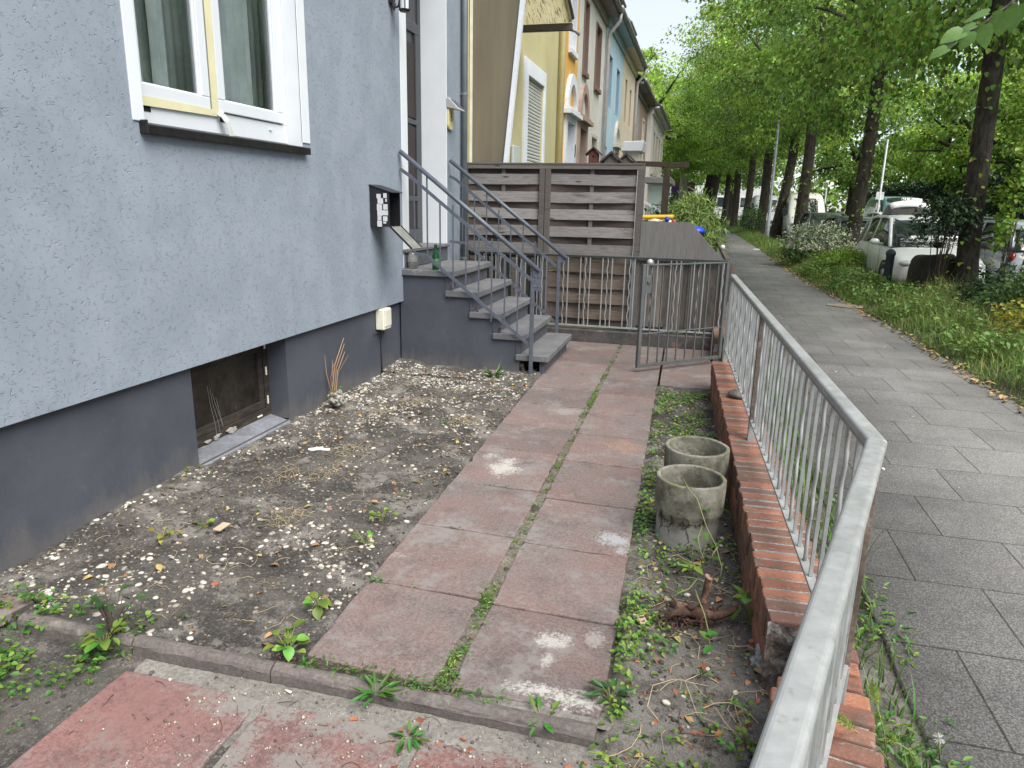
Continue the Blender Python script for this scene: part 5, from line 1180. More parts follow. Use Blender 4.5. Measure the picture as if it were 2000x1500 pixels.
n = 70; D = rand_unit(n); V, F = leaves(np.tile(np.array(e), (n, 1)), D, rand_unit(n), np.full(n, .019), np.full(n, .002), .1, 0); fast_mesh('seed_head', V, F, mat('seed_fluff', (.6, .6, .56), .9, trans=.3), dc)
# scraps on the pavement
sc_ = thing('cardboard_scrap', 'torn flat brown piece of cardboard at the grass edge of the sidewalk', 'litter', gp(1650, 598)); x, y, _ = gp(1650, 598); m = MB()
m.prism([(x - .30, y - .1), (x - .05, y - .28), (x + .22, y - .22), (x + .3, y + .05), (x + .05, y + .2), (x - .25, y + .12)], .008, .018, 'xy'); m.build('sheet', mat('cardboard', (.29, .24, .18), .85, noises=((8, .2),)), sc_, bevel=.004)
pp = thing('paper_scrap', 'small white paper scrap lying on the sidewalk beside the grass', 'litter', gp(1477, 488)); x, y, _ = gp(1477, 488); m = MB(); m.prism([(x - .12, y - .2), (x + .12, y - .1), (x + .1, y + .2), (x - .1, y + .1)], .01, .03, 'xy'); m.build('sheet', mat('white_litter', (.7, .7, .68), .8), pp)
cg = thing('cigarette_end', 'white cigarette end lying on the sandy slab', 'litter', gp(563, 1350, -.03)); c = G(563, 1350, -.030); m = MB(); m.tube([c - Vector((.013, -.003, 0)), c + Vector((.013, -.003, 0))], .004, 8); m.build('butt', mat('butt', (.65, .58, .45), .8), cg, True)
cf = thing('brick_shard', 'pale beige shard lying on the soil left of the stump', 'shard', gp(1248, 1218)); m = MB(); x, y, _ = gp(1248, 1218); m.prism([(x - .03, y + .03), (x + .015, y + .035), (x + .03, y - .005), (x + .012, y - .035)], .008, .02, 'xy'); m.build('shard', mat('beige_shard', (.45, .33, .24), .85, noises=((30, .1),)), cf, bevel=.003)
cf = thing('brick_shard', 'beige shard lying among the pebbles in the bed left of the path', 'shard', gp(431, 1040)); m = MB(); x, y, _ = gp(431, 1040); m.prism([(x - .02, y + .05), (x + .02, y + .05), (x + .02, y - .03), (x - .02, y - .03)], .02, .03, 'xy'); m.build('shard', mat('beige_shard', (.45, .33, .24), .85), cf, bevel=.003)
# ================================================================== terrace houses beyond the fence
def render(name, c, dirt=.25): return mat(name, c, .85, noises=((1.3, .07), (40, .05)), bumps=((70, .25, .004),), patches=((tuple(x * (1 - dirt) for x in c), 1.6, .55, .8),))
M_gutter = mat('gutter_zinc', (.27, .26, .25), .5, .2, noises=((4, .15),)); M_tile = mat('red_roof_tile', (.33, .085, .055), .85, noises=((9, .25),)); M_darktile = mat('grey_roof_tile', (.10, .10, .11), .8, noises=((9, .25),))
M_wpvc = mat('white_frame', (.74, .76, .78), .5); M_shutter = mat('roller_shutter', (.52, .53, .50), .5, noises=((3, .06),))
M_trimw = render('trim_white', (.66, .69, .74), .15); M_stone = render('trim_stone', (.52, .48, .42)); M_brownt = render('trim_brown', (.19, .12, .10))
def terrace(label, y0, y1, ze, wallm, wins=(), doors=(), gut=None, roofm=None, pipes=(), x=-2.71, cornice=None, ov=.32):
    """one house of the row: facade with real openings, roof, gutter. wins: (ya,yb,za,zb,trim material or None,trim width)"""
    t = thing('terrace_house', label, 'house', (x, (y0 + y1) / 2, 0), 'terraced houses in a row along the street')
    holes = [w[:4] for w in wins] + [d[:4] for d in doors]
    m = MB(); wall_x(x, y0, y1, -.1, ze, holes, m)
    for y, fl in ((y0, 1), (y1, 0)): m.add([(x, y, -.1), (x - 8, y, -.1), (x - 8, y, ze), (x - 4, y, ze + 2.6), (x, y, ze)], [(0, 1, 2, 3, 4) if fl else (4, 3, 2, 1, 0)])
    m.add([(x - 8, y0, -.1), (x - 8, y1, -.1), (x - 8, y1, ze), (x - 8, y0, ze)], [(0, 3, 2, 1)])
    m.build('wall', wallm, t)
    for h in list(wins) + list(doors):
        q = MB(); reveal_x(x, .16, h[:4], q); q.build('reveal', (h[7] if len(h) > 7 and h[7] is not None else h[4]) or wallm, t)
    for w in wins:
        ya, yb, za, zb, tm, tw = w[:6]
        q = MB(); frame_x(x - .11, .05, ya + .001, yb - .001, za + .001, zb - .001, .06, q); q.box(x - .15, x - .112, (ya + yb) / 2 - .03, (ya + yb) / 2 + .03, za + .06, zb - .06)
        wo = q.build('window', w[6] if len(w) > 6 else M_wpvc, t)
        q = MB(); q.box(x - .148, x - .142, ya + .055, yb - .055, za + .055, zb - .055); q.build('pane', M_glass, wo)
        if tm is not None:
            q = MB()
            q.box(x - .002, x + .03, ya - tw, ya, za - .002, zb + tw); q.box(x - .002, x + .03, yb, yb + tw, za - .002, zb + tw); q.box(x - .002, x + .031, ya, yb, zb, zb + tw); q.box(x - .002, x + .07, ya - tw, yb + tw, za - .10, za - .003)
            q.build('window_surround', tm, wo, bevel=.006)
    for d in doors:
        ya, yb, za, zb, tm, lm = d[:6]
        q = MB(); q.box(x - .16, x - .11, ya + .001, yb - .001, za, zb - .001); do = q.build('door', lm, t)
        q = MB(); q.box(x - .11, x - .095, ya + .15, yb - .15, za + 1.0, zb - .2); q.build('door_glass', M_glass, do)
        if tm is not None:
            q = MB(); tw = .16
            q.box(x - .002, x + .05, ya - tw, ya, za, zb + .12); q.box(x - .002, x + .05, yb, yb + tw, za, zb + .12); q.box(x - .002, x + .05, ya, yb, zb, zb + .12)
            q.box(x - .002, x + .16, ya - tw - .1, yb + tw + .1, zb + .121, zb + .20); q.box(x - .002, x + .11, ya - tw - .05, yb + tw + .05, zb + .2005, zb + .26)
            cy = (ya + yb) / 2; r = (yb - ya) / 2 + tw; zc = zb + .262; N = 14; sq = 1.15
            for k in range(N):
                a, b = PI * k / N, PI * (k + 1) / N
                P = [(cy + rr * math.cos(t_), zc + rr * sq * math.sin(t_)) for rr, t_ in ((r - .17, a), (r, a), (r, b), (r - .17, b))]
                q.prism(P, x - .002, x + .07, 'yz')
            q.build('door_surround', tm, do)
    rm = roofm or M_darktile
    q = MB(); q.prism([(x + ov, ze - .02), (x + ov, ze + .06), (x - 4, ze + 2.75), (x - 8.3, ze + .06), (x - 8.3, ze - .02), (x - 4, ze + 2.62)], y0, y1, 'xz'); q.build('roof', rm, t)
    q = MB(); q.box(x - .002, x + ov - .02, y0, y1, ze - .12, ze - .03); q.box(x - .001, x + .06, y0, y1, ze - .34, ze - .121); q.build('eave_board', cornice or wallm, t, bevel=.01)
    q = MB(); q.tube([(x + ov + .03, y0, ze + .0), (x + ov + .03, y1, ze + .0)], .065, 10); q.build('gutter', M_gutter, t, True)
    for py, pm in pipes:
        q = MB(); q.tube([(x + ov + .03, py, ze - .02), (x + ov + .02, py, ze - .22), (x + .1, py, ze - .5), (x + .08, py, ze - .7), (x + .08, py, -.1)], .05, 10); q.build('downpipe', pm, t, True)
    return t
def dormer(t, y0, y1, ze, x=-2.71, rm=None, wm=None, x1=.0, h=1.1):
    z = ze + .25; q = MB(); q.box(x - 2.2, x - .5, y0, y1, z, z + h - .25); d = q.build('dormer', wm or M_darktile, t)
    q = MB(); q.prism([(x - .15, z + h - .22), (x - .15, z + h - .1), (x - 3.2, z + h + .55), (x - 3.2, z + h + .4)], y0 - .2, y1 + .2, 'xz'); q.build('dormer_roof', rm or M_tile, d)
    q = MB(); q.box(x - .499, x - .48, y0 + .15, y1 - .15, z + .15, z + h - .35); q.build('dormer_window', M_glass, d)
    q = MB(); q.tube([(x - .1, y0 - .2, z + h - .2), (x - .1, y1 + .2, z + h - .2)], .05, 8); q.build('dormer_gutter', M_gutter, d, True)
M_yel = render('yellow_render', (.50, .455, .255), .15); M_or = render('orange_render', (.66, .37, .09), .12); M_wh = render('offwhite_render', (.60, .585, .55)); M_blu = render('blue_render', (.40, .55, .66), .12)
M_cre = render('cream_render', (.62, .54, .42)); M_gry = render('grey_render', (.25, .245, .24)); M_brk = mat('brown_brick', (.23, .17, .14), .85, noises=((6, .2), (60, .2)), stretch=(1, 1, 4)); M_pal = render('pale_render', (.62, .60, .58))
M_blr = render('blue_reveal', (.24, .36, .46)); M_tan = render('tan_reveal', (.46, .36, .26)); M_zpipe = mat('grey_pipe', (.42, .39, .38), .5, .1); M_ypipe = render('yellow_pipe', (.55, .48, .24))
yh = terrace('yellow house with a white-framed window behind a closed grey roller shutter', 8.12, 13.62, 6.4, M_yel, [(11.16, 12.3, 1.9, 3.42, None, .2)], pipes=[(13.48, M_ypipe)])
m = MB(); m.box(-2.712, XF + .03, 10.93, 11.16, 1.7, 3.64); m.box(-2.712, XF + .03, 12.3, 12.42, 1.7, 3.64); m.box(-2.712, XF + .031, 11.161, 12.299, 3.42, 3.64); m.build('shutter_surround', M_trimw, yh, bevel=.005)
m = MB(); z = 1.9
while z < 3.4: m.prism([(-2.80, z), (-2.735, z + .006), (-2.730, z + .03), (-2.742, z + .045), (-2.80, z + .05)], 11.162, 12.298, 'xz'); z += .0515
m.build('roller_shutter', M_shutter, yh)
m = MB(); m.box(-2.7, -2.66, 10.25, 10.62, 1.55, 2.35); m.build('meter_cabinet', mat('meter_box', (.52, .55, .55), .5, noises=((5, .06),)), yh, bevel=.01)
oh = terrace('narrow orange house with a white arched door surround', 13.622, 15.52, 6.4, M_or, [(14.52, 15.08, 4.45, 5.85, M_trimw, .10)], [(14.42, 15.22, 1.0, 3.12, M_trimw, M_wpvc)])
m = MB(); m.box(-2.705, -2.66, 15.28, 15.4, 2.5, 2.75); m.build('door_lamp', M_black, oh); m = MB(); m.box(-2.705, -2.62, 15.3, 15.48, 1.75, 2.15); m.build('letter_box', M_wpvc, oh, bevel=.01)
wh = terrace('off-white house with brown window surrounds and a brown arched door', 15.522, 19.6, 6.25, M_wh, [(16.12, 16.62, 4.32, 5.68, M_brownt, .05), (17.86, 18.62, 4.28, 5.60, M_brownt, .05), (17.75, 18.6, 1.75, 3.12, M_stone, .09)], [(15.95, 16.8, 1.0, 3.15, mat('door_surround_pink', (.36, .26, .22), .85, noises=((3, .15),)), mat('brown_door', (.1, .07, .06), .6))], pipes=[(19.5, M_zpipe)], cornice=mat('brown_eave', (.25, .2, .18), .7))
dormer(wh, 16.6, 18.6, 6.25, rm=M_darktile)
bh = terrace('light blue house with pale blue windows', 19.602, 23.65, 6.35, M_blu, [(20.3, 21.1, 4.15, 5.45, None, .1, M_trimw, M_blr), (22.2, 22.9, 4.12, 5.4, None, .1, M_trimw, M_blr), (20.0, 20.8, 1.75, 3.1, None, .1, M_trimw)], [(22.4, 23.2, 1.0, 3.1, M_stone, M_wpvc)], cornice=render('blue_eave', (.33, .42, .46)))
dormer(bh, 22.6, 24.0, 6.35)
ch = terrace('cream house with narrow tan windows', 23.652, 27.85, 6.35, M_cre, [(24.6, 25.1, 4.2, 5.5, None, .08, M_stone, M_tan), (26.1, 26.6, 4.2, 5.4, None, .08, M_stone, M_tan)], [(24.9, 25.7, 1.0, 3.1, None, M_wpvc)], pipes=[(27.7, M_zpipe)])
dormer(ch, 26.2, 27.8, 6.35)
gh = terrace('small dark grey rendered house', 27.852, 30.1, 5.95, M_gry, [(28.6, 29.2, 3.6, 5.2, None, .1)])
kh = terrace('brown brick house with a grey oriel', 30.102, 34.3, 5.95, M_brk, [(31.8, 32.6, 3.5, 5.0, M_stone, .1)])
lh = terrace('pale house with tall windows at the far end of the row', 34.302, 44.2, 5.9, M_pal, [(35.6 + 2.1 * k, 36.5 + 2.1 * k, 3.1, 4.9, M_stone, .12) for k in range(4)] + [(35.6 + 2.1 * k, 36.5 + 2.1 * k, 1.0, 2.2, None, .12) for k in range(4)], x=-2.5)
# privacy screen and lean-to roof in front of the yellow house
sp = thing('privacy_screen', 'tall beige screen with a slanting white right edge between the grey and yellow houses', 'screen', (-2.5, 8.36, 0))
m = MB(); m.prism([(-2.70, .3), (-2.70, 4.7), (-2.01, 4.7), (-2.27, 2.0), (-2.39, .3)], 8.34, 8.37, 'xz'); m.build('sheet', mat('beige_sheet', (.15, .128, .086), .7, noises=((2.2, .10), (1.0, .08)), stretch=(3, 1, .4)), sp)
m = MB(); m.bar((-2.385, 8.345, .3), (-2.255, 8.345, 2.02), .05, .06, (0, 1, 0)); m.bar((-2.255, 8.345, 2.02), (-2.0, 8.345, 4.7), .05, .06, (0, 1, 0)); m.build('edge_trim', M_trimw, sp)
m = MB(); m.box(-2.70, -2.668, 8.325, 8.339, .3, 4.7); m.build('wall_strip', mat('cream_strip', (.62, .61, .52), .7), sp)
cn = thing('lean_to_roof', 'stained cream lean-to roof with a grey front beam high beside the yellow house', 'canopy', (-2.3, 10, 4))
def stain_mat():
    t = NT('stained_cream'); v = t.coords(); c = t.mix(t.ramp(t.noise(v, 2, 4), .35, .65), (.52, .47, .30), (.58, .53, .36))
    st = t.noise(t.coords((22, 2.2, 2.2)), 2.4, 6, .8); f = t.math('MULTIPLY', t.ramp(st, .53, .58), .9); c = t.mix(f, c, (.07, .055, .035))
    t.con(c, t.b.inputs['Base Color']); t.b.inputs['Roughness'].default_value = .8
    tr = t.n.new('ShaderNodeBsdfTranslucent'); t.con(c, tr.inputs['Color']); mx = t.n.new('ShaderNodeMixShader'); mx.inputs[0].default_value = .6; t.con(t.b.outputs[0], mx.inputs[1]); t.con(tr.outputs[0], mx.inputs[2]); t.con(mx.outputs[0], t.n['Material Output'].inputs[0]); return t.m
m = MB(); m.add([(-2.7, 10.5, 3.965), (-1.93, 10.5, 3.965), (-1.93, 8.4, 4.82), (-2.7, 8.4, 4.82)], [(0, 1, 2, 3)]); m.build('roof_sheet', stain_mat(), cn)
m = MB(); m.box(-2.7, -1.93, 10.48, 10.56, 3.87, 3.958); m.build('front_beam', M_fpost, cn, bevel=.006)
m = MB(); m.tube([(-1.93, 10.5, 4.02), (-1.925, 9.5, 4.42), (-1.92, 8.4, 4.86)], .03, 8); m.tube([(-1.98, 10.57, 3.9), (-1.9, 10.6, 3.88), (-1.84, 10.62, 3.83)], .025, 8); m.build('edge_pipe', M_gutter, cn, True)
# ================================================================== the neighbour's front yard
def Ypt(u, v, y):
    d = CR @ np.array([u - 1000., v - 750., FPX]); s = y / d[1]; return Vector((d[0] * s, y, CAMZ + d[2] * s))
def birdhouse(label, u, v, y, M, RM, s=1., group='little bird houses behind the wooden fence'):
    c = Ypt(u, v, y); t = thing('bird_house', label, 'bird house', (c.x, c.y, 0), group); w = .085 * s
    m = MB(); m.prism([(c.x - w, c.z - .12 * s), (c.x + w, c.z - .12 * s), (c.x + w, c.z + .05 * s), (c.x, c.z + .13 * s), (c.x - w, c.z + .05 * s)], y - .08 * s, y + .08 * s, 'xz'); m.build('box', M, t)
    m = MB(); m.prism([(c.x - .14 * s, c.z + .02 * s), (c.x, c.z + .14 * s), (c.x + .14 * s, c.z + .02 * s), (c.x + .14 * s, c.z + .045 * s), (c.x, c.z + .17 * s), (c.x - .14 * s, c.z + .045 * s)], y - .12 * s, y + .12 * s, 'xz'); m.build('roof', RM, t)
    m = MB(); m.lathe([(.024 * s, y - .081 * s), (.001, y - .0815 * s)], (c.x, 0, c.z), 12, 'y'); m.build('entrance_hole', M_blackin, t)
    m = MB(); m.tube([(c.x, y, 0), (c.x, y, c.z - .12 * s)], .025, 8); m.build('pole', M_fpost, t)
M_bh = mat('bird_house_brown', (.11, .035, .025), .8, noises=((20, .2),)); M_bhr = mat('bird_house_roof', (.055, .04, .04), .8); M_bhl = mat('bird_house_grey', (.14, .12, .1), .8)
birdhouse('red-brown bird house standing above the fence in front of the off-white house', 1160, 306, 9.6, M_bh, M_bhr, .72)
birdhouse('dark bird house, left of the pair above the fence, in front of the blue house', 1195, 324, 9.6, M_bhl, M_bhr, 1.05); birdhouse('dark bird house, right one of the pair above the fence beside the white planter', 1224, 324, 9.8, M_bhl, M_bhr, .95)
pl_ = thing('porch_canopy', 'small white porch canopy showing above the fence in front of the cream house', 'canopy', (-1.9, 17, 0)); a, b = Ypt(1215, 296, 18), Ypt(1256, 296, 18)
m = MB(); m.prism([(a.x, a.z - .02), (b.x, a.z - .02), (b.x + .05, a.z + .22), (a.x + .06, a.z + .2)], 17.6, 18.5, 'xz'); m.build('roof', M_trimw, pl_, bevel=.02)
m = MB(); m.box(a.x + .05, b.x - .05, 17.7, 18.4, a.z - .28, a.z - .021); m.build('fascia', M_stone, pl_); m = MB(); m.box(b.x - .15, b.x - .07, 17.7, 17.78, -.1, a.z - .281); m.box(a.x + .1, a.x + .18, 17.7, 17.78, -.1, a.z - .281); m.build('post', M_wpvc, pl_)
pg_ = thing('pergola', 'dark timber post with a long crossbeam standing behind the wooden fence', 'pergola', (-.55, 11.5, 0)); M_dark = mat('dark_timber', (.045, .028, .02), .8, noises=((20, .3),), stretch=(1, 1, .3))
a, b = Ypt(1175, 317, 11.5), Ypt(1346, 323, 11.5); m = MB(); m.bar(a, b, .07, .075); m.build('crossbeam', M_dark, pg_, bevel=.004)
c = Ypt(1303, 330, 11.5); m = MB(); m.box(c.x - .05, c.x + .05, 11.45, 11.55, -.1, c.z); m.build('post', M_dark, pg_, bevel=.004)
gc = thing('glass_porch', 'glazed white porch with a flat grey roof and frosted panes behind the timber post', 'porch', (-1.1, 19, 0)); a, b = Ypt(1268, 362, 18.5), Ypt(1297, 362, 18.5); bz = Ypt(1268, 405, 18.5).z
m = MB(); m.box(a.x, b.x, 18.6, 21, a.z - 1.02, a.z); m.build('pane', mat('frosted_pane', (.50, .58, .55), .3, noises=((1, .1),)), gc)
m = MB(); m.box(a.x - .04, a.x + .02, 18.55, 21.05, -.1, a.z + .05); m.box(b.x - .02, b.x + .04, 18.55, 21.05, -.1, a.z + .05); m.box(a.x + .02, b.x - .02, 18.55, 18.62, a.z + .001, a.z + .05); m.box(a.x + .02, b.x - .02, 18.55, 21, -.1, a.z - 1.03); m.build('frame', M_stone, gc)
m = MB(); m.box(a.x - .12, b.x + .16, 18.4, 21.2, a.z + .051, a.z + .2); m.build('roof', M_gutter, gc, bevel=.01)
sr2 = thing('stair_handrail', 'pale sloping handrail with thin bars beside the glazed porch', 'railing', (-1, 17, 0)); m = MB(); a, b = Ypt(1257, 394, 16), Ypt(1296, 416, 16)
m.bar(a, b, .05, .05); a2, b2 = Ypt(1257, 402, 16), Ypt(1292, 422, 16); m.build('handrail', M_trimw, sr2)
for k in range(9):
    p = a.lerp(b, k / 8); q = MB(); q.box(p.x - .01, p.x + .01, 15.99, 16.01, p.z - .55, p.z - .02); q.build('bar', M_gutter, sr2)
yb_ = thing('recycling_bin', 'open yellow-lidded bin heaped with rubbish bags behind the plywood sheet', 'bin', (-.5, 9.6, 0)); a, b = Ypt(1250, 431, 9.6), Ypt(1308, 431, 9.6)
m = MB(); m.box(a.x, b.x, 9.5, 10.2, -.1, a.z); m.build('bin_body', M_black, yb_, bevel=.02)
m = MB(); m.bar((a.x - .02, 10.1, a.z + .04), (b.x + .03, 10.1, a.z + .055), .6, .05); m.build('lid', mat('yellow_lid', (.72, .46, .02), .4), yb_, bevel=.02)
m = MB(); rg = np.random.default_rng(4)
for k in range(14): m.ball((rg.uniform(a.x + .04, b.x + .0), 9.55 + rg.uniform(0, .1), a.z - .01 + rg.uniform(-.02, .015)), rg.uniform(.03, .06), 9, 6, (1.3, 1, .7))
m.build('rubbish_bag', mat('pale_bag', (.62, .55, .40), .5, isl=.35, noises=((20, .2),)), yb_)
m = MB(); p = Ypt(1303, 428, 9.5); m.ball(p, .035, 8, 6); m.build('blue_wrapper', mat('blue_wrapper', (.02, .08, .45), .5), yb_); m = MB(); m.ball(Ypt(1316, 433, 9.5), .03, 8, 6); m.build('red_wrapper', mat('red_wrapper', (.5, .06, .03), .5), yb_)
bb = thing('blue_bucket', 'blue rounded lid showing over the sloping plywood edge beside the bamboo', 'bucket', (.05, 9.3, 0)); p = Ypt(1361, 449, 9.3); m = MB(); m.lathe([(.07, -.16), (.093, p.z - .034)], (p.x, 9.3, 0), 20); m.build('body', M_black, bb, True); m = MB(); m.lathe([(.09, p.z - .033), (.105, p.z - .028), (.10, p.z), (.06, p.z + .035), (.001, p.z + .045)], (p.x, 9.3, 0), 20); m.build('lid', mat('blue_plastic', (.015, .06, .5), .35), bb, True)
nr = thing('side_railing', 'dark low railing with a white ball cap running back beside the sidewalk', 'railing', (.3, 9.6, 0)); m = MB(); m.bar((.31, 8.16, .99), (.29, 12.2, .99), .045, .04); m.bar((.31, 8.16, .3), (.29, 12.2, .3), .03, .015); m.build('rails', M_brown, nr)
for k in range(16): q = MB(); y = 8.35 + .25 * k; q.box(.294, .312, y - .006, y + .006, .31, .97); q.build('baluster', M_galvd, nr)
m = MB(); c = Ypt(1396, 477, 9.9); m.ball((.3, 9.9, 1.04), .032, 14, 10); m.build('ball_cap', mat('white_ball', (.75, .75, .73), .4), nr, True)
# bamboo-like bush
def bush(name, label, cat, c, r, n, L, M, seed, wl=.5, down=.4, group=None, M2=None, hollow=.55, fold=.25):
    rg = np.random.default_rng(seed + 300); t = thing(name, label, cat, (c[0], c[1], 0), group); c = np.array(c); r = np.array(r)
    k = max(8, n // 45); cd = rand_unit(k, rg); cd[:, 2] = np.abs(cd[:, 2]) * 1.3 - .35; cc = c + nrm(cd) * r * rg.uniform(hollow, 1., (k, 1))
    i = rg.integers(0, k, n); P = cc[i] + rg.normal(size=(n, 3)) * r * .17; out = nrm((P - c) / r); P[:, 2] = np.maximum(P[:, 2], .02)
    D = out * .8 + rand_unit(n, rg) * .7; D[:, 2] -= down * rg.uniform(0, 1, n); U = out + rand_unit(n, rg) * .6 + np.array([0, 0, .6]); l = L * rg.uniform(.6, 1.2, n)
    V, F = leaves(P, D, U, l, l * wl, fold, .25)
    if M2 is None: fast_mesh('foliage', V, F, M, t, True)
    else:
        h = (n * 55 // 100); V = V.reshape(n, 6, 3); top = (P[:, 2] > c[2] + .0 * r[2]) & (rg.random(n) < .75)
        for sel, mm, nm in ((~top, M, 'foliage'), (top, M2, 'flower_heads')):
            VV, FF = leaves(P[sel], D[sel], U[sel], l[sel], (l * wl)[sel], fold, .25); fast_mesh(nm, VV, FF, mm, t, True)
    m = MB()
    for j in range(0, k, max(1, k // 14)): m.tube([(c[0] + rg.normal() * r[0] * .12, c[1] + rg.normal() * r[1] * .12, -.05), tuple((c + (cc[j] - c) * .5)), tuple(cc[j])], [.012 * min(1, r[0] + .2), .008 * min(1, r[0] + .2), .003], 5, False)
    m.build('stem', M_twig, t, True); return t
M_bam = mat('bamboo_leaf', (.29, .40, .12), .5, isl=.4, warm=.02, trans=.3); M_shrub = mat('shrub_leaf', (.085, .16, .04), .5, isl=.45, warm=.02, trans=.25); M_vari = mat('variegated_leaf', (.44, .47, .33), .55, isl=.35, warm=.02, trans=.2); M_shd = mat('deep_shrub_leaf', (.035, .07, .024), .45, isl=.4, warm=.015, trans=.2)
M_shy = mat('lime_leaf', (.40, .38, .06), .5, isl=.3, warm=.03, trans=.3); M_lime = mat('fresh_leaf', (.23, .36, .05), .5, isl=.35, warm=.03, trans=.35)
bush('bamboo_bush', 'rounded bamboo-like bush with narrow drooping leaves behind the plywood sheet', 'bush', Ypt(1350, 440, 12.3) + Vector((0, 0, -.25)), (.42, .5, .62), 7500, .13, M_bam, 1, .13, 1.1)
bush('garden_bush', 'lower yellow-green bush beside the sidewalk, just past the bamboo-like bush', 'bush', (.18, 13.2, .55), (.28, .6, .6), 1200, .09, M_lime, 2); bush('garden_bush', 'brownish green bush at the foot of the far front garden, behind the bamboo-like bush', 'bush', (-.35, 16, .8), (.8, 1., .9), 1800, .10, M_shrub, 3)
# ================================================================== street trees
def bark_mat():
    t = NT('linden_bark'); v = t.coords((1, 1, .28)); g = t.noise(v, 16, 6, .75)
    c = t.mix(t.ramp(g, .38, .62), (.022, .017, .013), (.075, .06, .046)); c = t.mix(t.math('MULTIPLY', t.ramp(t.noise(t.coords(loc=(2, 1, 5)), 3.5, 5, .7), .52, .68), .6), c, (.085, .085, .055))
    t.con(c, t.b.inputs['Base Color']); t.b.inputs['Roughness'].default_value = .95; t.con(t.bump(g, 1., .03), t.b.inputs['Normal']); return t.m
M_bark = bark_mat(); M_barkp = mat('pale_bark', (.30, .27, .22), .9, noises=((6, .25),), stretch=(1, 1, .3))
def leafmat(name, c, isl=.45, warm=.022, tr=.5):
    return mat(name, c, .5, isl=isl, warm=warm, trans=tr, noises=((.45, .34), (1.8, .32)))
M_lin = leafmat('linden_leaf', (.178, .30, .05)); M_linl = leafmat('pale_linden_leaf', (.28, .42, .07)); M_lind = leafmat('dark_linden_leaf', (.11, .22, .045))
def crown(n, Rr, zc, Rz, L, seed, M, k=150, low=3.4, name='crown'):
    """leaf mesh spread in clumps through a lumpy crown volume around the origin"""
    rg = np.random.default_rng(seed); u = rand_unit(k, rg); rad = rg.uniform(.35, 1., k) ** .55
    lob = 1 + .22 * np.sin(u[:, 0] * 5 + seed) * np.cos(u[:, 1] * 4 + 2 * seed) + .12 * rg.normal(size=k)
    cc = u * rad[:, None] * lob[:, None] * np.array([Rr, Rr, Rz]); cc[:, 2] += zc; cc[:, 2] = np.maximum(cc[:, 2], low + rg.uniform(0, 1.1, k))
    sz = rg.uniform(.42, .92, k) * Rr / 4.2; i = rg.integers(0, k, n); q = rand_unit(n, rg) * (rg.random((n, 1)) ** .45)
    P = cc[i] + q * sz[i][:, None] * np.array([1.15, 1.15, .55]); P[:, 2] -= .28 * (q[:, 0] ** 2 + q[:, 1] ** 2) * sz[i]
    out = nrm((P - np.array([0, 0, zc - 1.])) / np.array([1, 1, 1.])); D = out * .7 + rand_unit(n, rg) * .75; D[:, 2] -= .55; U = rand_unit(n, rg) * .55 + np.array([0, 0, 1.]) + out * .35
    l = L * rg.uniform(.65, 1.2, n); V, F = leaves(P, D, U, l, l * .82, .2, .22); return V, F, cc
def limbs(m, base, fork, cc, rg, n=12, r0=.09):
    f = Vector(fork)
    for j in range(n):
        e = Vector(cc[j * len(cc) // n]); mid = f.lerp(e, .5) + Vector((rg.normal() * .3, rg.normal() * .3, .35)); s = f + Vector((0, 0, rg.uniform(-.4, 1.2)))
        m.tube([s, s.lerp(mid, .5) + Vector((0, 0, .15)), mid, mid.lerp(e, .6), e], [r0, r0 * .75, r0 * .55, r0 * .35, r0 * .12], 6, False)
def trunk(m, h, r, lean, rg, n=14, seg=14):
    pts = []; rr = []
    for i in range(seg + 1):
        t = i / seg; pts.append(Vector((lean[0] * t + .03 * math.sin(t * 6 + r * 50), lean[1] * t + .03 * math.cos(t * 5), -.15 + h * t))); rr.append(r * (1.22 - .22 * min(1, t * 7) - .22 * t))
    m.tube(pts, rr, n, False); return pts
def shoots(P0, n, L, M, parent, seed, spread=.12, name='ivy'):
    rg = np.random.default_rng(seed); P0 = np.array(P0); i = rg.integers(0, len(P0), n); o = rand_unit(n, rg); o[:, 2] *= .3; P = P0[i] + nrm(o) * rg.uniform(.6, 1.5, (n, 1)) * spread + rg.normal(size=(n, 3)) * .05
    D = o + rand_unit(n, rg) * .5; D[:, 2] -= .3; l = L * rg.uniform(.6, 1.2, n); V, F = leaves(P, D, o + np.array([0, 0, .8]) + rand_unit(n, rg) * .3, l, l * .8, .2, .2); return fast_mesh(name, V, F, M, parent, True)
variants = {}
def tree_mesh(key, n, Rr, zc, Rz, L, seed, M, low, fork_h, r, lean):
    rg = np.random.default_rng(seed + 50); V, F, cc = crown(n, Rr, zc, Rz, L, seed, M, 190, low)
    fm = fast_mesh('crown', V, F, M, None, False).data; bpy.data.objects.remove(bpy.data.objects[-1]) if False else None
    m = MB(); pts = trunk(m, fork_h, r, lean, rg); limbs(m, pts[0], pts[-1], cc, rg, 13, r * .5); variants[key] = (fm, m, pts)
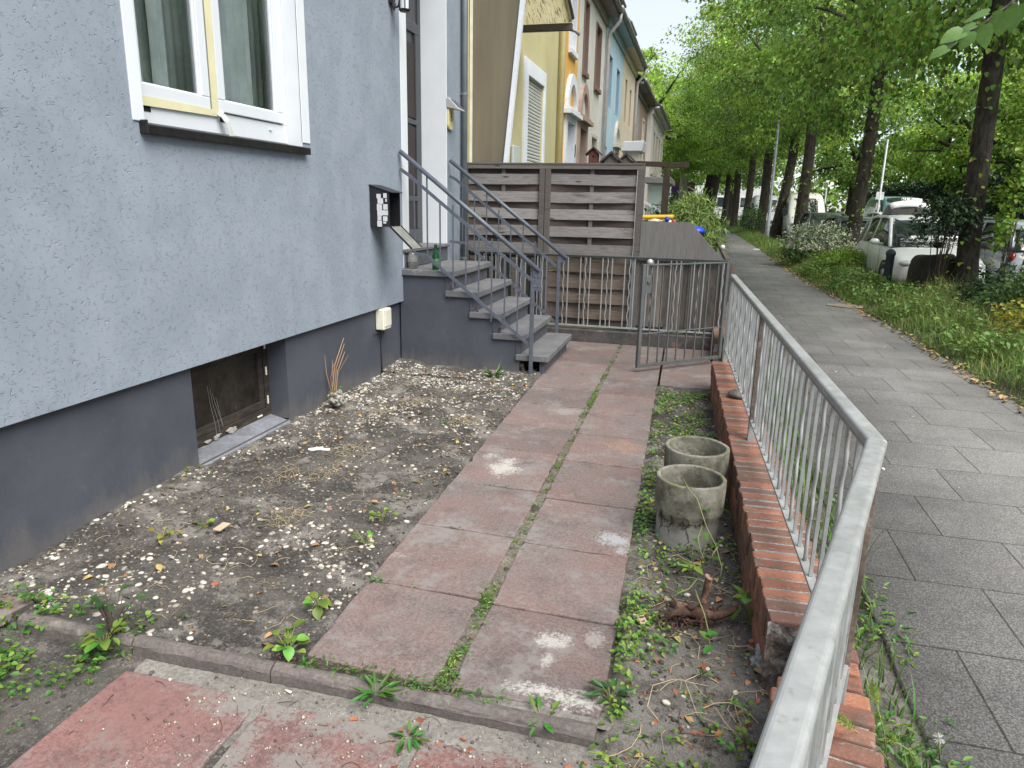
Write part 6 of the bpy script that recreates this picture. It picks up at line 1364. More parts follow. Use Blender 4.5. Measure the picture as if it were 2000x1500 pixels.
def tree(label, x, y, key, r=.2, lean=(0, 0), fork=5.2, rz=0, sc=1., M=None, group='linden trees in a row along the sidewalk', ivy=0, ivyz=(.4, 3), seed=0, n=29000, Rr=4.6, zc=8., Rz=4.3, L=.108, low=3.4, name='linden_tree', bark=None, nl=13):
    rg = np.random.default_rng(seed + 500); t = thing(name, label, 'tree', (0, 0, 0), group)
    if key not in variants:
        V, F, cc = crown(n, Rr, zc, Rz, L, seed, M, 150, low); o = fast_mesh('crown', V, F, M or M_lin, t); variants[key] = (o.data, cc)
    else:
        me = variants[key][0]; o = bpy.data.objects.new('crown', me); COL.objects.link(o); o.parent = t
        if M is not None and me.materials[0] != M: o.material_slots[0].link = 'OBJECT'; o.material_slots[0].material = M
    o.location = (lean[0], lean[1], 0); o.rotation_euler = (0, 0, rz); cc = variants[key][1]; c, s = math.cos(rz), math.sin(rz); c2 = np.column_stack([cc[:, 0] * c - cc[:, 1] * s + lean[0], cc[:, 0] * s + cc[:, 1] * c + lean[1], cc[:, 2]])
    m = MB(); pts = trunk(m, fork, r, lean, rg); limbs(m, pts[0], pts[-1], c2, rg, nl, r * .5); m.build('trunk', bark or M_bark, t, True)
    if ivy: sel = [tuple(p) for p in pts if ivyz[0] < p.z < ivyz[1]]; shoots(sel, ivy, .085, M_lime, t, seed, r + .10)
    t.location = (x, y, 0); t.scale = (sc, sc, sc); return t
T0 = tree('nearest linden tree in view, its ivy-flecked trunk beside the white car', 4.65, 14.2, 'A', .185, (-.35, .0), 6.0, .0, 1., M_lin, ivy=170, ivyz=(.7, 3.6), seed=1)
tree('linden tree with a forked trunk just behind the white parked car', 4.28, 22.7, 'B', .20, (.08, .0), 5.7, .6, 1., M_lin, ivy=110, ivyz=(1., 3.2), seed=2)
tree('linden tree standing before the white van, ivy halfway up its trunk', 4.2, 34., 'C', .21, (.0, 0), 5.4, 0, 1.22, M_linl, ivy=130, ivyz=(.5, 3.), seed=3)
tree('linden tree right behind the grey lamp post', 4.1, 43.5, 'A', .22, (.5, 0), 5., 2.1, 1.3, M_lin, ivy=110, ivyz=(.3, 3.), seed=4)
tree('slim dark linden tree to the left of the grey lamp post', 3.75, 50., 'B', .24, (.1, 0), 5., 3.0, 1.3, M_linl, seed=5); tree('linden tree, third of the far trunks left of the lamp post', 3.2, 58., 'C', .24, (.2, 0), 5., 1.3, 1.2, M_lin, seed=6)
tree('linden tree, second of the far trunks left of the lamp post', 2.7, 65., 'A', .24, (0, 0), 5., 4., 1.2, M_linl, seed=7); tree('far linden tree, thin trunk beside the side street', 2.0, 72, 'B', .24, (.2, 0), 5., 5., 1.2, M_lin, seed=8)
tree('thick dark tree trunk leaning right on the lawn beyond the side street', .15, 76, 'C', .62, (.9, 0), 6.0, 2., 1.3, M_lin, group=None, seed=9, name='large_tree')
tree('tree with a smooth pale trunk on the lawn beyond the side street', -2.0, 72, 'A', .38, (.2, 0), 5.5, 3.3, 1.2, M_linl, group=None, seed=10, name='pale_tree', bark=M_barkp)
# the tree whose low branch hangs into the top right corner
NT_ = tree('linden tree at the right whose low branch hangs large leaves into view', 5.6, 7.4, 'N', .2, (-.2, 0), 5.4, .0, 1., M_lind, seed=11, n=9000, Rr=3.6, zc=8.4, Rz=3.6, L=.115, low=4.4)
rg = np.random.default_rng(77); m = MB(); bp = [Vector((4.6, 6.9, 3.9)), Vector((3.0, 5.2, 3.15)), Vector((1.9, 3.9, 2.72)), Ypt(2010, -20, 3.4), Ypt(1925, 42, 3.0), Ypt(1880, 72, 2.9), Ypt(1840, 100, 2.85)]
m.tube(bp, [.03, .018, .01, .006, .004, .003, .0015], 6, False); tb = m.build('branch', M_bark, NT_, True)
P = []; D = []; U = []; l = []
for (u, v, y, dx, dz, L, up) in ((1880, 62, 2.9, -.8, -.3, .075, 1), (1905, 50, 2.95, -.7, -.35, .07, 1), (1868, 80, 2.88, -.7, -.55, .068, 1), (1850, 95, 2.85, -.8, -.4, .06, 1), (1930, 25, 3.0, -.6, -.1, .075, 1), (1960, 22, 3.05, .2, -.8, .085, -1), (1925, 48, 2.95, .1, -.9, .08, 1), (1990, 10, 3.2, -.1, -.9, .09, 1), (1895, 62, 2.9, -.2, -.9, .06, -1), (1975, -5, 3.2, -.7, .1, .08, 1)):
    p = Ypt(u, v, y); P.append(p); D.append((dx + rg.normal() * .1, rg.normal() * .3, dz)); U.append((rg.normal() * .2, -.45, .8 * up)); l.append(L)
l = np.array(l); M_near = mat('near_leaf', (.10, .21, .05), .38, isl=.3, warm=.02, trans=.35, noises=((60, .12),))
for i in range(len(P)): V, F = leaves_hd(P[i:i + 1], D[i:i + 1], U[i:i + 1], l[i:i + 1], l[i:i + 1] * .88, .15, .2); fast_mesh('hanging_leaf', V, F, M_near, NT_, True)
k = 260; f = rg.random(k); P = np.array([bp[1].lerp(bp[2], float(a)) + Vector(tuple(rg.normal(size=3) * np.array([.32, .32, .22]))) for a in f * 1.0 - .15]); D = rand_unit(k, rg); D[:, 2] -= .6; l = .075 * rg.uniform(.7, 1.2, k); V, F = leaves(P, D, np.tile([0, 0, 1.], (k, 1)) + rg.normal(size=(k, 3)) * .4, l, l * .85, .2, .2); fast_mesh('leaf_spray', V, F, M_lin, NT_, True)
# trees across the road
M_back = leafmat('sunlit_leaf_tint', (.34, .50, .08), .4, .02, .5)  # sunlight painted in as a brighter, yellower leaf colour
fg2 = 'trees on the far side of the road'
for i, (x, y, key, sc, MM, lab) in enumerate(((15.4, 19., 'D', .95, M_back, 'bright green tree across the road, seen just right of the nearest trunk'), (16., 28, 'E', .95, M_back, 'bright green tree across the road above the raised tailgate'), (16.2, 38, 'D', 1.05, M_linl, 'green tree across the road above the teal van'), (15.4, 50, 'E', 1.1, M_back, 'green tree across the road behind the white van'),
        (20.5, 24, 'E', 1.3, M_lind, 'darker tree in the second line across the road, right'), (21.5, 36, 'D', 1.4, M_lin, 'tall tree in the second line across the road, middle'), (20.5, 52, 'D', 1.4, M_lind, 'dark tree in the second line across the road, left'), (11.5, 64, 'E', 1.2, M_lin, 'far tree where the road bends out of view'), (15.6, 12.5, 'E', 1., M_linl, 'bright tree across the road at the far right edge'), (20.5, 15, 'D', 1.3, M_lind, 'dark tree behind the bright one at the far right edge'))):
    tree(lab, x, y, key, .28, (.1, 0), 4.2, 1.1 * i, sc, MM, fg2, seed=20 + i, n=15000, Rr=4.2, zc=6.2, Rz=4.2, L=.17, low=2.0, name='roadside_tree')
for i, (x, y, key, sc, MM, lab) in enumerate(((24, 40, 'D', 1.6, M_lind, 'big dark tree far back on the right, between the nearer crowns'), (25, 58, 'E', 1.6, M_lin, 'big tree far back on the right, behind the teal van'), (21, 76, 'D', 1.5, M_lin, 'big tree far back where the road bends'), (24, 24, 'E', 1.5, M_lind, 'big dark tree far back at the right edge'), (-6.5, 62, 'D', 1.35, M_linl, 'pale green tree showing behind the last house of the row'), (-2.5, 84, 'E', 1.5, M_back, 'bright round tree at the end of the street'), (3.5, 92, 'D', 1.5, M_lin, 'tree closing the view at the end of the sidewalk'), (-9, 80, 'E', 1.7, M_linl, 'tall hazy tree far behind the house roofs'))):
    tree(lab, x, y, key, .4, (.1, 0), 4.4, .7 * i, sc, MM, 'trees closing the end of the street', seed=40 + i, n=15000, Rr=4.2, zc=6.2, Rz=4.2, L=.17, low=2.0, name='distant_tree')
# hedge and buildings beyond
rg = np.random.default_rng(8); n = 17000; P = np.column_stack([rg.uniform(14.2, 15.6, n), rg.uniform(10, 75, n), rg.uniform(0, 1, n) ** .8 * 3.6]); D = rand_unit(n, rg); l = .2 * rg.uniform(.7, 1.3, n); V, F = leaves(P, D, rand_unit(n, rg) + np.array([-.6, 0, .6]), l, l * .7)
h = thing('hedge', 'long dark hedge under the trees on the far side of the road', 'hedge', (15, 40, 0)); fast_mesh('foliage', V, F, M_shd, h); m = MB(); m.box(14.6, 15.4, 10, 75, -.2, 3.1); m.build('dark_core', mat('hedge_inside', (.012, .014, .008), .95), h)  # solid near-black block filling the hedge behind its leaves
M_far = render('far_white_wall', (.62, .62, .62), .1); M_farg = render('far_grey_wall', (.40, .41, .42), .1)
def farb(label, x0, x1, y, z, M, nw, floors, gr='pale buildings at the end of the street'):
    t = thing('apartment_building', label, 'building', ((x0 + x1) / 2, y, 0), gr); m = MB(); m.box(x0, x1, y, y + 9, -.2, z); m.build('wall', M, t); m = MB(); m.box(x0 - .2, x1 + .2, y - .25, y + 9.2, z + .001, z + .3); m.build('roof', M_gutter, t)
    for f in range(floors):
        for i in range(nw):
            cx = x0 + (x1 - x0) * (i + .5) / nw; cz = 1.5 + f * 2.9; q = MB(); frame_x(0, .1, -.6, .6, cz, cz + 1.5, .08, q); q.V = [(cx + b, y - .005 + a * .0 - (.03 if a > -.05 else -.02), c) for a, b, c in q.V]; w = q.build('window', M_wpvc, t)
            q = MB(); q.box(cx - .52, cx + .52, y - .012, y - .004, cz + .08, cz + 1.42); q.build('pane', M_glass, w)
farb('white building behind the far tree trunks at the end of the street', -1.5, 8., 108, 7.5, M_far, 6, 2); farb('grey building to the left of the white one at the end of the street', -12, -2., 112, 7.5, M_farg, 6, 2)
aw = thing('shop_awning', 'purple edged awning over a shop front far down the street', 'awning', (-4, 74, 0)); a, b = Ypt(1311, 369, 74), Ypt(1356, 376, 74); m = MB(); m.add([tuple(a), tuple(b), tuple(b + Vector((0, 3, 1.0))), tuple(a + Vector((0, 3, 1.0)))], [(0, 1, 2, 3)]); m.build('cloth', mat('brown_awning', (.22, .1, .08), .8), aw)
m = MB(); m.bar(a, b, .06, .5); m.build('valance', mat('purple_valance', (.16, .05, .25), .8), aw)
m = MB(); m.box(a.x, a.x + .1, 73.9, 74, -.1, a.z - .3); m.box(b.x - .1, b.x, 73.9, 74, -.1, b.z - .3); m.box(a.x, b.x, 76.5, 76.6, -.1, a.z + .7); m.build('shop_front', mat('shop_front', (.12, .10, .10), .7), aw)
rg = np.random.default_rng(91); n = 16000; k = 260; cc = np.column_stack([rg.uniform(4, 75, k), rg.uniform(112, 124, k), rg.uniform(0, 13, k)]); sd_ = rg.random(k) < .45; cc[sd_, 0] = rg.uniform(34, 40, sd_.sum()); cc[sd_, 1] = rg.uniform(5, 112, sd_.sum())
P = cc[rg.integers(0, k, n)] + rg.normal(size=(n, 3)) * 1.5; P[:, 2] = np.abs(P[:, 2]); l = .8 * rg.uniform(.6, 1.3, n); V, F = leaves(P, rand_unit(n, rg), rand_unit(n, rg) + np.array([-.4, -.6, .5]), l, l * .8); tag(fast_mesh('distant_treeline', V, F, M_lin), kind='stuff')
# ================================================================== parked cars
M_tyre = mat('tyre', (.02, .02, .021), .85); M_rim = mat('rim', (.45, .46, .47), .35, .6); M_trimb = mat('black_trim', (.02, .02, .022), .5); M_lamp = mat('headlamp', (.55, .57, .6), .08); M_red = mat('tail_lamp', (.22, .008, .008), .2); M_cglass = glass_mat('car_glass', (.016, .022, .022), .02); M_plate = mat('number_plate', (.65, .65, .62), .5)
def paint(n, c, metal=.0): return mat(n, c, .28, metal, noises=((1.5, .04),), coat=.6)
def loft(st, ring):
    V = []; F = []; n = len(ring(*st[0][1:]))
    for s in st: V += [(x, s[0], z) for x, z in ring(*s[1:])]
    for i in range(len(st) - 1): F += [(i * n + k, i * n + (k + 1) % n, (i + 1) * n + (k + 1) % n, (i + 1) * n + k) for k in range(n)]
    F += [tuple(range(n))[::-1], tuple((len(st) - 1) * n + k for k in range(n))]; return V, F
def ring_b(zb, zt, hb, ht):
    h = zt - zb; r = [(hb * .86, zb), (hb, zb + h * .12), (hb * 1.0, zb + h * .45), (hb * .995, zb + h * .72), (ht, zt - h * .07), (ht * .93, zt), (ht * .5, zt + .018)]
    return r + [(-x, z) for x, z in r[::-1]]
def ring_g(zb, zt, hb, ht):
    h = max(zt - zb, .01); r = [(hb, zb), (hb * .66 + ht * .34, zb + h * .4), (ht, zt - h * .10), (ht * .86, zt - h * .01), (ht * .4, zt + .02 * min(1, h))]
    return r + [(-x, z) for x, z in r[::-1]]
def wheels(t, W, ys, r):
    for y in ys:
        for s in (-1, 1):
            x = s * (W / 2 - .10); m = MB(); m.lathe([(r * .62, -.10), (r * .92, -.105), (r, -.07), (r, .07), (r * .92, .105), (r * .62, .10)], (x, y, r), 26, 'x'); w = m.build('wheel', M_tyre, t, True)
            m = MB(); m.lathe([(.001, s * .085), (r * .2, s * .095), (r * .6, s * .085), (r * .63, s * .10)], (x, y, r), 20, 'x')
            for k in range(5): a = k * 2 * PI / 5; m.bar((x + s * .098, y + .05 * math.cos(a), r + .05 * math.sin(a)), (x + s * .098, y + r * .58 * math.cos(a), r + r * .58 * math.sin(a)), .02, .05, (1, 0, 0))
            m.build('rim', M_rim, w); m = MB(); m.lathe([(r * 1.0, s * .062), (r * 1.17, s * .068), (r * 1.17, s * .04)], (x + s * .04, y, r * 1.02), 26, 'x'); m.build('wheel_arch', M_trimb, t)
def car(label, x, yf, M, L=4.35, W=1.76, H=1.5, face=-1, hood=.98, open_lid=False, rails=False, name='parked_car', group='cars parked along the street'):
    """nose at local y=0 pointing to -y; face=+1 turns the car round"""
    t = thing(name, label, 'car', (0, 0, 0), group); w = W / 2; k = L / 4.4
    st = [(.0, .30, .60, w * .72, w * .68), (.05, .24, .70, w * .9, w * .84), (.3 * k, .2, .80, w * .985, w * .9), (hood * k, .19, .95, w, w * .9), (1.6 * k, .19, .97, w, w * .92), (3.4 * k, .19, 1.0, w, w * .92), (4.1 * k, .22, 1.0, w * .98, w * .88), (4.34 * k, .28, .94, w * .92, w * .82), (L, .36, .84, w * .84, w * .74)]
    V, F = loft(st, ring_b); m = MB(); m.add(V, F); m.build('body', M, t, True, sub=1)
    g = [(hood * k - .02, .93, .945, w * .86, w * .82), (1.72 * k, .95, H - .09, w * .9, w * .72), (2.1 * k, .96, H - .02, w * .91, w * .72), (3.2 * k, .98, H - .025, w * .91, w * .71), (3.85 * k, .98, H - .10, w * .89, w * .69), (4.28 * k, .97, 1.0, w * .82, w * .74)]
    V, F = loft(g, ring_g); m = MB(); m.add(V, F); go = m.build('windows', M_cglass, t, True)
    m = MB(); rr = [(1.66 * k, H - .13), (1.75 * k, H - .075), (2.1 * k, H + .0), (2.7 * k, H + .012), (3.2 * k, H - .004), (3.85 * k, H - .078), (3.93 * k, H - .12)]; N = 7; vs = []; fs = []
    for y, z in rr:
        for j in range(N): u = -1 + 2 * j / (N - 1); vs.append((u * w * .735, y, z - .05 * abs(u) ** 3 + .012))
    for i in range(len(rr) - 1): fs += [(i * N + j, i * N + j + 1, (i + 1) * N + j + 1, (i + 1) * N + j) for j in range(N - 1)]
    m.add(vs, fs); ro = m.build('roof', M, t, True); so = ro.modifiers.new('s', 'SOLIDIFY'); so.thickness = .02
    m = MB()
    for s in (-1, 1):
        m.tube([(s * w * .88, hood * k + .0, .95), (s * w * .80, 1.4 * k, 1.24), (s * w * .735, 1.74 * k, H - .07), (s * w * .725, 2.1 * k, H - .03), (s * w * .72, 3.2 * k, H - .03), (s * w * .71, 3.85 * k, H - .1), (s * w * .80, 4.2 * k, 1.02)], [.035, .035, .04, .035, .035, .05, .07], 8)
        m.bar((s * w * .905, 2.62 * k, .98), (s * w * .735, 2.62 * k, H - .05), .07, .03, (1, 0, 0)); m.bar((s * w * .90, 3.5 * k, .98), (s * w * .72, 3.62 * k, H - .07), .12, .03, (1, 0, 0))
    m.build('pillars', M, t, True)
    for s in (-1, 1):
        m = MB(); m.ball((s * w * .72, .10, .66), .11, 12, 8, (1.25, .95, .6)); m.build('headlight', M_lamp, t, True)
        m = MB(); m.ball((s * w * .80, L - .10, .84), .09, 10, 8, (.9, .7, 1.2)); m.build('tail_light', M_red, t, True)
        m = MB(); m.ball((s * (w + .10), 1.45 * k, 1.02), .09, 12, 8, (1.15, .65, .75)); m.bar((s * w * .9, 1.47 * k, .97), (s * (w + .05), 1.46 * k, 1.0), .04, .04); m.build('mirror', M, t, True)
        for yy in (1.35, 2.5, 3.5): m = MB(); m.box(s * (w * 1.001), s * (w * 1.004), yy * k - .006, yy * k + .006, .34, .93); m.build('door_gap', M_trimb, t)
        for yy in (2.25, 3.35): m = MB(); m.box(s * w, s * (w * 1.02), yy * k, yy * k + .16, .78, .81); m.build('door_handle', M, t)
        if rails: m = MB(); m.tube([(s * w * .70, 1.9 * k, H + .0), (s * w * .70, 2.1 * k, H + .05), (s * w * .69, 3.5 * k, H + .04), (s * w * .69, 3.7 * k, H - .03)], .016, 6); m.build('roof_rail', M_rim, t)
    m = MB(); m.box(-w * .42, w * .42, -.012, .05, .56, .68); m.box(-w * .6, w * .6, -.005, .08, .30, .40); m.build('grille', M_trimb, t, bevel=.02); m = MB(); m.box(-.26, .26, -.02, -.005, .43, .53); m.box(-.26, .26, L + .0, L + .015, .55, .65); m.build('number_plate', M_plate, t)
    wheels(t, W, (.83 * k, 3.5 * k), .31)
    if open_lid:
        m = MB(); vs = []; fs = []; N = 9; R_ = 9
        for i in range(R_):
            u = i / (R_ - 1); yy = 3.8 * k + u * (L + .45 - 3.8 * k); zz = H - .02 + .42 * math.sin(u * 1.9) - (.16 * max(0, u - .85) / .15)
            for j in range(N): q = -1 + 2 * j / (N - 1); vs.append((q * w * (.74 - .06 * u ** 4), yy, zz - .10 * abs(q) ** 3))
        fs = [(i * N + j, i * N + j + 1, (i + 1) * N + j + 1, (i + 1) * N + j) for i in range(R_ - 1) for j in range(N - 1)]; m.add(vs, fs); ld = m.build('tailgate', M, t, True); so_ = ld.modifiers.new('s', 'SOLIDIFY'); so_.thickness = .07
        m = MB(); vs = [(q * w * .62, L + .40 + .03 * (1 - q * q), z - .05 * q * q) for z in (H - .12, H + .17) for q in np.linspace(-1, 1, 9)]; m.add(vs, [(j, j + 1, j + 10, j + 9) for j in range(8)]); m.build('tailgate_glass', M_cglass, ld, True)
        m = MB(); m.bar((-w * .2, L + .46, H + .19), (w * .3, L + .46, H + .16), .03, .05); m.build('rear_wiper', M_trimb, ld)
    t.location = (x, yf if face < 0 else yf + L, -.12); t.rotation_euler = (0, 0, 0 if face < 0 else PI)
    return t
P_white = paint('white_paint', (.78, .79, .78)); P_dark = paint('dark_green_paint', (.035, .045, .045), .2); P_black = paint('black_paint', (.018, .02, .024), .1); P_silver = paint('silver_paint', (.5, .52, .55), .4); P_cream = paint('cream_white_paint', (.76, .745, .67))
car('white hatchback parked facing the camera behind the nearest tree and shrub', 4.62, 15.6, P_white, W=1.74, H=1.56)
car('dark grey-green car with its windscreen toward us, in front of the white van', 4.85, 29.5, P_dark, H=1.52, rails=True)
car('black car seen from behind with a red tail light, partly hidden by the forked tree', 4.75, 23.6, P_black, face=1, H=1.46)
car('white car with its tailgate raised, beyond the white hatchback', 6.75, 27.5, P_white, face=1, H=1.6, open_lid=True)
car('silver estate car with roof rails at the right edge, its red tail light among leaves', 6.45, 15.4, P_silver, face=1, L=4.6, W=1.8, H=1.52, rails=True)
def van(label, x, yf, M, L=5.6, W=2.0, H=2.55, name='parked_van', group='vans parked along the street', blank=False):
    t = thing(name, label, 'van', (0, 0, 0), group); w = W / 2
    st = [(.0, .32, .85, w * .80, w * .74), (.06, .26, 1.0, w * .94, w * .86), (.4, .24, 1.14, w * .99, w * .9), (.85, .24, 1.26, w, w * .93), (1.25, .24, 1.72, w, w * .90), (1.62, .24, 2.15, w, w * .86), (2.0, .24, H - .12, w, w * .84), (2.5, .24, H, w, w * .84), (L - .1, .24, H, w, w * .84), (L, .3, H - .1, w * .98, w * .8)]
    V, F = loft(st, ring_b); m = MB(); m.add(V, F); m.build('body', M, t, True, sub=1)
    m = MB(); a, b = Vector((0, .86, 1.29)), Vector((0, 1.66, 2.20)); d = (b - a).normalized(); nn = Vector((0, -d.z, d.y)); N = 8; vs = []
    for r_ in range(5):
        for j in range(N + 1): u = -1 + 2 * j / N; p = a.lerp(b, r_ / 4) + nn * (.045 - .06 * u * u); vs.append((u * w * (.84 - .03 * r_), p.y + .05 * u * u, p.z))
    m.add(vs, [(r_ * (N + 1) + j, r_ * (N + 1) + j + 1, (r_ + 1) * (N + 1) + j + 1, (r_ + 1) * (N + 1) + j) for r_ in range(4) for j in range(N)]); m.build('windscreen', M_cglass, t, True)
    for s in (-1, 1):
        m = MB(); P = [(1.12, 1.32), (2.3, 1.36), (2.3, 2.0), (1.75, 2.0)]; m.prism(P, s * w * .985, s * (w * 1.0 + .012), 'yz'); m.build('side_window', M_cglass, t)
        m = MB(); m.ball((s * w * .78, .12, .86), .13, 12, 8, (1., .8, 1.1)); m.build('headlight', M_lamp, t, True)
        m = MB(); m.box(s * (w + .06), s * (w + .24), 1.1, 1.2, 1.28, 1.7); m.bar((s * w, 1.2, 1.4), (s * (w + .1), 1.15, 1.4), .05, .05); m.build('mirror', M_trimb, t, bevel=.03)
    m = MB(); m.box(-w * .62, w * .62, -.02, .08, .70, .86); m.box(-w * .85, w * .85, -.03, .10, .32, .5); m.build('grille', M_trimb, t, bevel=.02); wheels(t, W, (.95, L - 1.1), .34); t.location = (x, yf, -.12); return t
van('cream-white high-roof van parked facing the camera behind the trees', 5.42, 40.5, P_cream); van('second white van, half hidden behind tree trunks and the lamp post', 4.35, 51.5, P_white)
van('teal van with only its roof showing above the raised tailgate', 8.5, 33.5, paint('teal_paint', (.12, .24, .24), .1), L=5.2, W=1.95, H=2.3)
# ================================================================== street furniture
def pole(name, label, cat, x, y, z, r, M, extra=None):
    t = thing(name, label, cat, (x, y, 0)); m = MB(); m.lathe([(r * 1.5, -.12), (r * 1.5, .9), (r, .95), (r * .8, z), (.001, z + .01)], (x, y, 0), 14); m.build('pole', M, t, True)
    if extra: extra(t)
    return t
def arm(t):
    x, y = t.location.x, t.location.y; m = MB(); m.tube([(x, y, 7.9), (x + .5, y, 8.3), (x + 1.4, y, 8.4)], .04, 8); m.ball((x + 1.7, y, 8.38), .3, 12, 8, (1.3, .6, .3)); m.build('lamp_head', M_gutter, t, True)
pole('street_lamp', 'grey street lamp post rising into the linden leaves beside the sidewalk', 'street lamp', 3.38, 40, 8., .075, mat('grey_pole', (.30, .33, .35), .5, .3, noises=((5, .15),)), arm)
def plate(t):
    x, y = t.location.x, t.location.y; m = MB(); m.box(x - .14, x + .14, y - .03, y - .015, 1.95, 2.25); m.build('sign_plate', M_wpvc, t); 
pole('sign_pole', 'thin pale pole with a small white plate on the far side of the parked cars', 'pole', 6.7, 31.5, 4.2, .045, mat('pale_pole', (.45, .47, .48), .5, .2), plate)
pole('sign_pole', 'short thin pole above the dark grey-green car', 'pole', 6.6, 44, 2.7, .045, mat('pale_pole', (.45, .47, .48), .5, .2))
def bollard(label, x, y, h, r, M):
    t = thing('bollard', label, 'bollard', (x, y, 0), 'bollards on the grass verge'); m = MB(); m.lathe([(r, -.1), (r, h - .12), (r * 1.15, h - .11), (r * 1.15, h - .06), (r * .95, h - .03), (r * .4, h), (.001, h + .005)], (x, y, 0), 16); m.build('post', M, t, True)
bollard('dark blue-grey bollard in the grass in front of the white hatchback', 3.50, 14.9, .85, .075, mat('bollard_blue', (.035, .045, .06), .5, noises=((9, .3),))); bollard('grey bollard near the wheel of the cream-white van', 3.5, 33., .62, .08, M_galvd)
cs_ = thing('covered_scooter', 'dark covered scooter-like shape with a round black mirror beside the nearest tree', 'scooter', (4.2, 14.65, 0))
V, F = loft([(14.35, 0, .66, .27, .25), (14.38, 0, .78, .30, .29), (14.6, 0, .80, .31, .30), (14.85, 0, .70, .31, .29), (15.2, 0, .78, .30, .28), (15.3, 0, .5, .26, .2)], ring_b); m = MB(); m.add([(x + 4.2 + .03 * fbm(x, y, z, 5), y + .03 * fbm(z, y, x, 5), z + .10 * fbm(y, x, 0, 6) * (z > .3)) for x, y, z in V], F); m.build('cover', mat('dark_cover', (.022, .018, .015), .8, noises=((7, .4),), bumps=((9, .6, .04),)), cs_, True, sub=1)
m = MB(); m.ball((4.17, 14.55, .96), .085, 14, 10, (1, .4, .65)); m.tube([(4.19, 14.58, .75), (4.17, 14.57, .94)], .012, 6); m.build('mirror', M_black, cs_, True)
# ================================================================== verge planting
bush('variegated_bush', 'white-flecked variegated bush beside the sidewalk in front of the forked tree', 'bush', (3.12, 21.4, .48), (.95, .9, .62), 5200, .075, M_shrub, 5, .6, .2, M2=M_vari)
bush('verge_bush', 'dark bush between the far linden trunks and the sidewalk', 'bush', (3.0, 47, .7), (.8, 1.5, .95), 2200, .12, M_shrub, 6); bush('verge_bush', 'dark glossy shrub in front of the white hatchback windscreen', 'shrub', (4.12, 14.15, 1.35), (.50, .42, .52), 2000, .075, M_shd, 7, .6)
bush('verge_bush', 'yellow-green leafy shrub right of the nearest tree, over the red tail light', 'shrub', (5.0, 13.75, 1.35), (.27, .3, .95), 900, .095, M_lime, 8, .8); bush('verge_bush', 'dark evergreen shrub low at the right edge of the verge', 'shrub', (4.75, 12.2, .35), (.75, .8, .42), 2600, .075, M_shd, 9, .55)
bush('verge_bush', 'mixed green shrub lower right, just above the lime-coloured one', 'shrub', (4.35, 10.9, .35), (.62, .6, .42), 2000, .06, M_shrub, 10, .6); bush('verge_bush', 'lime yellow shrub at the right edge of the picture', 'shrub', (3.78, 9.1, .30), (.45, .5, .36), 1700, .05, M_shy, 11, .8)
bush('verge_bush', 'bright green leafy mound in the grass at the foot of the forked tree', 'shrub', (3.35, 18.6, .28), (.6, .9, .36), 2200, .075, M_lime, 12, .6)
rg = np.random.default_rng(55)
def vgrass(n, y0, y1, hh, wd, M, name, x1=4.9, pw=1., edge=0.):
    y = rg.uniform(y0, y1, n); l = np.array([vr(a) for a in y]); wdt = np.where(y < 15, x1 - l, np.where(y < 36, 3.75 - l, 3.3 - l)); e = rg.random(n) ** pw * wdt; x = l + e + rg.normal(size=n) * .03 - .02
    z = np.array([vh(a, b) for a, b in zip(x, y)]); dn = np.array([.62 + .9 * fbm(a, b, 3, 1.3) for a, b in zip(x, y)]); H = hh * rg.uniform(.45, 1.2, n) * np.clip(dn, .3, 1.3) * np.clip(.30 + e * 1.5, .3, 1.)
    V, F = blades(np.column_stack([x, y, z - .01]), H, wd * rg.uniform(.6, 1.3, n), H * rg.uniform(.15, .95, n), rg.uniform(0, 2 * PI, n), 3); return tag(fast_mesh(name, V, F, M, None, True), kind='stuff')
M_vg = mat('verge_grass_blade', (.19, .29, .06), .55, isl=.35, warm=.022, trans=.35, noises=((.9, .2),)); 
vgrass(7000, .6, 5.2, .30, .008, M_vg, 'verge_grass'); vgrass(17000, 5.2, 12, .30, .008, M_vg, 'verge_grass'); vgrass(14000, 12, 22, .36, .011, M_vg, 'verge_grass'); vgrass(12000, 22, 55, .34, .02, M_vg, 'verge_grass'); vgrass(6500, 5.5, 25, .45, .006, M_gold, 'dry_verge_grass', pw=.7)
pts = []
while len(pts) < 620:
    y = rg.uniform(5.2, 19); x = vr(y) + .12 + rg.random() * (1.6 if y < 14 else .9)
    if fbm(x, y, 6, 1.1) > -.05: pts.append((x, y))
def coverv(pts, n, L, M, seed, h): 
    r2 = np.random.default_rng(seed); P = []; 
    for x, y in pts:
        for k in range(n): P.append((x + r2.normal() * .07, y + r2.normal() * .07, vh(x, y) + r2.uniform(.04, h)))
    P = np.array(P); D = rand_unit(len(P), r2); D[:, 2] = D[:, 2] * .3 - .1; l = r2.uniform(*L, len(P)); V, F = leaves(P, D, np.tile([0, 0, 1.], (len(P), 1)) + r2.normal(size=(len(P), 3)) * .3, l, l * .55, .25, .25); tag(fast_mesh('verge_weeds', V, F, M, None, True), kind='stuff')
coverv(pts, 9, (.04, .09), mat('ground_elder_leaf', (.16, .27, .06), .5, isl=.4, warm=.02, trans=.3), 3, .30)
n = 14000; x = rg.uniform(-12, 9, n); y = rg.uniform(62, 106, n); V, F = blades(np.column_stack([x, y, np.full(n, -.16)]), rg.uniform(.1, .3, n), np.full(n, .06), rg.uniform(.03, .15, n), rg.uniform(0, 2 * PI, n), 2); tag(fast_mesh('far_lawn', V, F, M_vg), kind='stuff')
m = MB(); m.add([(-40, 62.4, -.15), (30, 62.4, -.15), (30, 107, -.15), (-40, 107, -.15)], [(0, 1, 2, 3)]); tag(m.build('lawn', mat('lawn_green', (.09, .17, .04), .9, noises=((.8, .3), (9, .2)))), kind='structure')
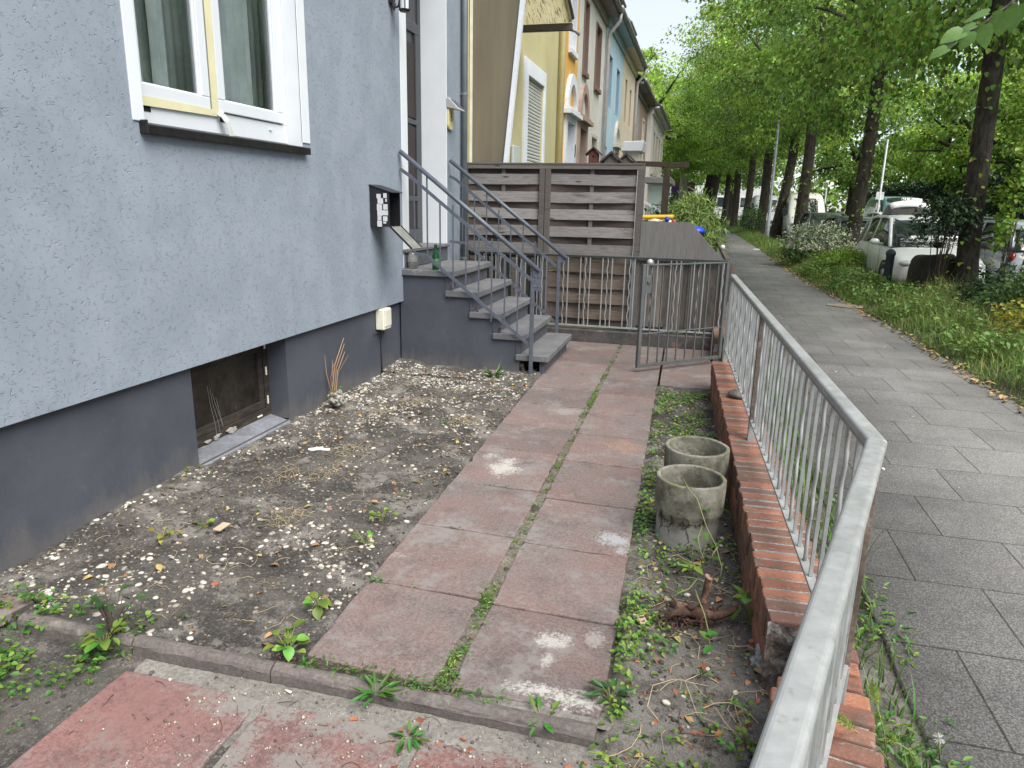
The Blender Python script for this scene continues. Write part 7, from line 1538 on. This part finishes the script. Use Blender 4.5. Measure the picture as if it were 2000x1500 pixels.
# ================================================================== camera, light
cam = bpy.data.cameras.new('camera'); co = bpy.data.objects.new('camera', cam); COL.objects.link(co); SC.camera = co
cam.sensor_width = 36.; cam.lens = 36. * FPX / 2000.; cam.clip_end = 2000; cam.clip_start = .05
rt = Vector(CR[:, 0]); up = -Vector(CR[:, 1]); bk = -Vector(CR[:, 2])
co.matrix_world = Matrix(((rt.x, up.x, bk.x, 0), (rt.y, up.y, bk.y, 0), (rt.z, up.z, bk.z, CAMZ), (0, 0, 0, 1)))
w = bpy.data.worlds.new('World'); SC.world = w; w.use_nodes = True; nt = w.node_tree; bg = nt.nodes['Background']
sky = nt.nodes.new('ShaderNodeTexSky'); sky.sky_type = 'NISHITA'; sky.sun_disc = False; EL, AZ = R(54), R(128)
sky.sun_elevation = EL; sky.sun_rotation = AZ; sky.air_density = 1.0; sky.dust_density = .8; sky.ozone_density = 1.; sky.altitude = 0
hs = nt.nodes.new('ShaderNodeHueSaturation'); hs.inputs['Saturation'].default_value = .62; nt.links.new(sky.outputs[0], hs.inputs['Color']); tcw = nt.nodes.new('ShaderNodeTexCoord'); mpw = nt.nodes.new('ShaderNodeMapping'); mpw.inputs['Scale'].default_value = (1, 1, 2.6); nt.links.new(tcw.outputs['Generated'], mpw.inputs[0])
nzw = nt.nodes.new('ShaderNodeTexNoise'); nzw.inputs['Scale'].default_value = 3.2; nzw.inputs['Detail'].default_value = 6; nt.links.new(mpw.outputs[0], nzw.inputs['Vector'])
mrw = nt.nodes.new('ShaderNodeMapRange'); mrw.interpolation_type = 'SMOOTHSTEP'; mrw.inputs[1].default_value = .38; mrw.inputs[2].default_value = .62; mrw.inputs[3].default_value = .1; mrw.inputs[4].default_value = .75; nt.links.new(nzw.outputs[0], mrw.inputs[0])
mxw = nt.nodes.new('ShaderNodeMix'); mxw.data_type = 'RGBA'; nt.links.new(mrw.outputs[0], mxw.inputs[0]); nt.links.new(hs.outputs[0], mxw.inputs[6]); mxw.inputs[7].default_value = (4.0, 4.3, 4.8, 1); nt.links.new(mxw.outputs[2], bg.inputs[0]); bg.inputs[1].default_value = .085
sl = bpy.data.lights.new('sun', 'SUN'); sl.energy = 2.6; sl.angle = R(50); sl.color = (1, .96, .9); so = bpy.data.objects.new('sun', sl); COL.objects.link(so)
sd = Vector((math.sin(AZ) * math.cos(EL), math.cos(AZ) * math.cos(EL), math.sin(EL))); so.rotation_euler = sd.to_track_quat('Z', 'Y').to_euler(); so.location = (6, -6, 12)
SC.view_settings.view_transform = 'Standard'; SC.view_settings.look = 'None'; SC.view_settings.exposure = 1.43; SC.view_settings.gamma = 1; SC.view_settings.use_curve_mapping = False
SC.cycles.use_denoising = True; SC.cycles.max_bounces = 8; SC.cycles.transparent_max_bounces = 8
